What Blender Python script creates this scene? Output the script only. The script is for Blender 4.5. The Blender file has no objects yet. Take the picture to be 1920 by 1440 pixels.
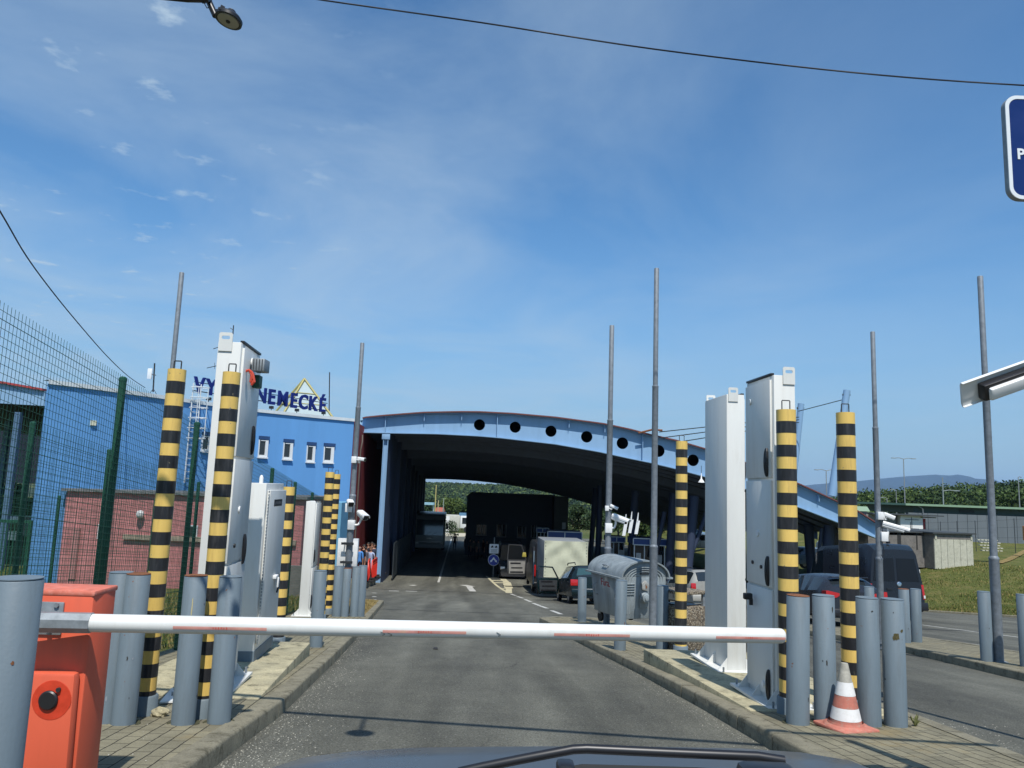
import bpy, bmesh, math, random
import numpy as np
from mathutils import Vector, Matrix, Euler
random.seed(7); RNG = np.random.default_rng(11)
scene = bpy.context.scene
COL = scene.collection
R = math.radians
# ------------------------------------------------------------------ camera model
FPX = 1442.0; CX, CY = 960.0, 720.0
PITCH = math.atan(199/1442.0); ROLL = R(2.07); EYE = 1.226; S1 = 0.1007
def G(Y):
    """height of the road surface: it runs downhill, then levels out towards the hall"""
    if Y <= 38: return -S1*Y
    z = -S1*38
    if Y <= 50:
        t = Y-38; return z-S1*t+(S1-0.022)/24*t*t
    z = z-S1*12+(S1-0.022)/24*144
    if Y <= 700: return z-0.022*(Y-50)
    return z-0.022*650
def ray(px, py):
    u = (px-CX)/FPX; v = (CY-py)/FPX
    c, s = math.cos(ROLL), math.sin(ROLL)
    a = u*c-v*s; b = u*s+v*c
    cp, sp = math.cos(PITCH), math.sin(PITCH)
    return (a, cp-b*sp, sp+b*cp)
def at(px, py, Y):
    d = ray(px, py); t = Y/d[1]; return Vector((d[0]*t, Y, EYE+d[2]*t))
def gnd(px, py, dz=0.0):
    d = ray(px, py); Y = 0.5
    f = lambda Y: EYE+d[2]*Y/d[1]-G(Y)-dz
    while Y < 3000 and f(Y) > 0: Y *= 1.03
    lo, hi = Y/1.03, Y
    for _ in range(50):
        m = (lo+hi)/2
        if f(m) > 0: lo = m
        else: hi = m
    return Vector((d[0]*hi/d[1], hi, G(hi)+dz))
def onplane(px, py, p0, n):
    d = Vector(ray(px, py)); o = Vector((0, 0, EYE)); n = Vector(n)
    t = (Vector(p0)-o).dot(n)/d.dot(n); return o+d*t
YAW = R(5.0)                       # heading of the road, to the left of +Y
RD = Vector((-math.sin(YAW), math.cos(YAW), 0)); RX = Vector((math.cos(YAW), math.sin(YAW), 0))
# ------------------------------------------------------------------ materials
def lin(c):
    return tuple(((v/255.0)/12.92 if v/255.0 <= 0.04045 else ((v/255.0+0.055)/1.055)**2.4) for v in c)
class NT:
    def __init__(s, m):
        s.t = m.node_tree; s.n = s.t.nodes; s.l = s.t.links
    def a(s, typ, **kw):
        n = s.n.new(typ)
        for k, v in kw.items():
            if k.startswith('i_'):
                key = k[2:]; key = int(key) if key.isdigit() else key
                n.inputs[key].default_value = v
            else: setattr(n, k, v)
        return n
    def c(s, o, i): s.l.new(o, i)
def ramp(nt, src, stops):
    r = nt.a('ShaderNodeValToRGB'); e = r.color_ramp.elements
    while len(e) < len(stops): e.new(0.5)
    for k, (p, c) in enumerate(stops):
        e[k].position = p; e[k].color = (c, c, c, 1) if not isinstance(c, (tuple, list)) else tuple(c)+(1,)
    nt.c(src, r.inputs[0]); return r.outputs[0]
def mixc(nt, fac, a, b, mode='MIX'):
    m = nt.a('ShaderNodeMix', data_type='RGBA', blend_type=mode)
    for sock, v in ((m.inputs[0], fac), (m.inputs[6], a), (m.inputs[7], b)):
        if isinstance(v, (int, float)): sock.default_value = v
        elif isinstance(v, (tuple, list)): sock.default_value = tuple(v)[:3]+(1,)
        else: nt.c(v, sock)
    return m.outputs[2]
MATS = {}
def mat(name, col, rough=0.6, metal=0.0, var=0.12, vscale=3.0, dirt=0.0, dirtcol=(0.12, 0.1, 0.075), bump=0.0, bscale=40.0, spec=0.4, streak=False, chips=0.0, chipcol=(0.16, 0.07, 0.035), gen=False):
    """painted / plain surface with weathering: tone variation, dirt patches, chips and fine bump"""
    if name in MATS: return MATS[name]
    m = bpy.data.materials.new(name); m.use_nodes = True; nt = NT(m); b = nt.n['Principled BSDF']
    b.inputs['Roughness'].default_value = rough; b.inputs['Metallic'].default_value = metal
    b.inputs['Specular IOR Level'].default_value = spec
    tc = nt.a('ShaderNodeTexCoord'); geo = nt.a('ShaderNodeNewGeometry')
    pos = geo.outputs['Position']
    if streak:
        mp = nt.a('ShaderNodeMapping'); mp.inputs['Scale'].default_value = (1, 1, 0.12); nt.c(pos, mp.inputs[0]); vec = mp.outputs[0]
    else: vec = pos
    n1 = nt.a('ShaderNodeTexNoise', i_Scale=vscale, i_Detail=6.0, i_Roughness=0.65); nt.c(vec, n1.inputs['Vector'])
    f = ramp(nt, n1.outputs[0], [(0.3, 1-var), (0.7, 1+var*0.6)])
    c = mixc(nt, 1.0, tuple(col), f, 'MULTIPLY')
    if dirt > 0:
        n2 = nt.a('ShaderNodeTexNoise', i_Scale=vscale*2.3+1.0, i_Detail=8.0, i_Roughness=0.7); nt.c(vec, n2.inputs['Vector'])
        d = ramp(nt, n2.outputs[0], [(0.5, 0.0), (0.75, dirt)]); c = mixc(nt, d, c, tuple(dirtcol))
    if chips > 0:
        n3 = nt.a('ShaderNodeTexNoise', i_Scale=26.0, i_Detail=3.0, i_Roughness=0.5); nt.c(pos, n3.inputs['Vector'])
        d = ramp(nt, n3.outputs[0], [(0.74-chips*0.05, 0.0), (0.765-chips*0.05, 1.0)]); c = mixc(nt, d, c, tuple(chipcol))
    nt.c(c, b.inputs['Base Color'])
    rr = ramp(nt, n1.outputs[0], [(0.25, max(0.05, rough-0.1)), (0.75, min(1, rough+0.12))]); nt.c(rr, b.inputs['Roughness'])
    if bump > 0:
        n4 = nt.a('ShaderNodeTexNoise', i_Scale=bscale, i_Detail=5.0); nt.c(pos, n4.inputs['Vector'])
        bp = nt.a('ShaderNodeBump', i_Strength=bump, i_Distance=0.02); nt.c(n4.outputs[0], bp.inputs['Height']); nt.c(bp.outputs[0], b.inputs['Normal'])
    MATS[name] = m; return m
def plain(name, col, rough=0.5, metal=0.0, emit=None, es=0.0, alpha=None, spec=0.5):
    if name in MATS: return MATS[name]
    m = bpy.data.materials.new(name); m.use_nodes = True; b = m.node_tree.nodes['Principled BSDF']
    b.inputs['Base Color'].default_value = tuple(col)+(1,); b.inputs['Roughness'].default_value = rough; b.inputs['Metallic'].default_value = metal
    b.inputs['Specular IOR Level'].default_value = spec
    if emit: b.inputs['Emission Color'].default_value = tuple(emit)+(1,); b.inputs['Emission Strength'].default_value = es
    MATS[name] = m; return m
# ------------------------------------------------------------------ mesh builder
class MB:
    def __init__(s): s.v = []; s.f = []; s.m = []; s.M = None; s.cur = 0
    def P(s, p):
        p = Vector(p)
        if s.M is not None: p = s.M @ p
        s.v.append((p.x, p.y, p.z)); return len(s.v)-1
    def F(s, idx): s.f.append(tuple(idx)); s.m.append(s.cur)
    def poly(s, pts): s.F([s.P(p) for p in pts]); return s
    def box(s, c, d, rz=0.0, taper=1.0):
        x, y, z = d[0]/2, d[1]/2, d[2]/2; cr, sr = math.cos(rz), math.sin(rz); I = []
        for zz, k in ((-z, 1), (z, taper)):
            for xx, yy in ((-x, -y), (x, -y), (x, y), (-x, y)):
                I.append(s.P((c[0]+xx*k*cr-yy*k*sr, c[1]+xx*k*sr+yy*k*cr, c[2]+zz)))
        for q in ((3, 2, 1, 0), (4, 5, 6, 7), (0, 1, 5, 4), (1, 2, 6, 5), (2, 3, 7, 6), (3, 0, 4, 7)): s.F([I[k] for k in q])
        return s
    def cyl(s, p0, p1, r0, r1=None, n=16, caps=True):
        r1 = r0 if r1 is None else r1; p0, p1 = Vector(p0), Vector(p1); d = (p1-p0).normalized()
        a = d.orthogonal().normalized() if abs(d.z) < 0.999 else Vector((1, 0, 0)); b = d.cross(a)
        A = [s.P(p0+(a*math.cos(2*math.pi*k/n)+b*math.sin(2*math.pi*k/n))*r0) for k in range(n)]
        B = [s.P(p1+(a*math.cos(2*math.pi*k/n)+b*math.sin(2*math.pi*k/n))*r1) for k in range(n)]
        for k in range(n): s.F((A[k], A[(k+1) % n], B[(k+1) % n], B[k]))
        if caps: s.F(A[::-1]); s.F(B)
        return s
    def tube(s, pts, r, n=8, caps=True):
        pts = [Vector(p) for p in pts]; prev = None; a = None
        for k, p in enumerate(pts):
            d = (pts[min(k+1, len(pts)-1)]-pts[max(k-1, 0)]).normalized()
            if a is None: a = d.orthogonal().normalized()
            a = (a-d*a.dot(d)).normalized(); b = d.cross(a)
            rr = r[k] if isinstance(r, (list, tuple)) else r
            ring = [s.P(p+(a*math.cos(2*math.pi*j/n)+b*math.sin(2*math.pi*j/n))*rr) for j in range(n)]
            if prev:
                for j in range(n): s.F((prev[j], prev[(j+1) % n], ring[(j+1) % n], ring[j]))
            elif caps: s.F(ring[::-1])
            prev = ring
        if caps: s.F(prev)
        return s
    def lathe(s, prof, c=(0, 0, 0), n=24, caps=True):
        prev = None
        for r, z in prof:
            ring = [s.P((c[0]+r*math.cos(2*math.pi*k/n), c[1]+r*math.sin(2*math.pi*k/n), c[2]+z)) for k in range(n)]
            if prev:
                for k in range(n): s.F((prev[k], prev[(k+1) % n], ring[(k+1) % n], ring[k]))
            elif caps: s.F(ring[::-1])
            prev = ring
        if caps: s.F(prev)
        return s
    def prism(s, pts, off):
        """polygon (3-D points, counter-clockwise seen from -off) pushed along off"""
        off = Vector(off); A = [s.P(p) for p in pts]; B = [s.P(Vector(p)+off) for p in pts]; n = len(pts)
        s.F(A[::-1]); s.F(B)
        for k in range(n): s.F((A[k], A[(k+1) % n], B[(k+1) % n], B[k]))
        return s
    def grid(s, rows):
        I = [[s.P(p) for p in r] for r in rows]
        for i in range(len(I)-1):
            for j in range(len(I[0])-1): s.F((I[i][j], I[i][j+1], I[i+1][j+1], I[i+1][j]))
        return s
    def build(s, name, mats, parent=None, bevel=0.0, smooth=None, seg=2, recalc=True):
        me = bpy.data.meshes.new(name); me.from_pydata(s.v, [], s.f)
        ms = mats if isinstance(mats, (list, tuple)) else [mats]
        for m in ms: me.materials.append(m)
        if any(s.m): me.polygons.foreach_set('material_index', s.m)
        if recalc or bevel > 0:
            bm = bmesh.new(); bm.from_mesh(me)
            if recalc: bmesh.ops.recalc_face_normals(bm, faces=bm.faces)
            if bevel > 0:
                es = [e for e in bm.edges if len(e.link_faces) == 2 and e.calc_face_angle(0) > R(30)]
                bmesh.ops.bevel(bm, geom=es, offset=bevel, segments=seg, profile=0.5, affect='EDGES', clamp_overlap=True)
            bm.to_mesh(me); bm.free()
        if smooth is not None or bevel > 0:
            me.polygons.foreach_set('use_smooth', [True]*len(me.polygons)); me.set_sharp_from_angle(angle=R(smooth or 40))
        me.update()
        o = bpy.data.objects.new(name, me); COL.objects.link(o)
        if parent is not None: o.parent = parent
        return o
def tag(o, label=None, cat=None, group=None, kind=None):
    if label: o['label'] = label
    if cat: o['category'] = cat
    if group: o['group'] = group
    if kind: o['kind'] = kind
    return o
def thing(name, loc, label, cat, group=None, rz=0.0):
    o = bpy.data.objects.new(name, None); COL.objects.link(o); o.empty_display_size = 0.2
    o.location = loc; o.rotation_euler = (0, 0, rz); return tag(o, label, cat, group)
def dup(root, loc, rz=None, label=None, group=None):
    r = root.copy(); COL.objects.link(r); r.location = loc
    if rz is not None: r.rotation_euler = (0, 0, rz)
    if label: r['label'] = label
    if group: r['group'] = group
    for ch in list(root.children):
        c = ch.copy(); COL.objects.link(c); c.parent = r
        for g in list(ch.children):
            d = g.copy(); COL.objects.link(d); d.parent = c
    return r
def meshobj(name, me, parent=None):
    o = bpy.data.objects.new(name, me); COL.objects.link(o)
    if parent is not None: o.parent = parent
    return o
def fastmesh(name, V, Fq, mats, mi=None, smooth=False):
    """numpy arrays of vertices and equal-sized faces to a mesh"""
    V = np.asarray(V, dtype=np.float32); Fq = np.asarray(Fq, dtype=np.int32); k = Fq.shape[1]
    me = bpy.data.meshes.new(name); me.vertices.add(len(V)); me.vertices.foreach_set('co', V.ravel())
    me.loops.add(Fq.size); me.loops.foreach_set('vertex_index', Fq.ravel())
    me.polygons.add(len(Fq)); me.polygons.foreach_set('loop_start', np.arange(0, Fq.size, k, dtype=np.int32))
    for m in mats: me.materials.append(m)
    if mi is not None: me.polygons.foreach_set('material_index', np.asarray(mi, dtype=np.int32))
    if smooth: me.polygons.foreach_set('use_smooth', np.ones(len(Fq), dtype=bool))
    me.update(calc_edges=True); me.validate(); return me
def text_mesh(name, s, size, ext, m, bold=0.0, align='CENTER'):
    cu = bpy.data.curves.new(name+'_cu', 'FONT'); cu.body = s; cu.size = size; cu.extrude = ext; cu.align_x = align; cu.offset = bold; cu.resolution_u = 3
    o = bpy.data.objects.new('tmp', cu); COL.objects.link(o); bpy.context.view_layer.update()
    me = bpy.data.meshes.new_from_object(o.evaluated_get(bpy.context.evaluated_depsgraph_get()))
    bpy.data.objects.remove(o); me.name = name; me.materials.clear(); me.materials.append(m); return me
def curve2d(name, loops, ext, m, res=1):
    """flat outline with holes (list of closed 2-D loops) extruded both ways by ext"""
    cu = bpy.data.curves.new(name+'_cu', 'CURVE'); cu.dimensions = '2D'; cu.fill_mode = 'BOTH'; cu.extrude = ext
    for lp in loops:
        sp = cu.splines.new('POLY'); sp.points.add(len(lp)-1); sp.use_cyclic_u = True
        for k, (x, y) in enumerate(lp): sp.points[k].co = (x, y, 0, 1)
    o = bpy.data.objects.new('tmp', cu); COL.objects.link(o); bpy.context.view_layer.update()
    me = bpy.data.meshes.new_from_object(o.evaluated_get(bpy.context.evaluated_depsgraph_get()))
    bpy.data.objects.remove(o); me.name = name; me.materials.clear(); me.materials.append(m); return me
def circ(cx, cy, r, n=28): return [(cx+r*math.cos(2*math.pi*k/n), cy+r*math.sin(2*math.pi*k/n)) for k in range(n)]
# ------------------------------------------------------------------ camera, sun, sky
cd = bpy.data.cameras.new('camera'); cam = bpy.data.objects.new('camera', cd); COL.objects.link(cam)
cd.sensor_width = 36.0; cd.lens = FPX/1920.0*36.0; cd.clip_start = 0.05; cd.clip_end = 40000
cam.location = (0, 0, EYE)
fw = Vector((0, math.cos(PITCH), math.sin(PITCH))); up0 = Vector((0, -math.sin(PITCH), math.cos(PITCH))); rt0 = Vector((1, 0, 0))
up = up0*math.cos(ROLL)-rt0*math.sin(ROLL); rt = rt0*math.cos(ROLL)+up0*math.sin(ROLL)
cam.matrix_world = Matrix(((rt.x, up.x, -fw.x, 0), (rt.y, up.y, -fw.y, 0), (rt.z, up.z, -fw.z, EYE), (0, 0, 0, 1)))
scene.camera = cam
SUN_EL, SUN_AZ = 58.0, 10.0
sd = Vector((math.sin(R(SUN_AZ))*math.cos(R(SUN_EL)), -math.cos(R(SUN_AZ))*math.cos(R(SUN_EL)), math.sin(R(SUN_EL))))
sl = bpy.data.lights.new('sun', 'SUN'); sl.energy = 4.8; sl.angle = R(0.53); sl.color = (1.0, 0.968, 0.915)
so = bpy.data.objects.new('sun', sl); COL.objects.link(so); so.rotation_euler = sd.to_track_quat('Z', 'Y').to_euler(); so.location = (0, -20, 40)
w = bpy.data.worlds.new('World'); scene.world = w; w.use_nodes = True; nt = NT(w)
bg = nt.n['Background']; bg.inputs[1].default_value = 0.088
sky = nt.a('ShaderNodeTexSky', sky_type='NISHITA', sun_disc=False); sky.sun_elevation = R(SUN_EL); sky.sun_rotation = R(180-SUN_AZ)
sky.altitude = 300; sky.air_density = 1.0; sky.dust_density = 0.25; sky.ozone_density = 4.0
# thin high cloud, laid on a plane high above the place
tc = nt.a('ShaderNodeTexCoord'); sx = nt.a('ShaderNodeSeparateXYZ'); nt.c(tc.outputs['Generated'], sx.inputs[0])
zc = nt.a('ShaderNodeMath', operation='MAXIMUM'); nt.c(sx.outputs[2], zc.inputs[0]); zc.inputs[1].default_value = 0.03
dx = nt.a('ShaderNodeMath', operation='DIVIDE'); nt.c(sx.outputs[0], dx.inputs[0]); nt.c(zc.outputs[0], dx.inputs[1])
dy = nt.a('ShaderNodeMath', operation='DIVIDE'); nt.c(sx.outputs[1], dy.inputs[0]); nt.c(zc.outputs[0], dy.inputs[1])
cb = nt.a('ShaderNodeCombineXYZ'); nt.c(dx.outputs[0], cb.inputs[0]); nt.c(dy.outputs[0], cb.inputs[1])
mp = nt.a('ShaderNodeMapping'); mp.inputs['Rotation'].default_value = (0, 0, R(28)); mp.inputs['Scale'].default_value = (0.5, 0.36, 1); mp.inputs['Location'].default_value = (3.1, 0.6, 0)
nt.c(cb.outputs[0], mp.inputs[0])
n1 = nt.a('ShaderNodeTexNoise', i_Scale=1.5, i_Detail=9.0, i_Roughness=0.58, i_Distortion=0.6); nt.c(mp.outputs[0], n1.inputs['Vector'])
c1 = ramp(nt, n1.outputs[0], [(0.36, 0.0), (0.74, 0.6)])
# more cloud towards the left-hand (west) half of the sky, and a thin veil near the horizon
lw = nt.a('ShaderNodeMapRange', i_1=0.4, i_2=-0.12, i_3=0.28, i_4=1.0); nt.c(sx.outputs[0], lw.inputs[0])
m1 = nt.a('ShaderNodeMath', operation='MULTIPLY'); nt.c(c1, m1.inputs[0]); nt.c(lw.outputs[0], m1.inputs[1])
n2 = nt.a('ShaderNodeTexNoise', i_Scale=5.5, i_Detail=8.0, i_Roughness=0.6); nt.c(cb.outputs[0], n2.inputs['Vector'])
c2 = ramp(nt, n2.outputs[0], [(0.60, 0.0), (0.76, 0.7)])
lw2 = nt.a('ShaderNodeMapRange', i_1=-0.1, i_2=-0.4, i_3=0.0, i_4=1.0); nt.c(sx.outputs[0], lw2.inputs[0])
m2 = nt.a('ShaderNodeMath', operation='MULTIPLY'); nt.c(c2, m2.inputs[0]); nt.c(lw2.outputs[0], m2.inputs[1])
ad = nt.a('ShaderNodeMath', operation='ADD', use_clamp=True); nt.c(m1.outputs[0], ad.inputs[0]); nt.c(m2.outputs[0], ad.inputs[1])
SKYCLOUD = (5.6, 7.2, 8.7)
sat = nt.a('ShaderNodeHueSaturation'); sat.inputs['Saturation'].default_value = 1.12; sat.inputs['Value'].default_value = 1.38; nt.c(sky.outputs[0], sat.inputs['Color'])
skyb = mixc(nt, 1.0, sat.outputs[0], (0.98, 1.20, 1.22), 'MULTIPLY')
hv = nt.a('ShaderNodeMapRange', i_1=0.0, i_2=0.34, i_3=0.75, i_4=0.0); hv.interpolation_type = 'SMOOTHSTEP'; nt.c(sx.outputs[2], hv.inputs[0])
skyb = mixc(nt, hv.outputs[0], skyb, (3.3, 4.9, 6.7))
skyc = mixc(nt, ad.outputs[0], skyb, SKYCLOUD)
nt.c(skyc, bg.inputs[0])
vs = scene.view_settings; vs.view_transform = 'Standard'; vs.look = 'None'; vs.exposure = 0.0; vs.gamma = 1.0; vs.use_curve_mapping = False
scene.render.engine = 'CYCLES'; scene.cycles.max_bounces = 6; scene.cycles.volume_bounces = 0; scene.cycles.use_denoising = True
scene.cycles.diffuse_bounces = 3; scene.cycles.glossy_bounces = 3
# ------------------------------------------------------------------ surface materials
def surf_mat(name, builder):
    m = bpy.data.materials.new(name); m.use_nodes = True; nt = NT(m); b = nt.n['Principled BSDF']; builder(nt, b); MATS[name] = m; return m
def _asphalt(nt, b):
    g = nt.a('ShaderNodeNewGeometry'); p = g.outputs['Position']
    mp = nt.a('ShaderNodeMapping'); mp.inputs['Rotation'].default_value = (0, 0, -YAW); mp.inputs['Scale'].default_value = (1.0, 0.12, 1); nt.c(p, mp.inputs[0])
    n1 = nt.a('ShaderNodeTexNoise', i_Scale=0.9, i_Detail=5.0, i_Roughness=0.6); nt.c(mp.outputs[0], n1.inputs['Vector'])
    n2 = nt.a('ShaderNodeTexNoise', i_Scale=70.0, i_Detail=4.0, i_Roughness=0.75); nt.c(p, n2.inputs['Vector'])
    n3 = nt.a('ShaderNodeTexNoise', i_Scale=1.7, i_Detail=7.0, i_Roughness=0.65); nt.c(p, n3.inputs['Vector'])
    v = nt.a('ShaderNodeTexVoronoi', i_Scale=95.0); nt.c(p, v.inputs['Vector'])
    c = ramp(nt, n1.outputs[0], [(0.32, (0.074, 0.073, 0.060)), (0.52, (0.124, 0.122, 0.098)), (0.7, (0.175, 0.172, 0.138))])
    dt = nt.a('ShaderNodeVectorMath', operation='DOT_PRODUCT'); nt.c(p, dt.inputs[0]); dt.inputs[1].default_value = (math.cos(YAW), math.sin(YAW), 0)
    w1 = nt.a('ShaderNodeMath', operation='SUBTRACT', i_1=0.65); nt.c(dt.outputs['Value'], w1.inputs[0]); w2 = nt.a('ShaderNodeMath', operation='ABSOLUTE'); nt.c(w1.outputs[0], w2.inputs[0])
    tr_ = ramp(nt, w2.outputs[0], [(0.0, 1.08), (0.38, 1.1), (0.62, 0.74), (0.92, 0.76), (1.0, 0.9)]); c = mixc(nt, 0.8, c, tr_, 'MULTIPLY')
    c = mixc(nt, 0.85, c, ramp(nt, n2.outputs[0], [(0.36, 0.42), (0.64, 1.6)]), 'MULTIPLY')
    c = mixc(nt, 0.6, c, ramp(nt, n3.outputs[0], [(0.3, 0.72), (0.7, 1.2)]), 'MULTIPLY')
    cr = nt.a('ShaderNodeTexVoronoi', feature='DISTANCE_TO_EDGE', i_Scale=0.55); cw = mixc(nt, 0.35, p, n3.outputs['Color'], 'ADD'); nt.c(cw, cr.inputs['Vector'])
    n5 = nt.a('ShaderNodeTexNoise', i_Scale=0.35, i_Detail=2.0); nt.c(p, n5.inputs['Vector'])
    ck = nt.a('ShaderNodeMath', operation='MULTIPLY'); nt.c(ramp(nt, cr.outputs['Distance'], [(0.0, 0.75), (0.008, 0.0)]), ck.inputs[0]); nt.c(ramp(nt, n5.outputs[0], [(0.5, 0.0), (0.6, 1.0)]), ck.inputs[1])
    c = mixc(nt, ck.outputs[0], c, (0.03, 0.03, 0.027))
    sp = ramp(nt, v.outputs['Color'], [(0.88, 0.0), (0.94, 0.6)]); c = mixc(nt, sp, c, (0.30, 0.295, 0.27))
    nt.c(c, b.inputs['Base Color']); b.inputs['Roughness'].default_value = 0.86; b.inputs['Specular IOR Level'].default_value = 0.25
    bp = nt.a('ShaderNodeBump', i_Strength=0.55, i_Distance=0.012); nt.c(n2.outputs[0], bp.inputs['Height']); nt.c(bp.outputs[0], b.inputs['Normal'])
ASPH = surf_mat('asphalt', _asphalt)
def _paver(nt, b):
    g = nt.a('ShaderNodeNewGeometry'); p = g.outputs['Position']
    mp = nt.a('ShaderNodeMapping'); mp.inputs['Rotation'].default_value = (0, 0, R(-95)); nt.c(p, mp.inputs[0])
    nw = nt.a('ShaderNodeTexNoise', i_Scale=9.0, i_Detail=2.0); nt.c(p, nw.inputs['Vector'])
    wv = mixc(nt, 0.012, mp.outputs[0], nw.outputs['Color'], 'ADD')
    bk = nt.a('ShaderNodeTexBrick', i_Scale=1.0); nt.c(wv, bk.inputs['Vector'])
    bk.inputs['Brick Width'].default_value = 0.2; bk.inputs['Row Height'].default_value = 0.1; bk.inputs['Mortar Size'].default_value = 0.0045; bk.inputs['Mortar Smooth'].default_value = 0.3
    bk.inputs['Color1'].default_value = (0.25, 0.225, 0.15, 1); bk.inputs['Color2'].default_value = (0.195, 0.178, 0.122, 1); bk.inputs['Mortar'].default_value = (0.035, 0.032, 0.025, 1)
    n1 = nt.a('ShaderNodeTexNoise', i_Scale=2.2, i_Detail=8.0, i_Roughness=0.7); nt.c(p, n1.inputs['Vector'])
    n2 = nt.a('ShaderNodeTexNoise', i_Scale=110.0, i_Detail=3.0, i_Roughness=0.7); nt.c(p, n2.inputs['Vector'])
    c = mixc(nt, 0.6, bk.outputs['Color'], ramp(nt, n2.outputs[0], [(0.3, 0.6), (0.7, 1.35)]), 'MULTIPLY')
    c = mixc(nt, 0.7, c, ramp(nt, n1.outputs[0], [(0.3, 0.6), (0.7, 1.25)]), 'MULTIPLY')
    n3 = nt.a('ShaderNodeTexNoise', i_Scale=1.3, i_Detail=9.0, i_Roughness=0.75); nt.c(p, n3.inputs['Vector'])
    c = mixc(nt, ramp(nt, n3.outputs[0], [(0.56, 0.0), (0.66, 0.8)]), c, (0.24, 0.19, 0.10))
    nt.c(c, b.inputs['Base Color']); b.inputs['Roughness'].default_value = 0.9; b.inputs['Specular IOR Level'].default_value = 0.2
    bp = nt.a('ShaderNodeBump', i_Strength=0.7, i_Distance=0.01, invert=True); nt.c(bk.outputs['Fac'], bp.inputs['Height']); nt.c(bp.outputs[0], b.inputs['Normal'])
PAVER = surf_mat('concrete_pavers', _paver)
def _concrete(c0, c1, moss):
    def f(nt, b):
        g = nt.a('ShaderNodeNewGeometry'); p = g.outputs['Position']
        n1 = nt.a('ShaderNodeTexNoise', i_Scale=3.5, i_Detail=9.0, i_Roughness=0.7); nt.c(p, n1.inputs['Vector'])
        n2 = nt.a('ShaderNodeTexNoise', i_Scale=80.0, i_Detail=4.0, i_Roughness=0.7); nt.c(p, n2.inputs['Vector'])
        c = ramp(nt, n1.outputs[0], [(0.3, c0), (0.68, c1)])
        c = mixc(nt, 0.7, c, ramp(nt, n2.outputs[0], [(0.3, 0.6), (0.7, 1.3)]), 'MULTIPLY')
        n3 = nt.a('ShaderNodeTexNoise', i_Scale=6.0, i_Detail=9.0, i_Roughness=0.75); nt.c(p, n3.inputs['Vector'])
        c = mixc(nt, ramp(nt, n3.outputs[0], [(0.52, 0.0), (0.66, moss)]), c, (0.06, 0.055, 0.035))
        nt.c(c, b.inputs['Base Color']); b.inputs['Roughness'].default_value = 0.9; b.inputs['Specular IOR Level'].default_value = 0.2
        bp = nt.a('ShaderNodeBump', i_Strength=0.5, i_Distance=0.01); nt.c(n2.outputs[0], bp.inputs['Height']); nt.c(bp.outputs[0], b.inputs['Normal'])
    return f
KERB = surf_mat('kerb_stone', _concrete((0.165, 0.15, 0.108), (0.28, 0.255, 0.18), 0.8))
SLAB = surf_mat('weathered_slab', _concrete((0.29, 0.265, 0.18), (0.52, 0.46, 0.29), 0.75))
CONC = surf_mat('pale_concrete', _concrete((0.42, 0.41, 0.32), (0.56, 0.54, 0.43), 0.25))
DARKCONC = surf_mat('grey_concrete', _concrete((0.14, 0.13, 0.12), (0.23, 0.21, 0.19), 0.5))
def _grass(c0, c1, c2, sc=1.2):
    def f(nt, b):
        g = nt.a('ShaderNodeNewGeometry'); p = g.outputs['Position']
        n1 = nt.a('ShaderNodeTexNoise', i_Scale=sc, i_Detail=9.0, i_Roughness=0.72); nt.c(p, n1.inputs['Vector'])
        n2 = nt.a('ShaderNodeTexNoise', i_Scale=sc*14, i_Detail=6.0, i_Roughness=0.8); nt.c(p, n2.inputs['Vector'])
        c = ramp(nt, n1.outputs[0], [(0.3, c0), (0.5, c1), (0.68, c2)])
        c = mixc(nt, 0.85, c, ramp(nt, n2.outputs[0], [(0.3, 0.35), (0.7, 1.6)]), 'MULTIPLY')
        nt.c(c, b.inputs['Base Color']); b.inputs['Roughness'].default_value = 0.95; b.inputs['Specular IOR Level'].default_value = 0.1
        bp = nt.a('ShaderNodeBump', i_Strength=0.9, i_Distance=0.05); nt.c(n2.outputs[0], bp.inputs['Height']); nt.c(bp.outputs[0], b.inputs['Normal'])
    return f
GRASS = surf_mat('rough_grass', _grass((0.06, 0.08, 0.02), (0.11, 0.12, 0.034), (0.19, 0.155, 0.06), 0.8))
DRYGRASS = surf_mat('dry_grass', _grass((0.14, 0.11, 0.045), (0.26, 0.19, 0.075), (0.36, 0.27, 0.12), 3.0))
FIELD = surf_mat('field', _grass((0.05, 0.07, 0.022), (0.08, 0.1, 0.03), (0.13, 0.12, 0.05), 0.05))
# ------------------------------------------------------------------ ground sheet, road, kerbs, islands
def interp(tab, y):
    if y <= tab[0][0]: return tab[0][1]
    for (a, b), (c, d) in zip(tab, tab[1:]):
        if y <= c: return b+(d-b)*(y-a)/(c-a)
    return tab[-1][1]
ys = [-40, -20]+list(np.arange(-10, 56, 1.0))+list(range(58, 170, 4))+[180, 220, 280, 360, 480, 600, 700, 1000, 2000, 5000, 11800]
mb = MB(); mb.grid([[(x, y, G(y)) for x in (-9000, -2000, -400, -100, -30, -12, 0, 12, 30, 60, 100, 400, 2000, 9000)] for y in ys])
tag(mb.build('ground', FIELD, smooth=60), kind='structure')
LK = [(-8, -1.05), (0, -1.45), (5.25, -1.73), (6.49, -1.78), (9.96, -2.10), (13.89, -2.52), (25.7, -3.90)]
RK = [(-8, 3.1), (0, 2.45), (4.5, 2.09), (5.93, 2.0), (7.43, 1.93), (10.08, 1.74), (15.6, 1.22), (19.4, 0.88)]
RKR = [(-8, 3.3), (5.5, 3.57), (7.0, 3.64), (14, 3.65), (19.4, 3.3)]
mb = MB()
mb.grid([[(x, y, G(y)+0.004) for x in [interp(LK, y)-0.1, -0.5, 1.5, 8, 20, 60]] for y in np.arange(-8, 25.8, 0.5)])
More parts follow.
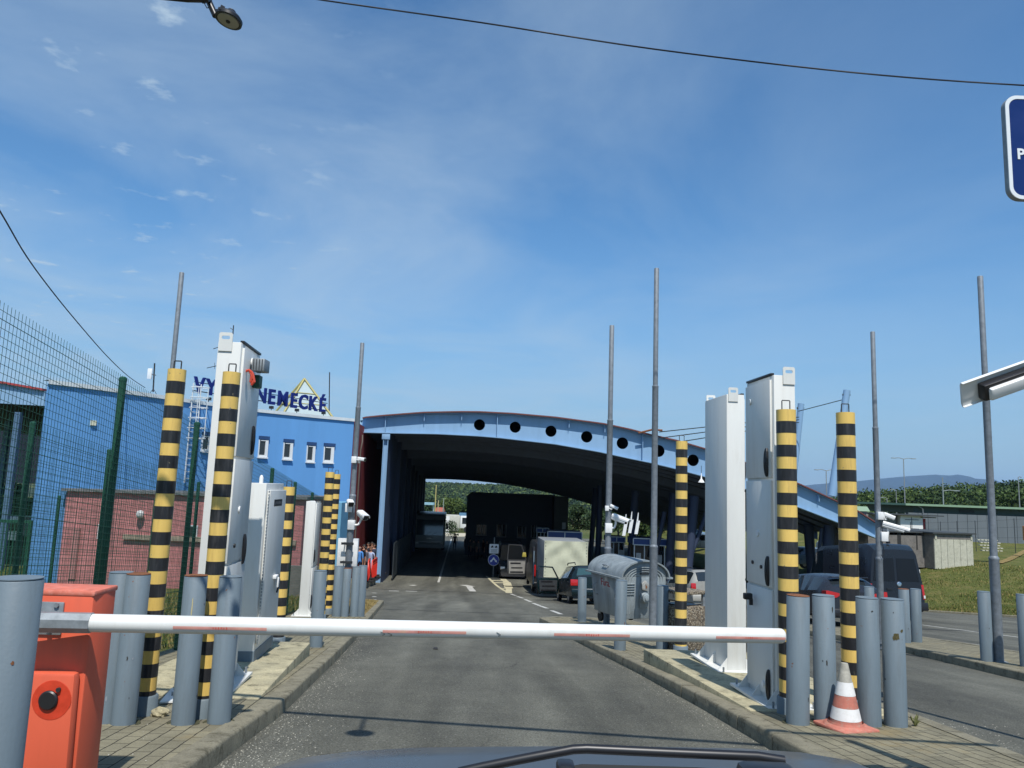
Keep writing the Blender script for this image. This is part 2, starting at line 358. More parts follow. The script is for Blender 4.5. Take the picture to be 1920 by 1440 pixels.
mb.grid([[(x, y, G(y)+0.004) for x in (-14, -6, -1, 4, 10, 20, 60)] for y in np.arange(25.5, 130.1, 0.5)])
tag(mb.build('road', ASPH, smooth=60), kind='structure')
def kerb(name, pts, side, h=0.125, wid=0.15, seglen=1.0, m=None):
    """row of kerb stones along a polyline; side=+1 puts the stone to the left of the walking direction"""
    P = [Vector((x, y, 0)) for x, y in pts]; out = []
    for a, b in zip(P, P[1:]):
        n = max(1, round((b-a).length/seglen))
        for k in range(n): out.append((a.lerp(b, k/n), a.lerp(b, (k+1)/n)))
    mb = MB()
    for a, b in out:
        d = (b-a).normalized(); nn = Vector((-d.y, d.x, 0))*side; a = a+d*0.004; b = b-d*0.004
        jz = random.uniform(-0.004, 0.004); jo = random.uniform(-0.004, 0.004)
        prof = [(0, -0.05), (0, h-0.02), (0.006, h-0.006), (0.02, h), (wid, h), (wid, -0.05)]
        A = [mb.P((a.x+nn.x*(o+jo), a.y+nn.y*(o+jo), G(a.y)+z+jz)) for o, z in prof]; B = [mb.P((b.x+nn.x*(o+jo), b.y+nn.y*(o+jo), G(b.y)+z+jz)) for o, z in prof]
        for k in range(6): mb.F((A[k], A[(k+1) % 6], B[(k+1) % 6], B[k]))
        mb.F(A[::-1]); mb.F(B)
    return tag(mb.build(name, m or KERB, smooth=50), kind='structure')
lkp = [(interp(LK, y), y) for y in (-6, 0, 5.25, 6.49, 9.96, 13.89, 19, 25.7)]
kerb('kerb', lkp+[(-4.4, 26.3), (-6.5, 26.6)], 1)
kerb('kerb', [(interp(RK, y), y) for y in (-6, 0, 4.5, 5.93, 7.43, 10.08, 15.6, 19.4)]+[(1.3, 20.2), (2.6, 20.3), (3.2, 19.6), (3.64, 14), (3.64, 7), (3.57, 5.5), (3.45, -6)], -1)
FX = lambda y: -3.15-0.0885*y                      # line of the wire fence
mb = MB(); mb.grid([[(x, y, G(y)+0.12) for x in (FX(y)-0.1, (FX(y)+interp(LK, y)-0.14)/2, interp(LK, y)-0.14)] for y in np.arange(-6, 17.6, 0.5)])
tag(mb.build('pavement', PAVER, smooth=60), kind='structure')
mb = MB(); mb.grid([[(x, y, G(y)+0.12) for x in (FX(y)-0.1, interp(LK, y)-0.14)] for y in np.arange(17.5, 26.3, 0.5)])
tag(mb.build('dry_verge', DRYGRASS, smooth=60), kind='structure')
mb = MB(); mb.grid([[(x, y, G(y)+0.12) for x in (interp(RK, y)+0.14, (interp(RK, y)+interp(RKR, y))/2, interp(RKR, y)-0.1)] for y in np.arange(-6, 19.6, 0.5)])
tag(mb.build('pavement', PAVER, smooth=60), kind='structure')
mb = MB(); mb.grid([[(x, y, G(y)+0.1) for x in (-40, -20, -9, FX(y)-0.05)] for y in np.arange(-6, 27.1, 1.0)])
tag(mb.build('lawn', GRASS, smooth=60), kind='structure')
mb = MB(); mb.grid([[(x, y, G(y)+0.1) for x in (-40, -20, -14, -11.5)] for y in np.arange(27, 44.1, 1.0)])
tag(mb.build('lawn', GRASS, smooth=60), kind='structure')
def slab(pts, zs, th=0.3):
    mb = MB(); mb.prism([(x, y, z-th) for (x, y), z in zip(pts, zs)], (0, 0, th)); return tag(mb.build('concrete_slab', SLAB, bevel=0.012), kind='structure')
SLZ = lambda y: G(6.6)+0.128+(G(9.75)+0.27-G(6.6)-0.128)*(y-6.6)/3.15
slab([(-3.25, 6.6), (-1.98, 6.6), (-2.36, 9.8), (-3.55, 9.8)], [SLZ(6.6), SLZ(6.6), SLZ(9.8), SLZ(9.8)])
SRZ = lambda y: G(6.9)+0.128+(G(10.4)+0.29-G(6.9)-0.128)*(y-6.9)/3.5
slab([(2.14, 6.9), (3.42, 6.9), (3.3, 10.4), (1.84, 10.4)], [SRZ(6.9), SRZ(6.9), SRZ(10.4), SRZ(10.4)])
# second island to the right
I2 = [(6.35, 6), (6.75, 8), (7.07, 10.8), (7.42, 14.9), (7.05, 18.4), (6.8, 21.2)]; I2R = [(8.6, 6), (9.1, 10), (9.32, 14.3), (9.25, 17.7), (7.6, 21.2)]
i2l = [(y, x) for x, y in I2]; i2r = [(y, x) for x, y in I2R]
kerb('kerb', I2+[(7.2, 21.6)]+I2R[::-1], -1)
mb = MB(); mb.grid([[(x, y, G(y)+0.12) for x in (interp(i2l, y)+0.13, interp(i2r, y)-0.13)] for y in np.arange(6, 21.1, 0.5)])
tag(mb.build('pavement', PAVER, smooth=60), kind='structure')
# raised pavement along the hall's left side
PZ = 0.30
mb = MB(); mb.grid([[(x, y, G(y)+PZ) for x in (-12, xr)] for y, xr in [(40.6, -7.35), (43, -7.45), (46, -7.65), (50, -8.0), (56, -8.4)]])
tag(mb.build('pavement', KERB, smooth=60), kind='structure')
kerb('kerb', [(-12, 40.5), (-7.45, 40.5), (-7.25, 40.8), (-7.35, 43), (-7.55, 46), (-7.9, 50), (-8.3, 56)], 1, h=PZ+0.01, wid=0.2)
# ------------------------------------------------------------------ road markings, joints, stain
WHITEP = mat('road_paint', (0.52, 0.51, 0.46), 0.8, var=0.3, vscale=5, dirt=0.8, dirtcol=(0.12, 0.12, 0.11))
YELLOWP = mat('worn_yellow_paint', (0.55, 0.5, 0.33), 0.8, var=0.3, vscale=3, dirt=0.7, dirtcol=(0.12, 0.12, 0.11))
TAR = mat('tar_joint', (0.03, 0.029, 0.027), 0.8, var=0.3)
def strip(mb, a, b, wd, dz=0.008, step=1.5):
    a, b = Vector((a[0], a[1], 0)), Vector((b[0], b[1], 0)); d = (b-a).normalized(); n = Vector((-d.y, d.x, 0))*wd/2; k = max(1, int((b-a).length/step)); rows = []
    for i in range(k+1):
        p = a.lerp(b, i/k); rows.append([(p.x+n.x, p.y+n.y, G(p.y+n.y)+dz), (p.x-n.x, p.y-n.y, G(p.y-n.y)+dz)])
    mb.grid(rows)
mb = MB()
l0 = gnd(822, 1092); l1 = l0+Vector((-0.0593*62, 62, 0)); strip(mb, l0, l1, 0.14)
dash = [((958, 1114), (967, 1117)), ((970, 1118.5), (981, 1122)), ((984, 1124), (996, 1129)), ((999, 1131), (1012, 1136)), ((1013, 1136.5), (1026, 1141)), ((1034, 1145), (1052, 1152))]
for a, b in dash: strip(mb, gnd(*a), gnd(*b), 0.14)
for y in (1112, 1119, 1124.5): strip(mb, gnd(698, y), gnd(706, y+0.2), 0.5 if y < 1120 else 0.35)
strip(mb, gnd(729, 1108), gnd(748, 1108.6), 0.5); strip(mb, gnd(761, 1108.5), gnd(782, 1109.2), 0.4); strip(mb, gnd(770, 1097.5), gnd(779, 1098), 0.6)
strip(mb, gnd(868, 1097), gnd(884, 1100), 0.5); strip(mb, gnd(879, 1099), gnd(887, 1109), 0.35)
for a, b in (((1728, 1195), (1836, 1210)), ((1728, 1172), (1836, 1186)), ((1836, 1186), (1915, 1196))): strip(mb, gnd(*a), gnd(*b), 0.1)
tag(mb.build('road_marking', WHITEP), kind='structure')
mb = MB()
A = gnd(912, 1080); B = gnd(954, 1112); C = gnd(950, 1092); D = gnd(938, 1081)
strip(mb, A, B, 0.16); strip(mb, B, gnd(954, 1103), 0.35); strip(mb, C, gnd(954, 1103), 0.5); strip(mb, D, C, 0.4)
for y0, x0, x1 in ((1084, 917, 941), (1088.5, 922, 947), (1092.5, 926, 951), (1104, 941, 954)): strip(mb, gnd(x0, y0), gnd(x1, y0+0.6), 0.45)
tag(mb.build('hatched_marking', YELLOWP), kind='structure')
mb = MB()
for a, b, wd in (((700, 1104.5), (905, 1112), 0.28), ((905, 1112), (1010, 1117), 0.28), ((718, 1142.5), (1085, 1156), 0.09), ((1728, 1180), (1920, 1188), 0.25)): strip(mb, gnd(*a), gnd(*b), wd, 0.0075)
tag(mb.build('road_joint', TAR), kind='structure')
tag(MB().prism([gnd(px, py, 0.01) for px, py in ((812, 1217), (821, 1217.5), (820, 1214), (814, 1213.5))], (0, 0, 0.006)).build('road_stud', TAR), 'small dark lump lying alone on the asphalt lane', 'debris')
# loose pale grit swept along the kerbs
V, Fq = [], []
def grit(x, y, s, z):
    k = len(V); h = s*0.6; a = random.uniform(0, 6.28)
    for j in range(4): V.append((x+s*math.cos(a+j*1.57), y+s*math.sin(a+j*1.57), z))
    V.append((x, y, z+h)); V.append((x, y, z+h))
    for j in range(4): Fq.append((k+j, k+(j+1) % 4, k+4, k+5))
for _ in range(1500):
    y = 4.2+10*random.random()**1.6; d = abs(random.gauss(0, 0.22)); s = random.uniform(0.002, 0.0065)
    grit(interp(LK, y)+0.01+d, y, s, G(y)+0.004)
for _ in range(900):
    y = 4.2+11*random.random()**1.4; d = abs(random.gauss(0, 0.14)); grit(interp(RK, y)-0.01-d, y, random.uniform(0.002, 0.0055), G(y)+0.004)
for _ in range(300):
    y = 4.5+7*random.random(); grit(interp(LK, y)-0.15-random.random()*1.2, y, random.uniform(0.002, 0.006), G(y)+0.121)
for _ in range(250):
    y = 4.5+3*random.random(); grit(3.75+abs(random.gauss(0, 0.4)), y, random.uniform(0.003, 0.008), G(y)+0.004)
tag(meshobj('gravel', fastmesh('gravel', V, Fq, [mat('pale_grit', (0.42, 0.40, 0.33), 0.9, var=0.4, vscale=30)])), 'pale loose grit lying along the foot of the kerbs', 'gravel', kind='stuff')
# ------------------------------------------------------------------ grass bank on the right
BE = [(60, 4), (34, 20), (22.1, 33.8), (19.4, 37.6), (17.9, 45), (17.2, 55), (17.0, 75), (17.0, 130)]
PLAT = -2.55
def bank_d(x, y):
    best, sg = 1e9, 1
    for (ax, ay), (bx, by) in zip(BE, BE[1:]):
        dx, dy = bx-ax, by-ay; t = max(0, min(1, ((x-ax)*dx+(y-ay)*dy)/(dx*dx+dy*dy))); qx, qy = ax+t*dx, ay+t*dy; d = math.hypot(x-qx, y-qy)
        if d < best: best = d; sg = 1 if (dx*(y-qy)-dy*(x-qx)) <= 1e-9 else -1
    return best*sg
def bank_z(x, y):
    d = bank_d(x, y); t = max(0.0, min(1.0, d/13.0)); t = t*t*(3-2*t)*0.75+t*0.25
    g = G(y); n = 0.12*math.sin(x*0.9+y*0.35)*math.sin(y*0.7-x*0.2)*min(1, max(0, d/3))
    return g+0.06+(max(PLAT, g)-g)*t+n*t*(1-t)*3
mb = MB(); rows = []
for (ax, ay), (bx, by) in zip(BE, BE[1:]):
    L = math.hypot(bx-ax, by-ay); n = max(2, int(L/1.2))
    for k in range(n): rows.append((ax+(bx-ax)*k/n, ay+(by-ay)*k/n))
rows.append(BE[-1])
grid = []
for x, y in rows:
    grid.append([(x+o*0.85, y+o*0.53, bank_z(x+o*0.85, y+o*0.53)) for o in (0, 0.4, 0.9, 1.6, 2.5, 3.6, 5, 6.6, 8.4, 10.5, 13, 16, 22, 40, 90)])
mb.grid(grid); tag(mb.build('grass_bank', GRASS, smooth=80), kind='structure')
kerb('kerb', BE[1:5], -1, h=0.09, wid=0.12, seglen=1.0)
def gbank(px, py):
    d = Vector(ray(px, py)); o = Vector((0, 0, EYE)); t = 25.0
    while t < 160:
        p = o+d*t
        if p.z <= (bank_z(p.x, p.y) if bank_d(p.x, p.y) > 0 else G(p.y)): return p
        t += 0.1
    return o+d*60
V, Fq, MI = [], [], []
def blade(x, y, z, h, s, mi):
    a = random.uniform(0, 6.28); ca, sa = math.cos(a)*s, math.sin(a)*s; b = random.uniform(0, 6.28); l = h*random.uniform(0.15, 0.7); k = len(V)
    V.extend([(x-ca, y-sa, z), (x+ca, y+sa, z), (x+ca*0.15+l*math.cos(b), y+sa*0.15+l*math.sin(b), z+h), (x-ca*0.15+l*math.cos(b), y-sa*0.15+l*math.sin(b), z+h)]); Fq.append((k, k+1, k+2, k+3)); MI.append(mi)
for _ in range(26000):
    k = random.uniform(0.04, 0.62); i = random.choice((1, 2, 2, 2, 3, 3)); (ax, ay), (bx, by) = BE[i], BE[i+1]; t = random.random()
    x, y = ax+(bx-ax)*t, ay+(by-ay)*t; o = 0.15+17*random.random()**1.3; x += o*0.85; y += o*0.53
    dry = 0.75 if o < 1.5 else 0.3
    blade(x, y, bank_z(x, y)-0.02, random.uniform(0.03, 0.12), random.uniform(0.012, 0.03), 1 if random.random() < dry*0.6 else 0)
for _ in range(14000):
    y = random.uniform(3, 26); x = FX(y)-0.1-abs(random.gauss(0, 3.5)); blade(x, y, G(y)+0.09, random.uniform(0.04, 0.18), random.uniform(0.006, 0.02), 1 if random.random() < 0.4 else 0)
for _ in range(2600):
    y = random.uniform(17.8, 25.8); x = random.uniform(FX(y), interp(LK, y)-0.2); blade(x, y, G(y)+0.11, random.uniform(0.02, 0.09), random.uniform(0.004, 0.012), 1)
for _ in range(1800):
    y = random.uniform(30, 43); x = random.uniform(-30, -12); blade(x, y, G(y)+0.09, random.uniform(0.1, 0.3), random.uniform(0.03, 0.06), 0)
GB = [mat('grass_blade', (0.115, 0.14, 0.035), 0.9, var=0.45, vscale=2.0, spec=0.1), mat('dry_blade', (0.30, 0.23, 0.09), 0.9, var=0.35, vscale=2.0, spec=0.1)]
tag(meshobj('grass', fastmesh('grass', V, Fq, GB, MI)), 'rough green and straw coloured grass on the bank and behind the fence', 'grass', kind='stuff')
mb = MB(); a = [gbank(1872, 1057), gbank(1890, 1051), gbank(1908, 1042), gbank(1922, 1034), gbank(1945, 1026)]
mb.grid([[p+Vector((0.16, -0.2, 0.06)), p+Vector((-0.16, 0.2, 0.06))] for p in a]); tag(mb.build('dirt_path', DRYGRASS), kind='structure')
# leaf weed by the right-hand posts
t = thing('weed', gnd(1716, 1362, 0.12), 'small leafy weed growing from a paving joint at the foot of the scraped post', 'weed'); mb = MB()
for k in range(16):
    a = random.uniform(0, 6.28); h = random.uniform(0.03, 0.1); l = random.uniform(0.01, 0.045); wd = 0.006
    mb.poly([(wd*math.sin(a), -wd*math.cos(a), 0), (l*math.cos(a)+wd*math.sin(a), l*math.sin(a)-wd*math.cos(a), h*0.7), (l*1.2*math.cos(a), l*1.2*math.sin(a), h), (l*math.cos(a)-wd*math.sin(a), l*math.sin(a)+wd*math.cos(a), h*0.7), (-wd*math.sin(a), wd*math.cos(a), 0)])
mb.build('leaves', mat('weed_leaf', (0.16, 0.17, 0.06), 0.8, var=0.4, vscale=40), t, recalc=False)
# ------------------------------------------------------------------ paints and metals
BLUEGREY = mat('bluegrey_paint', (0.146, 0.188, 0.215), 0.55, var=0.22, vscale=4, dirt=0.6, dirtcol=(0.10, 0.115, 0.12), bump=0.06, bscale=60, chips=0.25, streak=True)
RUST = mat('rust', (0.20, 0.075, 0.03), 0.9, var=0.5, vscale=25, dirt=0.5, dirtcol=(0.3, 0.16, 0.08))
YEL = mat('post_yellow', (0.78, 0.53, 0.14), 0.5, var=0.16, vscale=6, dirt=0.6, dirtcol=(0.36, 0.25, 0.09), streak=True, chips=0.5, chipcol=(0.25, 0.22, 0.16))
BLK = mat('post_black', (0.022, 0.023, 0.026), 0.38, var=0.35, vscale=9, dirt=0.7, dirtcol=(0.085, 0.085, 0.085), streak=True, chips=0.4, chipcol=(0.16, 0.14, 0.09))
GALV = mat('galvanised_steel', (0.27, 0.295, 0.31), 0.5, 0.35, var=0.3, vscale=12, dirt=0.4, dirtcol=(0.16, 0.175, 0.18))
POLEM = mat('pole_steel', (0.20, 0.225, 0.25), 0.55, 0.2, var=0.25, vscale=14, dirt=0.35, dirtcol=(0.12, 0.13, 0.14))
WHITE = mat('white_paint', (0.69, 0.69, 0.65), 0.4, var=0.08, vscale=2.5, dirt=0.3, dirtcol=(0.42, 0.38, 0.3), streak=True)
WHITEPL = mat('white_plastic', (0.76, 0.76, 0.74), 0.4, var=0.07, vscale=8, dirt=0.15, dirtcol=(0.45, 0.42, 0.36))
BLACKPL = plain('black_plastic', (0.014, 0.014, 0.016), 0.4)
RUBBER = mat('rubber', (0.02, 0.02, 0.02), 0.8, var=0.3)
ORANGE = mat('orange_paint', (0.68, 0.115, 0.055), 0.45, var=0.1, vscale=4, dirt=0.3, dirtcol=(0.42, 0.1, 0.06), streak=True)
ORANGETOP = mat('faded_orange', (0.64, 0.17, 0.11), 0.7, var=0.25, vscale=14, dirt=0.6, dirtcol=(0.68, 0.33, 0.27))
GREEN = mat('fence_green', (0.014, 0.075, 0.045), 0.45, var=0.15, vscale=6)
GLASSD = plain('dark_glass', (0.012, 0.015, 0.018), 0.06, spec=0.6)
STEELD = mat('dark_steel', (0.05, 0.055, 0.06), 0.45, 0.5, var=0.2)
# ------------------------------------------------------------------ bollards
DRKM = mat('scrape_dark', (0.045, 0.045, 0.04), 0.9, var=0.5, vscale=40); PALEM = mat('scrape_pale', (0.26, 0.29, 0.32), 0.8, var=0.3, vscale=40)
def bollard_mesh(r, h):
    mb = MB(); n = 28
    mb.lathe([(r, -0.1), (r, h-0.006), (r-0.006, h)], n=n); return mb
def bollard(bx, by, tx, ty, r, label, rusty=False, base=None, group='grey steel bollards'):
    p = base or gnd(bx, by, 0.12); h = at(tx, ty, p.y-r*0.6).z-p.z
    o = bollard_mesh(r, h).build('bollard', BLUEGREY, smooth=50); o.location = p; o.rotation_euler = (random.uniform(-.012, .012), random.uniform(-.012, .012), random.uniform(0, 6))
    tag(o, label, 'bollard', group)
    mb = MB(); mb.lathe([(r*0.99, h+0.001), (r*0.99, h+0.004), (r*0.82, h+0.004)], n=28); mb.build('rim', RUST if rusty else BLUEGREY, o, smooth=30)
    mb = MB(); mb.lathe([(r+0.001, 0.0), (r+0.02, 0.004), (r+0.03, 0.003)], n=18, caps=False)
    rs_ = random.Random(int(tx*7+ty)); cl5 = [DRKM, RUST, PALEM, DRKM, PALEM]
    for k in range(rs_.randint(3, 6)): patch(o, r, rs_.uniform(0, 6.28), rs_.uniform(0.12, 0.93)*h, rs_.uniform(0.004, 0.016), rs_.uniform(0.006, 0.05), cl5[rs_.randint(0, 4)], 'scuff', k)
    mb.build('joint_moss', mat('joint_moss', (0.06, 0.06, 0.03), 0.95, var=0.5, vscale=30), o); return o
def patch(parent, r, a0, z0, w, hh, m, name='scrape', seed=1):
    rnd = random.Random(seed); mb = MB(); pts = []
    for k in range(14):
        t = 2*math.pi*k/14; q = 1+rnd.uniform(-.35, .3); a = a0+q*w/2*math.cos(t)/r; z = z0+q*hh/2*math.sin(t); pts.append((math.cos(a)*(r+0.0015), math.sin(a)*(r+0.0015), z))
    c = (math.cos(a0)*(r+0.0018), math.sin(a0)*(r+0.0018), z0)
    for k in range(14): mb.poly([c, pts[k], pts[(k+1) % 14]])
    mb.build(name, m, parent)
bn = at(34, 1090, 2.98); bn.z = G(2.98)+0.12
o = bollard(0, 0, 34, 1088, 0.086, 'thick grey bollard in front of the orange barrier cabinet, with scratched top', False, bn); o.rotation_euler = (0, 0, 0)
DRK = mat('scrape_dark', (0.045, 0.045, 0.04), 0.9, var=0.5, vscale=40)
patch(o, 0.086, R(-50), 0.72, 0.012, 0.014, RUST, seed=3)
mb = MB()
for k, (z, a, b) in enumerate(((0.945, -135, -100), (0.935, -130, -97), (0.927, -128, -108))):
    mb.tube([(0.0866*math.cos(R(a+(b-a)*i/6)), 0.0866*math.sin(R(a+(b-a)*i/6)), z-0.012*i/6*(k+1)) for i in range(7)], 0.002, 4)
mb.build('scratch', DRK, o)
bollard(199, 1354, 202, 1074, 0.078, 'grey bollard half hidden behind the right side of the orange cabinet')
bollard(231, 1357, 264, 1078, 0.079, 'grey bollard with rusty rim standing in front of the foot of the leftmost striped post', True)
o = bollard(343, 1357, 370, 1081, 0.078, 'grey bollard with rusty rim and a thin yellow scratch near its top', True); o.rotation_euler = (0, 0, 0)
YS = plain('yellow_scratch', (0.5, 0.42, 0.2), 0.8)
patch(o, 0.078, R(-75), 0.78, 0.007, 0.12, YS, 'scratch', 5)
o = bollard(410, 1355, 435, 1083, 0.078, 'grey bollard touching the right side of the second striped post from the left'); o.rotation_euler = (0, 0, 0)
patch(o, 0.078, R(-85), 0.67, 0.007, 0.05, YS, 'scratch', 6)
bollard(592, 1213, 600, 1071, 0.087, 'grey bollard at the far end of the left concrete slab, beside the thin white pillar')
for k, (bx, tx, ty, lb) in enumerate(((630, 630, 1062, 'grey bollard under the left edge of the white control box'), (645, 646.5, 1066, 'rusty edged grey bollard directly under the control box pole'),
                     (663, 666, 1063, 'grey bollard just right of the control box pole'), (675, 679.5, 1061, 'grey bollard nearest the red plastic barriers'))):
    bollard(bx, 1156, tx, ty, 0.094, lb, k == 1)
o = bollard(1496, 1357, 1493, 1118, 0.089, 'grey bollard with rusty rim at the tip of the white boom', True)
o = bollard(1548, 1355, 1542, 1118, 0.087, 'grey bollard behind the traffic cone'); o.rotation_euler = (0, 0, 0); patch(o, 0.087, R(-100), 0.48, 0.012, 0.05, DRK, 'scratch', 9)
bollard(1631, 1360, 1622.5, 1122, 0.087, 'grey bollard between the rightmost striped post and the scraped bollard')
o = bollard(1680, 1361, 1671, 1125, 0.087, 'grey bollard with paint scraped off in two dark patches'); o.rotation_euler = (0, 0, 0)
OLIVE = mat('scrape_olive', (0.10, 0.085, 0.035), 0.9, var=0.6, vscale=60)
patch(o, 0.087, R(-103), 0.70, 0.05, 0.06, OLIVE, seed=11); patch(o, 0.087, R(-70), 0.75, 0.025, 0.028, OLIVE, seed=12); patch(o, 0.087, R(-112), 0.89, 0.007, 0.012, DRK, seed=14)
bollard(1162, 1219, 1162, 1089, 0.088, 'grey bollard standing in front of the galvanised rubbish container')
bollard(1091, 1166, 1092, 1084, 0.10, 'grey bollard at the left side of the galvanised rubbish container')
bollard(1241, 1221, 1243, 1099, 0.088, 'grey bollard behind the tall steel pole, left of the stone litter bin')
bollard(1633, 1198, 1630, 1101, 0.095, 'short looking grey bollard in front of the dark hatchback number plate')
bollard(1698, 1205, 1691.5, 1105, 0.097, 'rusty rimmed grey bollard on the second island at the van corner', True)
bollard(1719, 1204, 1715, 1105, 0.097, 'grey bollard with small chips on the second island, right of the rusty rimmed one')
bollard(1851, 1240, 1842.5, 1110, 0.09, 'grey bollard close to the left of the rightmost steel pole')
bollard(1926, 1250, 1920, 1116, 0.09, 'grey bollard cut off by the right edge, right of the rightmost steel pole')
# ------------------------------------------------------------------ striped posts
def striped_post(bx, by, tx, ty, r, pitch, label, group='black and yellow striped posts', sleeve=0.14):
    p = gnd(bx, by, 0.12); h = at(tx, ty, p.y-r*0.5).z-p.z
    t = thing('striped_post', p, label, 'striped post', group); n = 28; mb = MB(); zs = []; z = h
    while z > 0: zs.append(z); z -= pitch
    zs.append(0.0)
    for k in range(len(zs)-1):
        mb.cur = k % 2; rr = r+(0.0012 if k % 2 else 0)
        mb.lathe([(rr, zs[k+1]), (rr, zs[k])], n=n, caps=(k == 0))
    mb.build('tube', [YEL, BLK], t, smooth=50)
    mb = MB(); w_ = r*0.42
    mb.tube([(-w_, 0, h-0.01), (-w_, 0, h+r*0.95), (-w_*0.9, 0, h+r*1.02), (w_*0.9, 0, h+r*1.02), (w_, 0, h+r*0.95), (w_, 0, h-0.01)], 0.005, 6); mb.build('lifting_hoop', STEELD, t)
    if sleeve: MB().lathe([(r+0.02, -0.1), (r+0.02, sleeve-0.01), (r+0.012, sleeve), (r, sleeve)], n=24).build('base_sleeve', BLUEGREY, t, smooth=50)
    return t
striped_post(270, 1340, 331, 692, 0.066, 0.0935, 'leftmost tall black and yellow striped post, behind two grey bollards')
striped_post(379, 1345, 450, 698, 0.065, 0.0935, 'striped post standing against the tall white cabinet with the floodlight')
striped_post(519.5, 1214, 544, 913, 0.08, 0.112, 'striped post at the far corner of the shorter white cabinet on the left')
striped_post(600, 1165, 617, 885, 0.089, 0.112, 'left one of the two striped posts close together beside the control box')
striped_post(614, 1152, 631, 889, 0.089, 0.112, 'right one of the two striped posts close together beside the control box')
striped_post(1276, 1229, 1276, 827, 0.085, 0.121, 'striped post in front of the stone litter bin')
striped_post(1481, 1338, 1477, 768, 0.085, 0.105, 'striped post standing against the taller white cabinet on the right')
striped_post(1598, 1330, 1580, 773, 0.083, 0.107, 'rightmost striped post, behind the traffic cone', sleeve=0.1)
# ------------------------------------------------------------------ tall steel poles
def pole(p, h, r0, r1, zstep, label, name='steel_pole', top=True):
    t = thing(name, p, label, 'pole', 'tall bare steel poles'); mb = MB()
    mb.lathe([(r0, -0.1), (r0, zstep), (r0+0.004, zstep+0.01), (r0+0.004, zstep+0.03), (r1*1.05, zstep+0.06)], n=20); mb.build('lower_tube', POLEM, t, smooth=40)
    zm = zstep+0.06+(h-zstep)*0.55
    MB().lathe([(r1*1.05, zstep+0.06), (r1*1.05, zm), (r1*1.12, zm+0.01), (r1*1.12, zm+0.03), (r1*0.86, zm+0.04), (r1*0.86, h-0.01), (r1*0.75, h)], n=18).build('upper_tube', POLEM, t, smooth=40)
    MB().box((0, 0, 0.008), (r0*2.6, r0*2.6, 0.016)).build('base_plate', GALV, t); return t
def pole_px(bx, by, tx, ty, r0, r1, ystep, label, xstep=None):
    p = gnd(bx, by, 0.12); h = at(tx, ty, p.y).z-p.z; zs = at(bx, ystep, p.y).z-p.z; pole(p, h, r0, r1, zs, label); return p
pole_px(1137, 1172, 1140.5, 610, 0.075, 0.064, 1030, 'tall steel pole behind the rubbish container carrying two white cameras')
pH = pole_px(1224, 1191, 1226, 503, 0.077, 0.058, 1027, 'tallest bare steel pole, in front of the galvanised rubbish container')
pI = pole_px(1653, 1206, 1637, 622, 0.064, 0.052, 1050, 'tall steel pole on the second island carrying white cameras in front of the black van')
pJ = pole_px(1873, 1241, 1838, 518, 0.072, 0.052, 1050, 'rightmost tall steel pole, crossed by the large white camera housing')
q = at(341, 511, 13.8); p = Vector((q.x, 13.8, G(13.8)+0.12)); pole(p, q.z-p.z, 0.06, 0.05, 1.3, 'tall steel pole rising behind the leftmost striped post')
pF = gnd(650, 1154, 0.12); q = at(679.5, 643, pF.y); pF.x = q.x; pole(pF, q.z-pF.z, 0.075, 0.056, 2.6, 'tall steel pole in front of the blue building corner carrying cameras and a control box')
# ------------------------------------------------------------------ security cameras
def cctv(loc, fwd, L, W, label, roll=0.0, box=None, shield=True):
    """bullet camera: housing along fwd, sun shield, dark window, bent arm down to a junction box on the pole"""
    f = Vector(fwd).normalized(); t = thing('security_camera', loc, label, 'security camera', 'white security cameras'); r_ = f.cross(Vector((0, 0, 1))).normalized(); u = r_.cross(f); r_, u = r_*math.cos(roll)-u*math.sin(roll), u*math.cos(roll)+r_*math.sin(roll)
    M = Matrix((r_, f, u)).transposed().to_4x4()
    mb = MB(); mb.M = M; H = W*0.82; pr = [(-W/2, -H*0.28), (-W*0.36, -H/2), (W*0.36, -H/2), (W/2, -H*0.28), (W/2, H*0.3), (W*0.34, H/2), (-W*0.34, H/2), (-W/2, H*0.3)]
    mb.prism([(x, -L/2, z) for x, z in pr], (0, L*0.94, 0)); mb.build('housing', WHITEPL, t, bevel=W*0.04)
    mb = MB(); mb.M = M; mb.prism([(x*0.86, L*0.445, z*0.86) for x, z in pr], (0, L*0.02, 0)); mb.build('window', GLASSD, t)
    if shield:
        mb = MB(); mb.M = M; T = W*0.06; W2 = W*1.16
        pr = [(-W2/2, H*0.1), (-W2/2, H*0.42), (-W2*0.36, H*0.68), (W2*0.36, H*0.68), (W2/2, H*0.42), (W2/2, H*0.1), (W2/2-T, H*0.1), (W2/2-T, H*0.4), (W2*0.34, H*0.6), (-W2*0.34, H*0.6), (-W2/2+T, H*0.4), (-W2/2+T, H*0.1)]
        mb.prism([(x, -L*0.5, z) for x, z in pr], (0, L*1.14, 0)); mb.build('sun_shield', WHITEPL, t)
    if box is not None:
        b = Vector(box)-Vector(loc); c = MB(); c.box(b, (W*1.1, W*0.9, W*1.5)); c.build('junction_box', WHITEPL, t, bevel=W*0.06)
        s = u*(-H*0.5)-f*(L*0.22); e = b+Vector((W*0.4*(1 if s.x > b.x else -1), 0, 0))
        MB().tube([s, s+Vector((0, 0, -W*0.5)), Vector((s.x*0.7+e.x*0.3, s.y*0.7+e.y*0.3, min(e.z, s.z-W*0.6)+W*0.1)), Vector((s.x*0.4+e.x*0.6, s.y*0.4+e.y*0.6, e.z)), e], W*0.17, 8).build('arm', WHITEPL, t, smooth=60)
    return t
def camY(px, py, Y): return at(px, py, Y)
Yf = pF.y
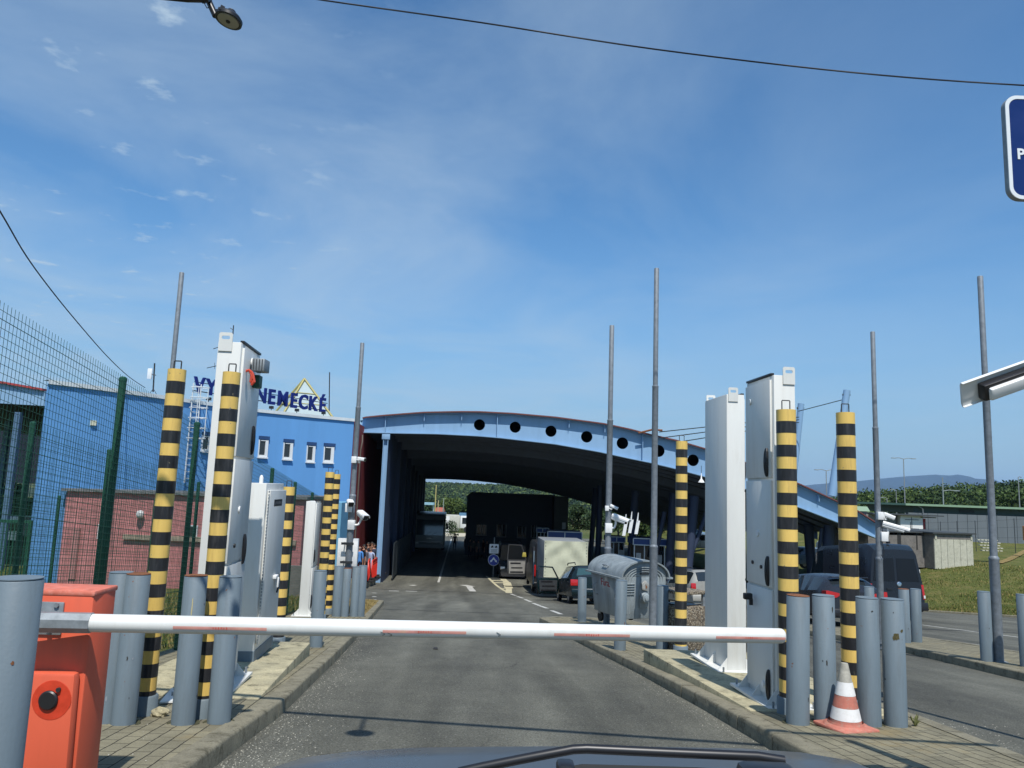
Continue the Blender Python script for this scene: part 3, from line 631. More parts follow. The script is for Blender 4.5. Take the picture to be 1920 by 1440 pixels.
cctv(at(678, 861, Yf), (1, -0.35, -0.12), 0.2, 0.1, 'white camera at the top of the pole by the blue building corner, pointing right', box=at(664, 862, Yf-0.1), shield=False)
cctv(at(657, 944, Yf-0.15), (0.35, -1, -0.25), 0.24, 0.13, 'white camera facing forward on the pole by the blue building corner', box=at(654, 952, Yf-0.08))
cctv(at(680, 967, Yf-0.1), (0.55, -0.8, -0.28), 0.34, 0.14, 'white camera on a bent arm on the pole by the red wall', box=at(659, 984, Yf-0.05))
Yg = gnd(1137, 1172, 0.12).y
cctv(at(1152, 951, Yg-0.1), (1, -0.3, -0.45), 0.2, 0.075, 'small white camera above the larger one on the pole behind the rubbish container', box=at(1138, 953, Yg-0.1), shield=False)
cctv(at(1162, 974, Yg-0.1), (0.85, -0.5, -0.3), 0.36, 0.14, 'large white camera on a bent arm on the pole behind the rubbish container', box=at(1141, 990, Yg-0.05))
Yi = pI.y
cctv(at(1668, 968, Yi-0.1), (0.9, -0.4, -0.4), 0.22, 0.1, 'upper white camera on the pole in front of the black van', box=at(1650, 967, Yi-0.1), shield=False)
cctv(at(1676, 989, Yi-0.1), (0.9, -0.3, -0.25), 0.42, 0.12, 'long white camera in the middle of the pole in front of the black van', box=at(1657, 1006, Yi-0.05))
t = thing('cable_conduit', pI+Vector((0.05, -0.06, 0)), 'thin black cable looping down the pole in front of the black van', 'cable'); MB().tube([at(x, y, Yi-0.09)-t.location for x, y in ((1655, 975), (1653, 985), (1655, 1000), (1654, 1015), (1658, 1035), (1655, 1046), (1652, 1040))], 0.007, 6).build('cable', BLACKPL, t)
# big camera close by at the right edge, on its own post outside the picture
YB = 3.6; cB = at(1905, 712, YB); fB = Vector((-0.93, 0.10, -0.37)).normalized()
t = thing('security_camera', cB, 'large white camera housing reaching in at the right edge, seen from below', 'security camera', 'white security cameras')
fB = Vector((-0.93, -0.02, -0.36)).normalized(); r_ = fB.cross(Vector((0, 0, 1))).normalized(); u_ = r_.cross(fB); ro = R(62); r_, u_ = r_*math.cos(ro)-u_*math.sin(ro), u_*math.cos(ro)+r_*math.sin(ro)
Mc = Matrix((r_, fB, u_)).transposed().to_4x4()
mb = MB(); mb.M = Mc; mb.prism([(x*0.82, -0.26, z) for x, z in ((-0.078, 0.018), (-0.08, 0.034), (-0.06, 0.042), (0.06, 0.042), (0.08, 0.034), (0.078, 0.018), (0.074, 0.018), (0.074, 0.03), (-0.074, 0.03), (-0.074, 0.018))], (0, 0.52, 0)); mb.build('sun_shield', WHITEPL, t, bevel=0.003)
mb = MB(); mb.M = Mc; mb.prism([(x*0.82, -0.26, z) for x, z in ((-0.046, -0.022), (0.056, -0.022), (0.056, 0.029), (-0.046, 0.029))], (0, 0.44, 0)); mb.build('window', BLACKPL, t, bevel=0.008)  # black spacer box painted as the deep shade between shield and housing
mb = MB(); mb.M = Mc; mb.prism([(x*0.82, -0.26, z) for x, z in ((-0.026, -0.046), (0.046, -0.046), (0.056, -0.020), (-0.030, -0.020))], (0, 0.425, 0)); mb.build('housing', WHITEPL, t, bevel=0.011)
bx_ = cB-fB*0.25; MB().tube([cB-fB*0.14+Vector((0, 0, -0.03)), bx_+Vector((0, 0, -0.02)), bx_+Vector((0.1, 0.02, -0.12)), Vector((cB.x+0.42, YB+0.2, cB.z-0.14))], 0.02, 8).build('arm', WHITEPL, t)
for o in list(t.children):
    if o.name.startswith('arm'): o.location = -t.location
pole(Vector((cB.x+0.47, YB+0.2, G(YB)+0.12)), 3.0, 0.06, 0.05, 1.0, 'steel post outside the right edge holding the large camera')
# ------------------------------------------------------------------ control box on the pole
t = thing('control_box', at(648, 1037, Yf-0.16), 'white control box clamped across the pole beside the bollards', 'control box')
W_ = 37/1442*Yf; H_ = 50/1442*Yf
MB().box((0, 0.25, 0), (W_, 0.12, H_)).build('cabinet', WHITEPL, t, bevel=0.01)
for z in (0.2, -0.2): MB().box((0.02, 0.04, z*H_/0.6), (W_*0.6, 0.04, 0.05)).box((0.02-0.08, 0.1, z*H_/0.6), (0.02, 0.15, 0.05)).box((0.02+0.08, 0.1, z*H_/0.6), (0.02, 0.15, 0.05)).build('clamp', STEELD, t)
# ------------------------------------------------------------------ white portal cabinets
def slot_plate(w_, h_, sw, sh, sz):
    o = [(-w_/2, 0), (w_/2, 0), (w_/2, h_-0.012), (w_/2-0.012, h_), (-w_/2+0.012, h_), (-w_/2, h_-0.012)]
    s_ = [(sw/2*math.cos(a)*0.35+(sw*0.3 if math.cos(a) > 0 else -sw*0.3), sz+sh/2*math.sin(a)) for a in [2*math.pi*k/20 for k in range(20)]]
    return [o, s_]
def portal(x, y, w_, d, z0, h, side, label, splits, lugx, buttons=(), rz=YAW, plate=True, handles=None, backlug=False, ribs=False):
    """narrow upright steel cabinet; front edge at local y=0, door leaves on the side given by side (+1 right, -1 left)"""
    t = thing('portal_cabinet', (x, y, z0), label, 'cabinet', 'white portal cabinets', rz)
    MB().box((0, d/2, h/2), (w_, d, h)).build('body', WHITE, t, bevel=0.006)
    zs = [0.05]+list(splits)+[h-0.03]
    for k in range(len(zs)-1):
        a, b = zs[k]+0.012, zs[k+1]-0.012; xd = side*(w_/2+0.011)
        dr = MB().box((xd, d/2+0.012, (a+b)/2), (0.022, d-0.06, b-a)).build('door', WHITE, t, bevel=0.004)
        hz = handles[k] if handles else a+0.22
        if hz is not None:
            mb = MB(); yh = 0.11; xx = xd+side*0.016; hl = 0.13
            for sgn in (1, -1): mb.tube([(xx+side*0.012*math.cos(q), yh+sgn*0.026*math.cos(q), hz+hl*math.sin(q)) for q in [(-1.45+2.9*i/10) for i in range(11)]], 0.010, 6)
            mb.tube([(xx, yh, hz-hl*0.95), (xx+side*0.014, yh, hz), (xx, yh, hz+hl*0.95)], 0.012, 6); mb.build('handle', BLACKPL, dr)
    for yy, zz, rr, m in buttons:
        xd = side*(w_/2+0.022); MB().cyl((xd, yy, zz), (xd+side*0.012, yy, zz), rr, n=16).build('cover_disc' if m is WHITEPL else 'lock', m, t, smooth=40)
    mb = MB(); mb.box((side*(w_/2-0.004), d*0.52, h+0.012), (0.035, d*0.93, 0.022)); mb.build('seal_strip', BLACKPL, t, bevel=0.004)
    if lugx is not None:
        for yy in ([-0.006, d+0.006] if backlug else [-0.006]):
            me = curve2d('lifting_lug', slot_plate(0.115, 0.165, 0.075, 0.032, 0.12), 0.005, WHITE); o = meshobj('lifting_lug', me, t); o.location = (lugx, yy, h-0.085); o.rotation_euler = (R(90), 0, 0)
    if plate:
        mb = MB(); mb.box((0, d/2, 0.006), (w_+0.26, d+0.3, 0.022)); mb.build('base_plate', WHITE, t)
        for sx_ in (-1, 1):
            for yy in (0.004, d*0.5, d-0.004): MB().prism([(sx_*w_/2, yy-0.004, 0.016), (sx_*(w_/2+0.11), yy-0.004, 0.016), (sx_*w_/2, yy-0.004, 0.15)], (0, 0.008, 0)).build('gusset', WHITE, t)
            for yy in (-0.1, d+0.1): MB().cyl((sx_*(w_/2+0.08), yy, 0.016), (sx_*(w_/2+0.08), yy, 0.07), 0.011, n=6).build('anchor_bolt', GALV, t)
    if ribs:
        mb = MB(); mb.box((side*(w_/2+0.015), 0.03, h*0.5), (0.02, 0.012, h*0.93)); mb.build('hinge', GALV, t)
        for k in range(42): pass
    return t
# left tall cabinet
yL = 6.62; a = at(410, 640, yL); b = at(453, 637, yL); zb = SLZ(6.9); h1 = a.z-zb
zz = lambda px, py, Y: at(px, py, Y).z-zb
tL1 = portal((a.x+b.x)/2, yL, b.x-a.x, 0.70, zb, h1, 1, 'tall white cabinet on the left island with a floodlight on its side', (zz(450, 1062, yL), zz(460, 858, yL)), -0.035,
       ((0.3, zz(455, 957, yL+0.2), 0.03, WHITEPL), (0.22, zz(447, 1024, yL+0.2), 0.018, BLACKPL)), handles=[None, zz(450, 1030, yL+.5), zz(476, 825, yL+.5)])
for o in tL1.children:
    if o.name.startswith('door'):
        for g in o.children: g.location = (0, 0.44, 0)
# left lower cabinet
yM = 8.3; a = at(469.5, 905, yM); b = at(500, 905, yM); zb2 = SLZ(8.6); h2 = a.z-zb2
tL2 = thing('hinged_cabinet', ((a.x+b.x)/2, yM, zb2), 'shorter white cabinet on the left island with a hinged door and black name plate', 'cabinet', None, YAW); w2 = b.x-a.x; d2 = 0.92
MB().box((0, d2/2, h2/2), (w2, d2, h2)).build('body', WHITE, tL2, bevel=0.008)
dr = MB().box((w2/2+0.02, d2/2+0.02, h2*0.53), (0.035, d2-0.06, h2*0.86)).build('door', WHITE, tL2, bevel=0.006)
MB().box((w2/2+0.0385, d2*0.52, h2*0.885), (0.004, 0.42, 0.075)).build('name_plate', BLACKPL, dr)
mb = MB()
for k in range(8): mb.box((w2/2+0.0412, d2*0.52-0.15+k*0.043, h2*0.885+random.uniform(-.004, .004)), (0.001, random.uniform(0.012, 0.03), random.uniform(0.022, 0.036)))
mb.build('faded_print', plain('plate_text', (0.12, 0.125, 0.135), 0.6), dr)
mb = MB()
for k in range(46): mb.cyl((w2/2+0.03, 0.012, h2*0.1+k*h2*0.0188), (w2/2+0.03, 0.012, h2*0.1+k*h2*0.0188+h2*0.012), 0.007, n=8)
mb.build('hinge', GALV, dr)
mb = MB(); mb.box((w2/2+0.05, d2*0.62, h2*0.44), (0.05, 0.13, 0.04)); mb.box((w2/2+0.075, d2*0.66, h2*0.405), (0.025, 0.05, 0.11)); mb.build('handle', WHITEPL, dr, bevel=0.008)
MB().tube([(w2/2+0.06, d2*0.74, h2*0.45), (w2/2+0.08, d2*0.75, h2*0.40), (w2/2+0.06, d2*0.72, h2*0.34)], 0.012, 6).build('handle', STEELD, dr)
MB().box((0.004, d2/2, 0.06), (w2+0.006, d2+0.006, 0.12)).build('plinth', BLUEGREY, tL2)
MB().lathe([(0.022, 0), (0.022, 0.06), (0.012, 0.085), (0.002, 0.09)], (0, 0.12, h2-0.003), 12).build('cap', WHITEPL, tL2, smooth=60)
MB().lathe([(0.016, 0), (0.016, 0.05), (0.004, 0.07)], (w2/2-0.01, d2-0.35, h2*0.11), 10).build('label_tag', WHITEPL, tL2)
# left thin far pillar
yN = 16.8; a = at(574, 938, yN); b = at(593, 938, yN); zb3 = G(yN)+0.13
portal(at(583.5, 938, yN).x, yN, 0.2, 0.7, zb3, at(583, 940, yN).z-zb3, 1, 'slim white cabinet beyond the left slab, partly behind the pair of striped posts', (1.0,), None, plate=True)
# right cabinets
yR = 7.12; a = at(1450, 703, yR); b = at(1491, 701, yR); zr = SRZ(7.3); zz = lambda px, py, Y=yR+0.2: at(px, py, Y).z-zr
portal((a.x+b.x)/2, yR, b.x-a.x, 0.64, zr, a.z-zr, -1, 'taller white cabinet on the right island, nearer to the road barrier tip', (zz(1445, 1101), zz(1445, 899)), 0.042,
       ((0.5, zz(1408, 747), 0.03, WHITEPL), (0.34, zz(1424, 1001), 0.03, WHITEPL), (0.46, zz(1413, 1058), 0.017, BLACKPL), (0.26, zz(1438, 1064), 0.017, BLACKPL), (0.24, zz(1445, 1283), 0.028, WHITEPL)), handles=[zz(1455, 1290, yR), zz(1448, 1073, yR), zz(1443, 866, yR)])
yS = 8.9; a = at(1362, 739, yS); b = at(1396, 738, yS); zs_ = SRZ(9.1)
portal((a.x+b.x)/2, yS, b.x-a.x, 0.74, zs_, a.z-zs_, 1, 'white cabinet on the right island farther up the road, seen beside the litter bin', (1.0, 2.0), -0.03, (), backlug=True)
t = thing('cable_box', at(1408, 1118, yR+0.4), 'small black connector box at the edge of the taller right cabinet', 'box'); MB().box((-0.03, 0, 0), (0.08, 0.06, 0.06)).build('case', BLACKPL, t, bevel=0.01); MB().box((0.0, 0, -0.05), (0.03, 0.03, 0.06)).build('plug', BLACKPL, t)
# floodlight, red strap and dark box on the left tall cabinet
t = thing('floodlight', at(485, 686, yL+0.35), 'grey box floodlight fixed high on the left white cabinet', 'floodlight'); fx = 0.12
MB().box((0.02, 0, 0), (0.115, 0.16, 0.115)).build('housing', GALV, t, bevel=0.008)
mb = MB()
for k in range(4): mb.box((-0.02+k*0.026, -0.082, 0), (0.006, 0.006, 0.1))
mb.build('grille', STEELD, t)
MB().cyl((-0.085, -0.02, 0.02), (-0.04, -0.02, 0.02), 0.045, n=18).build('bracket', WHITEPL, t, smooth=40)
t = thing('red_strap', at(470, 700, yL+0.2), 'tangled red strap below the floodlight', 'strap'); mb = MB()
mb.tube([at(x, y, yL+0.15)-t.location for x, y in ((461, 696), (467, 694), (472, 698), (473, 706), (476, 712), (473, 720), (470, 716), (472, 704), (468, 697), (474, 700), (477, 716), (471, 722))], 0.012, 6); mb.build('webbing', mat('red_plastic', (0.5, 0.06, 0.03), 0.5, var=0.2), t)
t = thing('dark_box', at(483, 716, yL+0.45), 'dark green box hanging under the floodlight', 'box'); MB().box((0, 0, 0), (0.06, 0.1, 0.12)).build('case', GREEN, t, bevel=0.01); MB().box((-0.035, -0.01, 0), (0.02, 0.08, 0.11)).build('lid', BLACKPL, t, bevel=0.006)
# flat white plate left on the slab, stone
t = tag(MB().prism([gnd(x, y, 0.13) for x, y in ((299, 1319), (327, 1318), (330, 1295), (322, 1292))], (0, 0, 0.012)).build('metal_plate', WHITE), 'flat white metal plate on the ground behind the leftmost bollards', 'metal plate')
def rock(name, c, s, m, lab, cat, seed):
    rnd = random.Random(seed); bm = bmesh.new(); bmesh.ops.create_icosphere(bm, subdivisions=3, radius=1.0)
    ph = [rnd.uniform(0, 6) for _ in range(6)]
    for v in bm.verts:
        k = 1+0.16*math.sin(3*v.co.x+ph[0])*math.cos(2.5*v.co.y+ph[1])+0.1*math.sin(6*v.co.z+5*v.co.x+ph[2])+0.05*math.sin(13*v.co.y+ph[3]); v.co = Vector((v.co.x*s[0]*k, v.co.y*s[1]*k, v.co.z*s[2]*k))
    me = bpy.data.meshes.new(name); bm.to_mesh(me); bm.free(); me.materials.append(m); o = meshobj(name, me); o.location = c; return tag(o, lab, cat)
rock('stone', gnd(298, 1343, 0.12)+Vector((0, 0, 0.025)), (0.065, 0.05, 0.034), SLAB, 'rough pale stone on the ground between the leftmost bollards', 'stone', 4)
# ------------------------------------------------------------------ road barrier
YA, YZ = 3.665, 4.15
YF = 3.75
cf = at(176, 1109, YF); zt = cf.z; zg = G(3.9)+0.12; wC = 0.36
t = thing('barrier_cabinet', (cf.x-wC/2*math.cos(R(2)), YF, zg), 'faded orange road barrier cabinet carrying the white boom', 'barrier', None, R(2))
hC = zt-zg
MB().box((0, 0.115, hC*0.5-0.2), (wC, 0.23, hC+0.37)).build('housing', ORANGE, t, bevel=0.012)
MB().box((0, 0.115, hC-0.012), (wC+0.01, 0.24, 0.026)).build('lid', ORANGETOP, t, bevel=0.008)
zd = at(120, 1262, YF-0.05).z-zg; dz_ = zd
mb = MB(); mb.prism([(-wC/2+0.02, 0, -0.05), (wC/2-0.006, 0, -0.05), (wC/2-0.02, 0, dz_), (-wC/2+0.02, 0, dz_)], (0, -0.06, 0)); dr = mb.build('front_door', ORANGE, t, bevel=0.018)
c = at(88, 1314, YF-0.07); lx, lz = c.x-t.location.x, c.z-zg
mb = MB(); mb.lathe([(0.088, 0.0005), (0.086, 0.0012)], n=26); o = mb.build('stain', mat('fresh_red', (0.60, 0.05, 0.018), 0.5, var=0.2, vscale=20), dr); o.location = (lx+0.012, -0.06, lz); o.rotation_euler = (R(90), 0, 0)
mb = MB(); mb.lathe([(0.043, 0), (0.043, 0.01), (0.037, 0.015)], n=26); o = mb.build('cover_disc', BLACKPL, dr, smooth=40); o.location = (lx, -0.06, lz); o.rotation_euler = (R(90), R(20), 0)
c = at(107, 1294, YF-0.07); MB().cyl((c.x-t.location.x, -0.06, c.z-zg), (c.x-t.location.x, -0.073, c.z-zg), 0.010, n=14).build('lock', STEELD, dr, smooth=40)
pa = at(172, 1168, YA); pz = at(1470, 1192.5, YZ); rB = 0.0405
zb_ = pa.z-zg
c1 = at(116, 1143, YF-0.02)
mb = MB(); mb.box(((c1.x-t.location.x-wC*0.42)/2-0.03, -0.006, zb_), (c1.x-t.location.x+wC*0.42+0.06, 0.012, 0.15)); mb.build('mounting_plate', GALV, t, bevel=0.004)
for k, zo in ((0, 0.062), (1, -0.062)): MB().cyl((c1.x-t.location.x-0.03-k*0.02, -0.012, zb_+zo), (c1.x-t.location.x-0.03-k*0.02, -0.022, zb_+zo), 0.012, n=6).build('bolt', GALV, t)
bt = thing('barrier_boom', pa, 'long white barrier boom lowered across the lane with faded red stickers', 'boom')
dB = (pz-pa).normalized(); LB = (pz-pa).length; rr_ = Vector((0, 0, 1)); sd_ = dB.cross(rr_).normalized(); upB = sd_.cross(dB)
MBm = Matrix((dB, sd_, upB)).transposed().to_4x4()        # local x along the boom, y away from the road user, z up
if sd_.y < 0: pass
def boomring(mb, x, r, n=26, sq=1.0): return [mb.P((x, r*sq*math.cos(2*math.pi*k/n), r*math.sin(2*math.pi*k/n))) for k in range(n)]
mb = MB(); mb.M = MBm; prev = None; n = 26
for x, r in [(0, rB), (LB*0.25, rB*0.998), (LB*0.5, rB*0.985), (LB*0.75, rB*0.965), (LB-0.03, rB*0.94), (LB-0.012, rB*0.9), (LB-0.003, rB*0.75), (LB, rB*0.45)]:
    ring = boomring(mb, x, r, n)
    if prev:
        for k in range(n): mb.F((prev[k], prev[(k+1) % n], ring[(k+1) % n], ring[k]))
    else: mb.F(ring[::-1])
    prev = ring
mb.F(prev); mb.build('boom_tube', WHITE, bt, smooth=50)
mb = MB(); mb.M = MBm; n = 8; prev = None
for x in (-0.27, 0.0): 
    ring = [mb.P((x, 0.047*math.cos(2*math.pi*(k+.5)/n), 0.047*math.sin(2*math.pi*(k+.5)/n))) for k in range(n)]
    if prev:
        for k in range(n): mb.F((prev[k], prev[(k+1) % n], ring[(k+1) % n], ring[k]))
    else: mb.F(ring[::-1])
    prev = ring
mb.F(prev); mb.build('boom_clamp', GALV, bt)
REDST = mat('faded_red_sticker', (0.66, 0.30, 0.25), 0.6, var=0.3, vscale=9, dirt=0.7, dirtcol=(0.66, 0.45, 0.30))
REDTX = plain('sticker_ink', (0.55, 0.07, 0.05), 0.7)
front = -1 if (MBm @ Vector((0, 1, 0))).y > 0 else 1
for x0, x1 in ((329, 503), (718, 873), (1036, 1177), (1337, 1466)):
    u = lambda px: (at(px, 1170, 0.5*(YA+YZ)).x, )[0]
    def along(px):
        lo, hi = 0, LB
        for _ in range(40):
            m_ = (lo+hi)/2; q_ = pa+dB*m_; d_ = ray(px, 1167+(px-172)*24/1298.)
            if q_.x/q_.y < d_[0]/d_[1]: lo = m_
            else: hi = m_
        return lo
    a, b = along(x0), along(x1); mb = MB(); mb.M = MBm; rows = []
    for i in range(13):
        x = a+(b-a)*i/12; r = rB*(1-0.06*(x/LB)**1.3)+0.0011
        rows.append([(x, front*r*math.cos(q), r*math.sin(q)) for q in [R(-20+k*5) for k in range(5)]])
    mb.grid(rows); st = mb.build('sticker', REDST, bt, smooth=60)
    mb = MB(); mb.M = MBm; xm = a+(b-a)*0.42; rnd = random.Random(int(x0))
    for k in range(6):
        x = xm+k*0.012; r = rB*(1-0.06*(x/LB)**1.3)+0.0019; q = R(-14+rnd.uniform(-3, 3)); q2 = R(-4+rnd.uniform(-2, 3))
        mb.poly([(x, front*r*math.cos(q), r*math.sin(q)), (x+0.005, front*r*math.cos(q), r*math.sin(q)), (x+0.005, front*r*math.cos(q2), r*math.sin(q2)), (x, front*r*math.cos(q2), r*math.sin(q2))])
    mb.build('print', REDTX, st)
mb = MB(); mb.M = MBm
for x, q in ((LB*0.39, -40), (LB*0.40, -47), (LB*0.555, -30)):
    r = rB+0.0012; mb.tube([(x+0.012*math.sin(i), front*r*math.cos(R(q+i*7)), r*math.sin(R(q+i*7))) for i in range(5)], 0.0012, 4)
mb.build('scuff', DRK, bt)
# ------------------------------------------------------------------ green wire fences
def wire_fence(pts, h, label, step=0.05, hstep=0.06, postr=0.036, dz=0.11, wr=0.0021, first_ext=True, group='green wire mesh fences'):
    """pts: post positions (x, y); posts and one mesh panel between each two of them"""
    t = thing('mesh_fence', (0, 0, 0), label, 'fence', group)
    for k, (x, y) in enumerate(pts):
        MB().lathe([(postr, -0.1), (postr, h-0.01), (postr*1.08, h-0.01), (postr*1.08, h+0.02), (postr*0.6, h+0.035)], (x, y, G(y)+dz), 14).build('post', GREEN, t, smooth=40)
    for (ax, ay), (bx, by) in zip(pts, pts[1:]):
        L = math.hypot(bx-ax, by-ay); nx, ny = (bx-ax)/L, (by-ay)/L; ox, oy = ny*(postr+0.006), -nx*(postr+0.006); V, Fq = [], []
        def wire(p, q, r):
            d = np.array(q)-np.array(p); d = d/np.linalg.norm(d); a = np.cross(d, [0.31, 0.7, 0.64]); a /= np.linalg.norm(a); b = np.cross(d, a); i = len(V)
            for c in (p, q):
                for j in range(3): V.append(np.array(c)+r*(a*math.cos(2.094*j)+b*math.sin(2.094*j)))
            for j in range(3): Fq.append((i+j, i+(j+1) % 3, i+3+(j+1) % 3, i+3+j))
        nv = int(L/step)
        for i in range(nv+1):
            s_ = (i+0.5)*L/(nv+1); x, y = ax+nx*s_+ox, ay+ny*s_+oy; g = G(y)+dz; wire((x, y, g+0.05), (x, y, g+h+0.02), wr)
        nh = int((h-0.06)/hstep)
        for j in range(nh+1):
            z = 0.06+j*hstep; wire((ax+ox, ay+oy, G(ay)+dz+z), (bx+ox, by+oy, G(by)+dz+z), wr*(1.5 if j in (nh//2, nh-1) else 1))
        meshobj('mesh_panel', fastmesh('mesh_panel', V, Fq, [GREEN]), t)
    return t
fy = [2.6, 5.05, 7.48, 9.88, 12.25, 14.55, 16.95, 19.35, 21.9]
wire_fence([(FX(y), y) for y in fy], 2.80, 'tall green wire mesh fence running along the left pavement beside the striped posts')
wire_fence([(-6.2-0.09*(y-10), y) for y in (5.2, 7.6, 10.0, 12.4, 14.8, 17.2, 19.6)], 2.75, 'second green wire mesh fence farther in, behind the one along the pavement', step=0.07, hstep=0.075, wr=0.0026)
wire_fence([(-17, 20.5), (-14.4, 20.6), (-11.9, 20.7), (-9.4, 20.8)], 2.6, 'cross fence of green mesh in front of the pink annex', step=0.07, hstep=0.08, wr=0.003)
t = thing('fence_gate', (-12.1, 19.0, G(19)+0.1), 'green metal gate frame standing in the yard in front of the pink annex', 'gate')
mb = MB()
for x in (-0.55, 0.55): mb.box((x, 0, 0.95), (0.07, 0.07, 1.9))
mb.box((0, 0, 1.86), (1.03, 0.06, 0.07)); mb.box((0, 0, 0.15), (1.03, 0.06, 0.06)); mb.build('gate_frame', GREEN, t)
mb = MB()
for k in range(11): mb.box((-0.46+k*0.092, 0, 1.0), (0.018, 0.018, 1.65))
mb.build('bars', GREEN, t); MB().tube([(-0.5, -0.05, 1.0), (-0.3, -0.06, 1.02), (-0.15, -0.05, 1.08)], 0.014, 6).build('handle', GALV, t)
# ------------------------------------------------------------------ traffic cone
pc = gnd(1586, 1366, 0.12); hc = at(1577, 1243, pc.y).z-pc.z
t = thing('traffic_cone', pc, 'dirty red and white striped traffic cone in front of the right bollards', 'traffic cone', None, R(20))
CONER = mat('cone_red', (0.50, 0.17, 0.12), 0.75, var=0.25, vscale=12, dirt=0.9, dirtcol=(0.36, 0.27, 0.21)); CONEW = mat('cone_white', (0.74, 0.73, 0.70), 0.55, var=0.08, vscale=9, dirt=0.4, dirtcol=(0.45, 0.42, 0.37)); CONEG = mat('cone_tip', (0.40, 0.38, 0.32), 0.8, var=0.3, vscale=20, dirt=0.5, dirtcol=(0.3, 0.27, 0.22))
cone_r = lambda f: 0.128*(1-f)+0.026*f
mb = MB()
for k, (f0, f1, ci) in enumerate(((0.06, 0.155, 0), (0.155, 0.335, 1), (0.335, 0.52, 0), (0.52, 0.72, 1), (0.72, 1.0, 2))):
    mb.cur = ci; e = 0.0015 if ci == 1 else 0; mb.lathe([(cone_r(f0)+e, f0*hc), (cone_r(f1)+e, f1*hc)], n=32, caps=(k == 4))
mb.build('cone', [CONER, CONEW, CONEG], t, smooth=45)
mb = MB(); mb.cur = 0; mb.box((0, 0, 0.014), (0.34, 0.34, 0.028)); mb.build('base', CONER, t, bevel=0.01)
MB().lathe([(0.168, 0.026), (0.16, 0.036), (0.135, 0.042), (0.128, 0.06)], n=32, caps=False).build('collar', CONER, t, smooth=50)
# ------------------------------------------------------------------ galvanised rubbish container
BIN = mat('bin_zinc', (0.25, 0.285, 0.295), 0.55, 0.12, var=0.35, vscale=7, dirt=0.5, dirtcol=(0.13, 0.155, 0.165), bump=0.1, bscale=30, streak=True)
pb = gnd(1164, 1184, 0.12); sc = 1.0
t = thing('rubbish_container', pb, 'large galvanised rubbish container with curved lid and red writing on its side', 'rubbish container', None, R(20))
Wb, Lb = 1.04, 1.40; zb0, zb1 = 0.22, 1.05
def binring(z, k): return [(Wb/2*(1-k)+0, Lb/2)]
mb = MB(); c0 = Vector((Wb/2, Lb/2, 0)); tp = 0.07
lo = [(tp, tp, zb0), (Wb-tp, tp, zb0), (Wb-tp, Lb-tp, zb0), (tp, Lb-tp, zb0)]; hi = [(0, 0, zb1), (Wb, 0, zb1), (Wb, Lb, zb1), (0, Lb, zb1)]
I = [mb.P(p) for p in lo]; J = [mb.P(p) for p in hi]
for k in range(4): mb.F((I[k], I[(k+1) % 4], J[(k+1) % 4], J[k]))
mb.F(I[::-1]); mb.F(J)
# arched end walls under the lid
def arch(y, n=18, e=0.0): return [(Wb/2-math.cos(math.pi*k/n)*(Wb/2+e), y, zb1+math.sin(math.pi*k/n)*(0.30+e)) for k in range(n+1)]
for y in (0.005, Lb-0.03): mb.prism([p for p in arch(y)][::-1], (0, 0.025, 0))
mb.build('body', BIN, t, bevel=0.012)
mb = MB(); n = 18; A = arch(-0.07, n, 0.035); B = arch(Lb+0.07, n, 0.035); A2 = arch(-0.07, n, 0.005); B2 = arch(Lb+0.07, n, 0.005)
mb.grid([A, B]); mb.grid([A2, B2]); mb.grid([A, A2]); mb.grid([B, B2])
mb.box((-0.035, Lb/2, zb1-0.02), (0.13, Lb+0.14, 0.035)); mb.box((Wb+0.035, Lb/2, zb1-0.02), (0.13, Lb+0.14, 0.035)); ld = mb.build('lid', BIN, t, smooth=50)
MB().tube([(0.06, Lb*0.5-0.1, zb1+0.13), (-0.02, Lb*0.5-0.1, zb1+0.17), (-0.02, Lb*0.5+0.1, zb1+0.17), (0.06, Lb*0.5+0.1, zb1+0.13)], 0.012, 8).build('handle', GALV, ld, smooth=60)
for k, dr_ in enumerate((0.10, 0.16, 0.22)):
    pts = [(Wb/2-math.cos(math.pi*i/16)*(Wb/2-dr_), -0.004, zb1-0.02+math.sin(math.pi*i/16)*(0.28-dr_*0.7)) for i in range(17)]
    pts = [(dr_, tp*0.9, zb0+0.1)]+[(dr_, 0.02, zb1-0.1)]+pts+[(Wb-dr_, 0.02, zb1-0.1)]+[(Wb-dr_, tp*0.9, zb0+0.1)]; MB().tube(pts, 0.012, 6).build('rib', BIN, t, smooth=60)
for k in range(5): 
    z = zb1-0.14-k*0.05; MB().tube([(0.1+k*0.004, 0.0+0.004*k, z), (0.3, 0.0+0.004*k, z)], 0.011, 6).build('rib', BIN, t, smooth=60)
z = 0.72; yt = 0.018
MB().prism([(Wb/2-0.09, yt+0.03, z-0.28), (Wb/2+0.09, yt+0.03, z-0.28), (Wb/2+0.12, yt+0.02, z+0.05), (Wb/2+0.09, yt, z+0.3), (Wb/2-0.09, yt, z+0.3), (Wb/2-0.12, yt+0.02, z+0.05)], (0, -0.03, 0)).build('trunnion_plate', BIN, t, bevel=0.01)
mb = MB(); mb.M = Matrix.Translation((Wb/2, yt-0.02, z-0.08)) @ Matrix.Rotation(R(90), 4, 'X'); mb.lathe([(0.11, 0), (0.11, 0.025), (0.085, 0.04), (0.085, 0.09), (0.07, 0.1), (0.045, 0.1), (0.045, 0.125), (0.02, 0.13)], n=26); mb.build('trunnion', BIN, t, smooth=40)
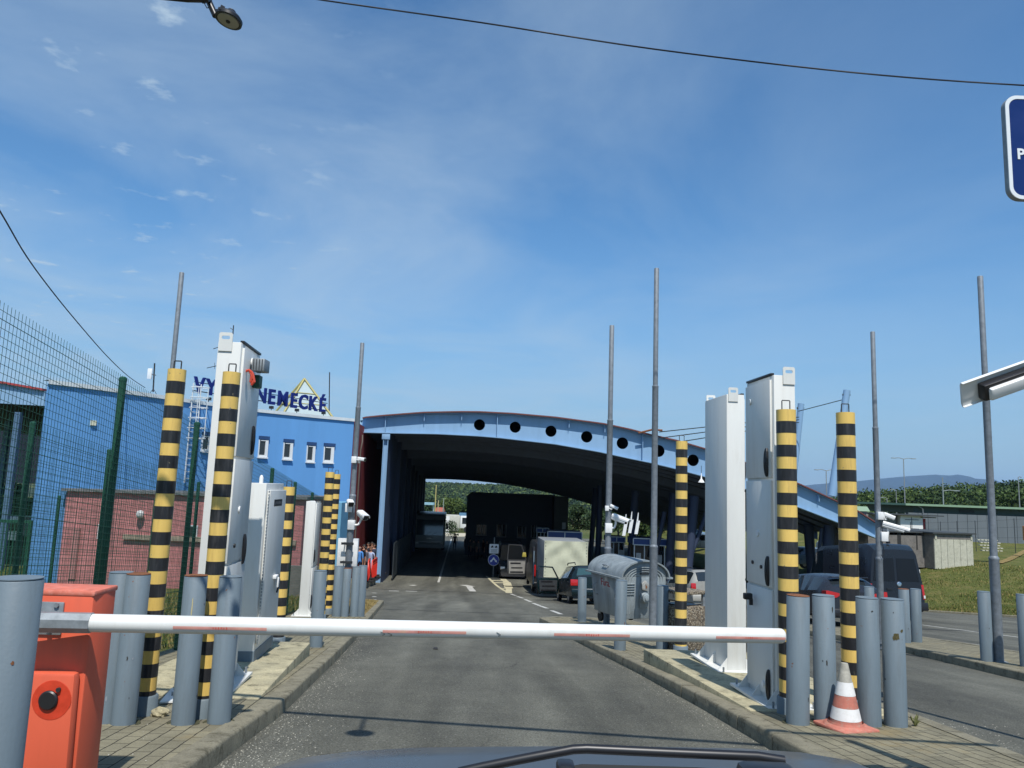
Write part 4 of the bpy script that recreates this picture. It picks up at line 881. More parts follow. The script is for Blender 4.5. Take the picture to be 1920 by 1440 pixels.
MB().prism([(Wb/2-0.075, yt-0.02, z+0.08), (Wb/2+0.06, yt-0.02, z+0.05), (Wb/2+0.08, yt-0.02, z+0.19), (Wb/2, yt-0.02, z+0.27), (Wb/2-0.085, yt-0.02, z+0.2)], (0, -0.05, 0)).build('lock_block', mat('bin_worn', (0.36, 0.36, 0.33), 0.6, 0.2, var=0.4, vscale=20), t, bevel=0.012)
MB().prism([(Wb/2+0.0, yt-0.075, z+0.1), (Wb/2+0.035, yt-0.075, z+0.14), (Wb/2-0.01, yt-0.075, z+0.2)], (0, -0.004, 0)).build('latch', RUST, t)
MB().prism([(Wb/2-0.1, 0.0, zb1+0.05), (Wb/2+0.1, 0.0, zb1+0.05), (Wb/2+0.12, 0.0, zb1+0.16), (Wb/2-0.12, 0.0, zb1+0.16)], (0, -0.012, 0)).build('maker_plate', STEELD, t)
for y0 in (0.18, Lb-0.3): 
    MB().tube([(-0.0, y0, 0.82), (-0.05, y0, 0.8), (-0.05, y0, 0.6), (-0.0+0.03, y0, 0.57)], 0.012, 6).build('side_handle', GALV, t, smooth=60)
for x, y in ((0.16, 0.2), (Wb-0.16, 0.2), (0.16, Lb-0.2), (Wb-0.16, Lb-0.2)):
    wl = MB().cyl((x-0.025, y, 0.1), (x+0.025, y, 0.1), 0.1, n=20).build('wheel', RUBBER, t, smooth=40); MB().box((x, y, 0.19), (0.07, 0.1, 0.06)).build('fork', GALV, wl)
me = text_mesh('lettering', 'Fúra.', 0.21, 0.002, plain('red_writing', (0.28, 0.02, 0.035), 0.8)); o = meshobj('lettering', me, t); o.rotation_euler = (R(94.8), 0, R(-90)); o.location = (0.019, Lb*0.52, 0.79)
# ------------------------------------------------------------------ exposed aggregate litter bin
def _agg(nt, b):
    g = nt.a('ShaderNodeNewGeometry'); v = nt.a('ShaderNodeTexVoronoi', i_Scale=55.0); nt.c(g.outputs['Position'], v.inputs['Vector'])
    c = ramp(nt, v.outputs['Color'], [(0.1, (0.10, 0.07, 0.045)), (0.4, (0.26, 0.2, 0.13)), (0.65, (0.42, 0.36, 0.26)), (0.9, (0.16, 0.14, 0.12))]); e = ramp(nt, v.outputs['Distance'], [(0.35, 1.0), (0.62, 0.4)])
    nt.c(mixc(nt, 1.0, c, e, 'MULTIPLY'), b.inputs['Base Color']); b.inputs['Roughness'].default_value = 0.8
    bp = nt.a('ShaderNodeBump', i_Strength=0.8, i_Distance=0.01, invert=True); nt.c(v.outputs['Distance'], bp.inputs['Height']); nt.c(bp.outputs[0], b.inputs['Normal'])
AGG = surf_mat('exposed_aggregate', _agg)
pl = gnd(1284, 1224, 0.12)+Vector((0, 0.2, 0)); hb = at(1284, 1137, pl.y-0.2).z-pl.z
t = thing('litter_bin', pl, 'square pebble concrete litter bin with a roofed top behind the striped post', 'litter bin', None, R(33)); s_ = 0.50
MB().box((0, 0, hb/2), (s_, s_, hb)).build('body', AGG, t, bevel=0.015)
for x in (-1, 1):
    for y in (-1, 1): MB().box((x*s_*0.44, y*s_*0.44, hb+0.09), (0.04, 0.04, 0.19)).build('leg', GALV, t)
MB().box((0, 0, hb+0.20), (s_*1.08, s_*1.08, 0.045)).build('roof', AGG, t, bevel=0.008)
MB().box((0, 0, hb+0.004), (s_*0.7, s_*0.7, 0.02)).build('opening', BLACKPL, t)
# ------------------------------------------------------------------ blue sign at the right edge
YP = 6.0; a = at(1884, 185, YP); b = at(1893, 366, YP); hS = a.z-b.z+0.06; wS = 0.95
NAVY = mat('sign_navy', (0.004, 0.022, 0.13), 0.3, var=0.12, vscale=3); SIGNW = plain('sign_white', (0.72, 0.75, 0.76), 0.45)
t = thing('information_sign', ((a.x+b.x)/2+wS/2, YP, (a.z+b.z)/2), 'blue sign with white rim and letter P, cut by the right edge', 'sign')
def rrect(w_, h_, r, n=7):
    o = []
    for cx, cy, a0 in ((w_/2-r, h_/2-r, 0), (-w_/2+r, h_/2-r, 90), (-w_/2+r, -h_/2+r, 180), (w_/2-r, -h_/2+r, 270)):
        o += [(cx+r*math.cos(R(a0+90*k/n)), cy+r*math.sin(R(a0+90*k/n))) for k in range(n+1)]
    return o
def flat(name, loops, ext, m, par, y):
    o = meshobj(name, curve2d(name, loops, ext, m), par); o.rotation_euler = (R(90), 0, 0); o.location = (0, y, 0); return o
flat('sign_back', [rrect(wS, hS, 0.1)], 0.025, GALV, t, 0.03)
flat('rim', [rrect(wS, hS, 0.1), rrect(wS-0.06, hS-0.06, 0.075)], 0.004, SIGNW, t, 0.0)
flat('field', [rrect(wS-0.062, hS-0.062, 0.074)], 0.002, NAVY, t, 0.002)
me = text_mesh('letter', 'P', 0.125, 0.001, SIGNW, bold=0.004); o = meshobj('letter', me, t); o.rotation_euler = (R(90), 0, 0); c = at(1914, 298, YP); o.location = (c.x-t.location.x, -0.004, c.z-t.location.z)
MB().cyl((0, 0.1, G(YP)+0.1-t.location.z), (0, 0.1, hS/2), 0.035, n=14).build('sign_post', GALV, t, smooth=40)
# ------------------------------------------------------------------ lamp at the top edge
YL = 3.6; c = at(428, 39, YL); rl = 27/FPX*YL
t = thing('lane_lamp', c, 'round black rimmed lamp hanging from an arm at the top edge', 'lamp')
ax_ = Vector((0.18, 0.12, 1)).normalized(); Ml = ax_.to_track_quat('Z', 'Y').to_matrix().to_4x4()
mb = MB(); mb.M = Ml; mb.lathe([(rl*0.78, 0.0), (rl, 0.0), (rl, 0.015), (rl*0.8, 0.03), (rl*0.35, 0.05), (rl*0.3, 0.06)], n=32); hd = mb.build('lamp_head', BLACKPL, t, smooth=40)
mb = MB(); mb.M = Ml; mb.lathe([(0.014, -0.004), (rl*0.78, -0.003), (rl*0.8, 0.002)], n=32); mb.build('lens', mat('lamp_lens', (0.36, 0.35, 0.31), 0.35, var=0.08), hd, smooth=40)
mb = MB(); mb.M = Ml; mb.lathe([(0.010, -0.009), (0.013, -0.002)], n=14); mb.build('sensor', BLACKPL, hd)
mb = MB(); mb.M = Ml
for k in range(34):
    a = 2*math.pi*k/34; mb.box((rl*0.9*math.cos(a), rl*0.9*math.sin(a), -0.001), (0.0032, 0.0032, 0.002), a)
mb.build('screws', GALV, hd)
e1 = at(404, 30, YL+0.05)-c; e2 = at(393, 6, YL+0.06)-c; e3 = at(384, -22, YL+0.06)-c
BZ = 4.3; BY = lambda x: 3.67-0.152*(x+1.25)       # overhead gantry bar, above the frame
MB().tube([e1, e2, e3, Vector((c.x-0.08, BY(c.x-0.08), BZ))-c], 0.016, 10).build('stem', BLACKPL, t, smooth=60)
MB().tube([e2+Vector((-0.01, 0, 0.02)), at(388, -2, YL)-c, at(350, -3, YL)-c, at(300, -8, YL)-c], 0.02, 8).build('arm', BLACKPL, t, smooth=60)
gt = thing('lamp_gantry', (0, 0, 0), 'overhead gantry bar on two masts that carries the lane lamps above the picture', 'gantry')
MB().cyl((-5.2, BY(-5.2), BZ), (5.2, BY(5.2), BZ), 0.04, n=12).build('bar', BLACKPL, gt, smooth=40)
for x in (-5.2, 5.2): MB().cyl((x, BY(x), G(BY(x))), (x, BY(x), BZ+0.1), 0.08, 0.06, n=14).build('mast', POLEM, gt, smooth=40)
MB().tube([at(x, y, YL)-c for x, y in ((378, 2), (380, 6), (384, 6), (386, 3), (384, 8), (388, 15), (393, 14))], 0.0026, 5).build('cable', BLACKPL, t)
MB().tube([at(x, y, YL)-c for x, y in ((404, 18), (411, 18), (416, 20), (421, 22))], 0.0026, 5).build('cable', BLACKPL, t)
mb = MB(); mb.M = Ml; mb.box((-0.01, rl*0.75, 0.02), (0.02, 0.025, 0.025)); mb.box((-0.035, rl*0.7, 0.02), (0.022, 0.02, 0.026)); mb.build('hinge_bracket', BLACKPL, t)
S_ = gnd(674, 1376); tt_ = (3.75-S_.z)/sd.z; l2 = dup(t, S_+sd*tt_, None, 'second lane lamp on the gantry bar, above the top edge, casting a round shadow')
for o in list(l2.children):
    if o.name.split('.')[0] in ('stem', 'arm', 'cable', 'hinge_bracket'): bpy.data.objects.remove(o)
for o in l2.children:
    if o.name.startswith('lamp_head'): o.scale = (1.6, 1.6, 1.6)
MB().tube([Vector((0, 0, 0.05)), Vector((0, BY(l2.location.x)-l2.location.y, BZ-l2.location.z))], 0.016, 8).build('stem', BLACKPL, l2, smooth=60)
# ------------------------------------------------------------------ overhead cables
CAB = plain('cable_black', (0.012, 0.013, 0.016), 0.6)
def cable(pix, r, label, name='overhead_cable', n=6):
    pts = [at(x, y, Y) for x, y, Y in pix]; t = thing(name, pts[0], label, 'cable')
    sm = []
    for i in range(len(pts)-1):
        p0, p1, p2, p3 = pts[max(i-1, 0)], pts[i], pts[i+1], pts[min(i+2, len(pts)-1)]
        for k in range(6):
            u = k/6; sm.append(0.5*((2*p1)+(p2-p0)*u+(2*p0-5*p1+4*p2-p3)*u*u+(3*p1-p0-3*p2+p3)*u*u*u))
    sm.append(pts[-1]); MB().tube([p-pts[0] for p in sm], r, n).build('wire', CAB, t, smooth=60); return t
cable([(-400, -120, 12.0), (420, -28, 12.0), (610, 1, 12.0), (900, 42, 12.0), (1226, 92, 12.0), (1600, 136, 12.0), (1920, 160, 12.0), (2300, 176, 12.0), (3200, 190, 12.0)], 0.0135, 'thick black cable crossing the sky from the upper left to the right edge')
cable([(-120, 200, 12), (0, 396, 15), (50, 481, 18), (100, 549, 21), (150, 610, 24), (200, 667, 28), (240, 705, 32), (272, 727, 35)], 0.016, 'thin dark cable sagging from the left edge down to the blue building roof')
# ------------------------------------------------------------------ bonnet and wipers of the car the picture is taken from
HOODM = mat('own_car_paint', (0.07, 0.076, 0.082), 0.3, 0.2, var=0.1, spec=0.6)
t = thing('own_car', (0, 0, 0), 'dark bonnet and wiper of the car we sit in, along the bottom edge', 'car')
rows = []
prof = [(480, 1460), (540, 1441), (640, 1428), (760, 1421), (900, 1419), (1050, 1418), (1250, 1419), (1420, 1422), (1540, 1430), (1640, 1446), (1700, 1470)]
for Yh, k in ((1.62, 1.3), (1.50, 0.25), (1.40, 0.0), (1.25, 0.02), (1.05, 0.15), (0.9, 0.3)):
    row = []
    for px, py in prof:
        q = at(px, py, 1.40); row.append((q.x, Yh, q.z-0.06*k-(0.10 if Yh < 1.0 else 0)))
    rows.append(row)
mb = MB(); mb.grid(rows); mb.build('bonnet', HOODM, t, smooth=80)
wp = [at(x, y, 1.1) for x, y in ((860, 1448), (905, 1438), (985, 1422), (1075, 1405), (1100, 1404), (1250, 1411), (1420, 1418), (1470, 1426))]
MB().tube(wp, 0.0065, 8).build('wiper_arm', BLACKPL, t, smooth=60)
wp2 = [p+Vector((0, -0.02, -0.012)) for p in [at(x, y, 1.1) for x, y in ((860, 1452), (1090, 1412), (1300, 1418), (1450, 1428))]]
MB().tube(wp2, 0.005, 6).build('wiper_blade', RUBBER, t)
MB().box(at(1060, 1452, 1.0), (0.022, 0.03, 0.03)).build('washer_jet', BLACKPL, t, bevel=0.005)
c = at(1440, 1452, 1.0); MB().box(c, (0.07, 0.05, 0.02)).build('cowl', BLACKPL, t, bevel=0.012)
CHROME = plain('chrome', (0.6, 0.62, 0.65), 0.2, 1.0)
# ------------------------------------------------------------------ blue building with roof letters
BLUEW = mat('blue_render', (0.12, 0.315, 0.61), 0.8, var=0.1, vscale=0.7, dirt=0.25, dirtcol=(0.11, 0.27, 0.52), bump=0.08, bscale=25, streak=True)
def _pink(nt, b):
    tc = nt.a('ShaderNodeTexCoord'); mp = nt.a('ShaderNodeMapping'); mp.inputs['Rotation'].default_value = (R(90), 0, 0); nt.c(tc.outputs['Object'], mp.inputs[0])
    bk = nt.a('ShaderNodeTexBrick', i_Scale=1.0); nt.c(mp.outputs[0], bk.inputs['Vector']); bk.inputs['Brick Width'].default_value = 0.42; bk.inputs['Row Height'].default_value = 0.2; bk.inputs['Mortar Size'].default_value = 0.018
    bk.inputs['Color1'].default_value = (0.55, 0.215, 0.21, 1); bk.inputs['Color2'].default_value = (0.47, 0.175, 0.17, 1); bk.inputs['Mortar'].default_value = (0.38, 0.16, 0.15, 1)
    g = nt.a('ShaderNodeNewGeometry'); n1 = nt.a('ShaderNodeTexNoise', i_Scale=1.2, i_Detail=8.0); nt.c(g.outputs['Position'], n1.inputs['Vector'])
    nt.c(mixc(nt, 0.6, bk.outputs['Color'], ramp(nt, n1.outputs[0], [(0.3, 0.7), (0.7, 1.2)]), 'MULTIPLY'), b.inputs['Base Color']); b.inputs['Roughness'].default_value = 0.85
PINK = surf_mat('pink_brick', _pink)
REDW = mat('dark_red_wall', (0.36, 0.05, 0.05), 0.75, var=0.12, vscale=1.5, streak=True)
TRIM = mat('pale_trim', (0.62, 0.66, 0.67), 0.5, var=0.1)
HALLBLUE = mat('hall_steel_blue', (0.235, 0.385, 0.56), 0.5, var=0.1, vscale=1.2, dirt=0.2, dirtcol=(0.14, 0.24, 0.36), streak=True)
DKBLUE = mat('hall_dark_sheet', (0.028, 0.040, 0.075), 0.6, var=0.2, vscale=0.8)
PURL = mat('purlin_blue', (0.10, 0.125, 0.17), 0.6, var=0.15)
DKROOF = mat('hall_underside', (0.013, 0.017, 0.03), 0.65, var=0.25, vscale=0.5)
NAVYL = mat('letter_navy', (0.005, 0.014, 0.14), 0.4, var=0.1)
zr = at(664, 785, 42).z
FAC = []
for px, py in ((90, 712), (150, 719.5), (220, 729), (300, 740.5), (380, 752.5), (484, 767), (600, 779), (664, 785)):
    d = ray(px, py); Y = (zr-EYE)/(d[2]/d[1]); FAC.append(Vector((d[0]/d[1]*Y, Y, 0)))
def facade(px, py, off=0.0):
    """point and outward normal on the blue facade behind a pixel"""
    d = ray(px, py); r_ = d[0]/d[1]
    for a, b in zip(FAC, FAC[1:]):
        den = (b.x-a.x)-r_*(b.y-a.y)
        t_ = (r_*a.y-a.x)/den
        if -0.001 <= t_ <= 1.001 or (a is FAC[-2] and t_ > 1) or (a is FAC[0] and t_ < 0):
            q = a.lerp(b, t_); tg = (b-a).normalized(); n = Vector((tg.y, -tg.x, 0)); p = at(px, py, q.y); return p+n*off, n, tg
bb = thing('blue_building', (0, 0, 0), 'blue office building with letters on its roof and small white windows', 'building')
pl_ = [(p.x, p.y) for p in FAC]+[(FAC[-1].x-1.3, 62.0), (-26, 62), (-20.5, 36)]
mb = MB(); mb.prism([(x, y, -5.2) for x, y in pl_], (0, 0, zr+5.2-0.12)); mb.build('wall', BLUEW, bb)
mb = MB(); A = []; 
tr = [FAC[0]+Vector((0, 0, 0))]+FAC[1:]
def rowz(z, off): 
    o = []
    for i, p in enumerate(FAC):
        tg = (FAC[min(i+1, len(FAC)-1)]-FAC[max(i-1, 0)]).normalized(); o.append((p.x+tg.y*off, p.y-tg.x*off, z))
    return o
mb.grid([rowz(zr-0.16, 0.002), rowz(zr-0.16, 0.09), rowz(zr, 0.09), rowz(zr, -0.5)]); mb.build('roof_trim', TRIM, bb)
p, n, tg = facade(664, 785)
mb = MB(); mb.prism([(FAC[-1].x+0.012, FAC[-1].y+0.1, -5.2), (FAC[-1].x-1.29+0.012, 61.9, -5.2), (FAC[-1].x-1.29+0.012, 61.9, zr-0.1), (FAC[-1].x+0.012, FAC[-1].y+0.1, zr-0.1)], (0.02, 0, 0)); mb.build('side_wall', REDW, bb)
xsw = FAC[-1].x+0.06; MB().tube([(xsw-0.1, 44.6, -4.5), (xsw-0.1, 44.6, zr-1.6), (xsw-0.05, 44.7, zr-1.1), (xsw-0.12, 45, zr-0.7)], 0.05, 8).build('drain_pipe', mat('pipe_brown', (0.10, 0.075, 0.06), 0.6), bb, smooth=60)
GL = plain('window_glass', (0.02, 0.024, 0.03), 0.08, spec=0.7); FRW = plain('window_white', (0.72, 0.73, 0.72), 0.45); REVSHADE = mat('reveal_shade_blue', (0.02, 0.06, 0.16), 0.8)
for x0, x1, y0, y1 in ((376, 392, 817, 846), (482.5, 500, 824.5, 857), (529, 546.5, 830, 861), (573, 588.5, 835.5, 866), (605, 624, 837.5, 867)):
    a, n, tg = facade(x0, y1); b, _, _ = facade(x1, y1); c, _, _ = facade((x0+x1)/2, y0); wv = (b-a).length; hv = c.z-(a.z+b.z)/2; m0 = (a+b)/2
    Mw = Matrix((tg, -n, Vector((0, 0, 1)))).transposed().to_4x4(); Mw.translation = Vector((m0.x, m0.y, (a.z+b.z)/2))
    mb = MB(); mb.M = Mw; f_ = wv*0.15
    mb.box((-wv/2+f_*0.25, -0.04, hv/2), (f_*0.5, 0.08, hv)); mb.box((wv/2-f_, -0.04, hv/2), (f_*2, 0.08, hv)); mb.box((0, -0.038, hv-f_/2), (wv*0.66, 0.076, f_*0.6)); mb.box((-wv*0.05, -0.038, f_*0.7), (wv*0.7, 0.076, f_*1.4)); wn = mb.build('window', FRW, bb)
    mb = MB(); mb.M = Mw; mb.box((-wv*0.12, -0.018, hv*0.53), (wv*0.70, 0.02, hv*0.86)); mb.build('pane', GL, wn)
    mb = MB(); mb.M = Mw; mb.box((0, -0.06, -0.035), (wv*1.08, 0.14, 0.06)); mb.build('sill', FRW, wn)
    mb = MB(); mb.M = Mw; mb.box((0.02, -0.05, hv+0.1), (wv*1.1, 0.1, 0.17)); mb.build('reveal_shade', REVSHADE, wn)  # dark blue strip paints in the shaded reveal above the pane
a, n, tg = facade(174, 793); Mw = Matrix((tg, -n, Vector((0, 0, 1)))).transposed().to_4x4(); Mw.translation = a
mb = MB(); mb.M = Mw; mb.box((0, -0.05, 0), (0.22, 0.08, 0.2)); mb.build('wall_lamp', mat('lamp_cream', (0.7, 0.68, 0.5), 0.5), bb)
# roof lettering
A0, n, tg = facade(357, 737); Bz, _, _ = facade(614, 772)
A0 = at(361, 735, A0.y+0.9); B0 = at(612, 773, Bz.y+0.9); dl = (B0-A0); Ll = dl.length
lt = thing('roof_sign', (0, 0, 0), 'navy letters VYŠNÉ NEMECKÉ standing on the blue building roof', 'sign')
txt = 'VYŠNÉ NEMECKÉ'; wts = [1.0 if c not in ' MŠCK' else {' ': 0.55, 'M': 1.22, 'Š': 0.95, 'C': 1.0, 'K': 1.05}[c] for c in txt]; tot = sum(wts); acc = 0
dh = Vector((dl.x, dl.y, 0)).normalized(); Ml = Matrix((dh, Vector((0, 0, 1)), Vector((dh.y, -dh.x, 0)))).transposed().to_4x4()
for c, wt in zip(txt, wts):
    s0 = (acc+wt/2)/tot; acc += wt
    if c == ' ': continue
    me = text_mesh('letter', c, 1.06, 0.05, NAVYL, bold=0.03); o = meshobj('letter', me, lt); Mo = Ml.copy(); Mo.translation = A0+dl*s0; o.matrix_local = Mo @ Matrix.Scale(0.80, 4, (1, 0, 0))
    MB().cyl(A0+dl*s0+Vector((0, 0.08, 0.1)), A0+dl*s0+Vector((0, 0.12, -0.75)), 0.025, n=6).build('support', STEELD, o).matrix_parent_inverse = o.matrix_local.inverted()
MB().tube([A0+Vector((0, 0.1, 0.08)), B0+Vector((0, 0.1, 0.08))], 0.025, 6).build('rail', STEELD, lt); MB().tube([A0+Vector((0, 0.1, 0.5)), B0+Vector((0, 0.1, 0.5))], 0.02, 6).build('rail', STEELD, lt)
for k, px in enumerate((390, 508, 556, 606)):
    p, _, _ = facade(px, 745+(px-380)*0.12); p.z = zr; t = thing('roof_spotlight', p+Vector((0, 0.1, 0)), 'small black spotlight on the roof edge below the letters', 'spotlight', 'spotlights below the roof letters'); MB().box((0, 0, 0.16), (0.2, 0.16, 0.14)).build('housing', BLACKPL, t); MB().cyl((0, 0, 0), (0, 0, 0.1), 0.02, n=6).build('stem', BLACKPL, t)
YPAINT = mat('pyramid_yellow', (0.42, 0.36, 0.12), 0.5, var=0.15); PGL = plain('pyramid_glass', (0.40, 0.48, 0.48), 0.3, spec=0.6)
ap = at(571, 710, 43.2); hb_ = ap.z-zr+0.05; wb_ = 1.45; t = thing('roof_pyramid', (ap.x, ap.y, zr-0.05), 'yellow framed glass pyramid skylight behind the roof letters', 'skylight', None, R(30))
cs = [(-wb_, -wb_, 0), (wb_, -wb_, 0), (wb_, wb_, 0), (-wb_, wb_, 0)]
for k in range(4): MB().tube([cs[k], (0, 0, hb_)], 0.06, 6).build('frame', YPAINT, t); MB().tube([cs[k], cs[(k+1) % 4]], 0.05, 6).build('frame', YPAINT, t)
for k in range(4):
    a, b = Vector(cs[k])*0.97, Vector(cs[(k+1) % 4])*0.97; MB().poly([a, b, (0, 0, hb_*0.96)]).build('pane', PGL, t)
    for f in (0.35, 0.62): MB().tube([a.lerp(Vector((0, 0, hb_)), f), b.lerp(Vector((0, 0, hb_)), f)], 0.025, 5).build('frame', YPAINT, t)
def mast(px, y0, y1, Y, r, label, extras=()):
    a = at(px, y1, Y); b = at(px+(1 if px > 600 else 3), y0, Y); t = thing('antenna_mast', a, label, 'antenna'); MB().cyl((0, 0, 0), b-a, r, n=8).build('mast', STEELD, t)
    for f in extras: f(t, a, b)
    return t
def ant_panel(t, a, b):
    p = at(281, 701, 34)-a; MB().box(p, (0.2, 0.1, 0.48)).build('panel', WHITEPL, t, bevel=0.02); MB().tube([p, p+Vector((0.28, 0, -0.05))], 0.02, 5).build('bracket', STEELD, t)
    MB().tube([(0, 0, 0.15), (-0.3, 0, -0.3)], 0.012, 4).build('stay', STEELD, t); MB().tube([(0, 0, 0.15), (0.3, 0, -0.3)], 0.012, 4).build('stay', STEELD, t)
mast(287, 681, 735, 34.2, 0.035, 'short roof mast with a white panel antenna', (ant_panel,))
mast(617, 698, 781, 43.0, 0.03, 'thin bare mast at the right end of the roof letters')
t = thing('yagi_antenna', at(425, 760, 40), 'thin roof antenna whose arms show beside the tall white cabinet', 'antenna'); o_ = t.location
MB().tube([at(425, 760, 40)-o_, at(438, 610, 40)-o_], 0.03, 6).build('mast', STEELD, t)
for y, dx in ((650, -30), (686, -42), (621, 8)): MB().tube([at(432, y-6, 40)-o_, at(430+dx, y+(4 if dx < 0 else -2), 40)-o_], 0.02, 5).build('arm', STEELD, t); MB().tube([at(432+dx*.7, y-6, 40)-o_, at(432+dx*0.7, y+6, 40)-o_], 0.012, 4).build('element', STEELD, t)
# caged ladder on the facade
p, n, tg = facade(341, 905, 0.15); q, _, _ = facade(360, 900, 0.15); zt_ = zr+0.75; t = thing('caged_ladder', (p.x, p.y, p.z), 'white caged ladder climbing the blue facade behind the leftmost striped post', 'ladder'); hh = zt_-p.z; LW = 0.45
r1 = Vector((0, 0, 0)); r2 = tg*LW
for r_ in (r1, r2): MB().cyl(r_, r_+Vector((0, 0, hh)), 0.03, n=6).build('rail', TRIM, t)
mb = MB()
for k in range(int(hh/0.3)): mb.cyl(r1+Vector((0, 0, 0.2+k*0.3)), r2+Vector((0, 0, 0.2+k*0.3)), 0.015, n=5)
mb.build('rungs', TRIM, t)
for k in range(6):
    z = 2.0+k*(hh-2.2)/5; MB().tube([r1+(r2-r1)*(0.5+0.75*math.cos(a))+n*(0.72*math.sin(a))+Vector((0, 0, z)) for a in [math.pi*i/10 for i in range(11)]], 0.022, 5).build('hoop', TRIM, t)
for f in (0.2, 0.5, 0.8):
    a = math.pi*f; o_ = r1+(r2-r1)*(0.5+0.75*math.cos(a))+n*(0.72*math.sin(a)); MB().cyl(o_+Vector((0, 0, 2.0)), o_+Vector((0, 0, hh-0.2)), 0.018, n=5).build('cage_bar', TRIM, t)
# ------------------------------------------------------------------ pink annex
YAx = 30.0; a = at(126, 917, YAx); b = at(571, 935, YAx); zA = (a.z+b.z)/2
an = thing('pink_annex', (a.x, YAx, G(YAx)-0.2), 'low pink brick annex with flat roof in front of the blue building', 'annex'); wA = b.x-a.x; hA = zA-an.location.z
MB().box((wA/2, 2.2, hA/2-0.02), (wA, 4.4, hA-0.04)).build('wall', PINK, an)
MB().box((wA/2, 2.2, hA), (wA+0.3, 4.7, 0.1)).build('roof', mat('annex_roof', (0.16, 0.16, 0.16), 0.7), an)
MB().box((wA*0.62, -0.06, hA*0.56), (wA*0.72, 0.14, 0.18)).build('ledge', mat('annex_ledge', (0.33, 0.27, 0.2), 0.8), an)
lx_ = at(267, 964, YAx).x-a.x; MB().lathe([(0.02, -0.14), (0.11, -0.12), (0.15, 0.0), (0.11, 0.12), (0.03, 0.15)], (lx_, -0.18, at(267, 964, YAx).z-an.location.z), 14).build('globe_lamp', WHITEPL, an, smooth=70)
for px0, px1, y0, y1 in ((183, 200, 983, 1010), (352, 372, 985, 1012)):
    c0, c1 = at(px0, y1, YAx), at(px1, y0, YAx); wn = MB().box(((c0.x+c1.x)/2-a.x, -0.02, (c0.z+c1.z)/2-an.location.z), (c1.x-c0.x, 0.08, c1.z-c0.z)).build('window', TRIM, an); MB().box(((c0.x+c1.x)/2-a.x, -0.065, (c0.z+c1.z)/2-an.location.z), ((c1.x-c0.x)*0.82, 0.02, (c1.z-c0.z)*0.84)).build('pane', GL, wn)
c0 = at(350, 1083, YAx); MB().box((c0.x-a.x, -0.03, c0.z-an.location.z), (0.18, 0.06, 0.18)).build('meter_box', WHITEPL, an)
c0, c1 = at(128, 1085, YAx), at(152, 990, YAx); MB().box(((c0.x+c1.x)/2-a.x, -0.03, (c0.z+c1.z)/2-an.location.z), (c1.x-c0.x, 0.06, c1.z-c0.z)).build('door', mat('door_pink', (0.38, 0.17, 0.16), 0.6), an)
# paler block and low grey wall to the right of the annex
p0, p1 = at(570, 940, 36), at(642, 945, 36)
t = tag(MB().box(((p0.x+p1.x)/2, 37.5, (p0.z-5)/2), (p1.x-p0.x-0.05, 3.0, p0.z+5)).build('link_block', mat('pale_blue_render', (0.15, 0.36, 0.50), 0.8, var=0.15, vscale=1.5)), 'low pale blue block between the pink annex and the blue building corner', 'building')
p0, p1 = at(535, 1064, 27), at(640, 1066, 27); tag(MB().box(((p0.x+p1.x)/2, 27.2, (p0.z+G(27))/2), (p1.x-p0.x, 0.25, p0.z-G(27)+0.1)).build('block_wall', DARKCONC), 'low grey concrete block wall in front of the pink annex end', 'wall')
# ------------------------------------------------------------------ second canopy far left
cl = thing('far_canopy', (0, 0, 0), 'blue edged canopy with dark opening at the left edge beyond the blue building', 'canopy')
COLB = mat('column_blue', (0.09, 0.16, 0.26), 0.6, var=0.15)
YC = 44; a, b, c, d = at(-70, 706, YC), at(84, 733, YC), at(84, 761, YC), at(-70, 752, YC)
mb = MB(); mb.prism([a, b, c, d], (0, 0.3, 0)); mb.build('front_beam', HALLBLUE, cl); mb = MB(); mb.prism([a+Vector((0, -0.2, 0)), b+Vector((0, -0.2, 0)), b+Vector((0, -0.2, 0.12)), a+Vector((0, -0.2, 0.12))], (0, 0.7, 0)); mb.build('roof_edge', REDW, cl)
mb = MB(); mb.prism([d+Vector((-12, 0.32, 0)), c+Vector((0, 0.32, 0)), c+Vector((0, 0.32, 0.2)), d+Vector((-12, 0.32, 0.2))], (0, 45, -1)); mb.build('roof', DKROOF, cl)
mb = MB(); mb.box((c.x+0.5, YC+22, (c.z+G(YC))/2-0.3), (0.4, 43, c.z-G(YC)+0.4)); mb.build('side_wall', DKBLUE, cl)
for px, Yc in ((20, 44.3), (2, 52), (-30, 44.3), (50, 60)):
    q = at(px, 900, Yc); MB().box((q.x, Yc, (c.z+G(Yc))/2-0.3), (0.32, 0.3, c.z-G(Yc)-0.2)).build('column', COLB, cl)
tag(MB().box((-45, 90, 3.2), (60, 1, 6.4)).build('shade_sheet', DKROOF), 'dark sheet painted as the shade under the far canopy at the left edge', 'wall')  # near-black sheet put in as the shade beneath the canopy roof
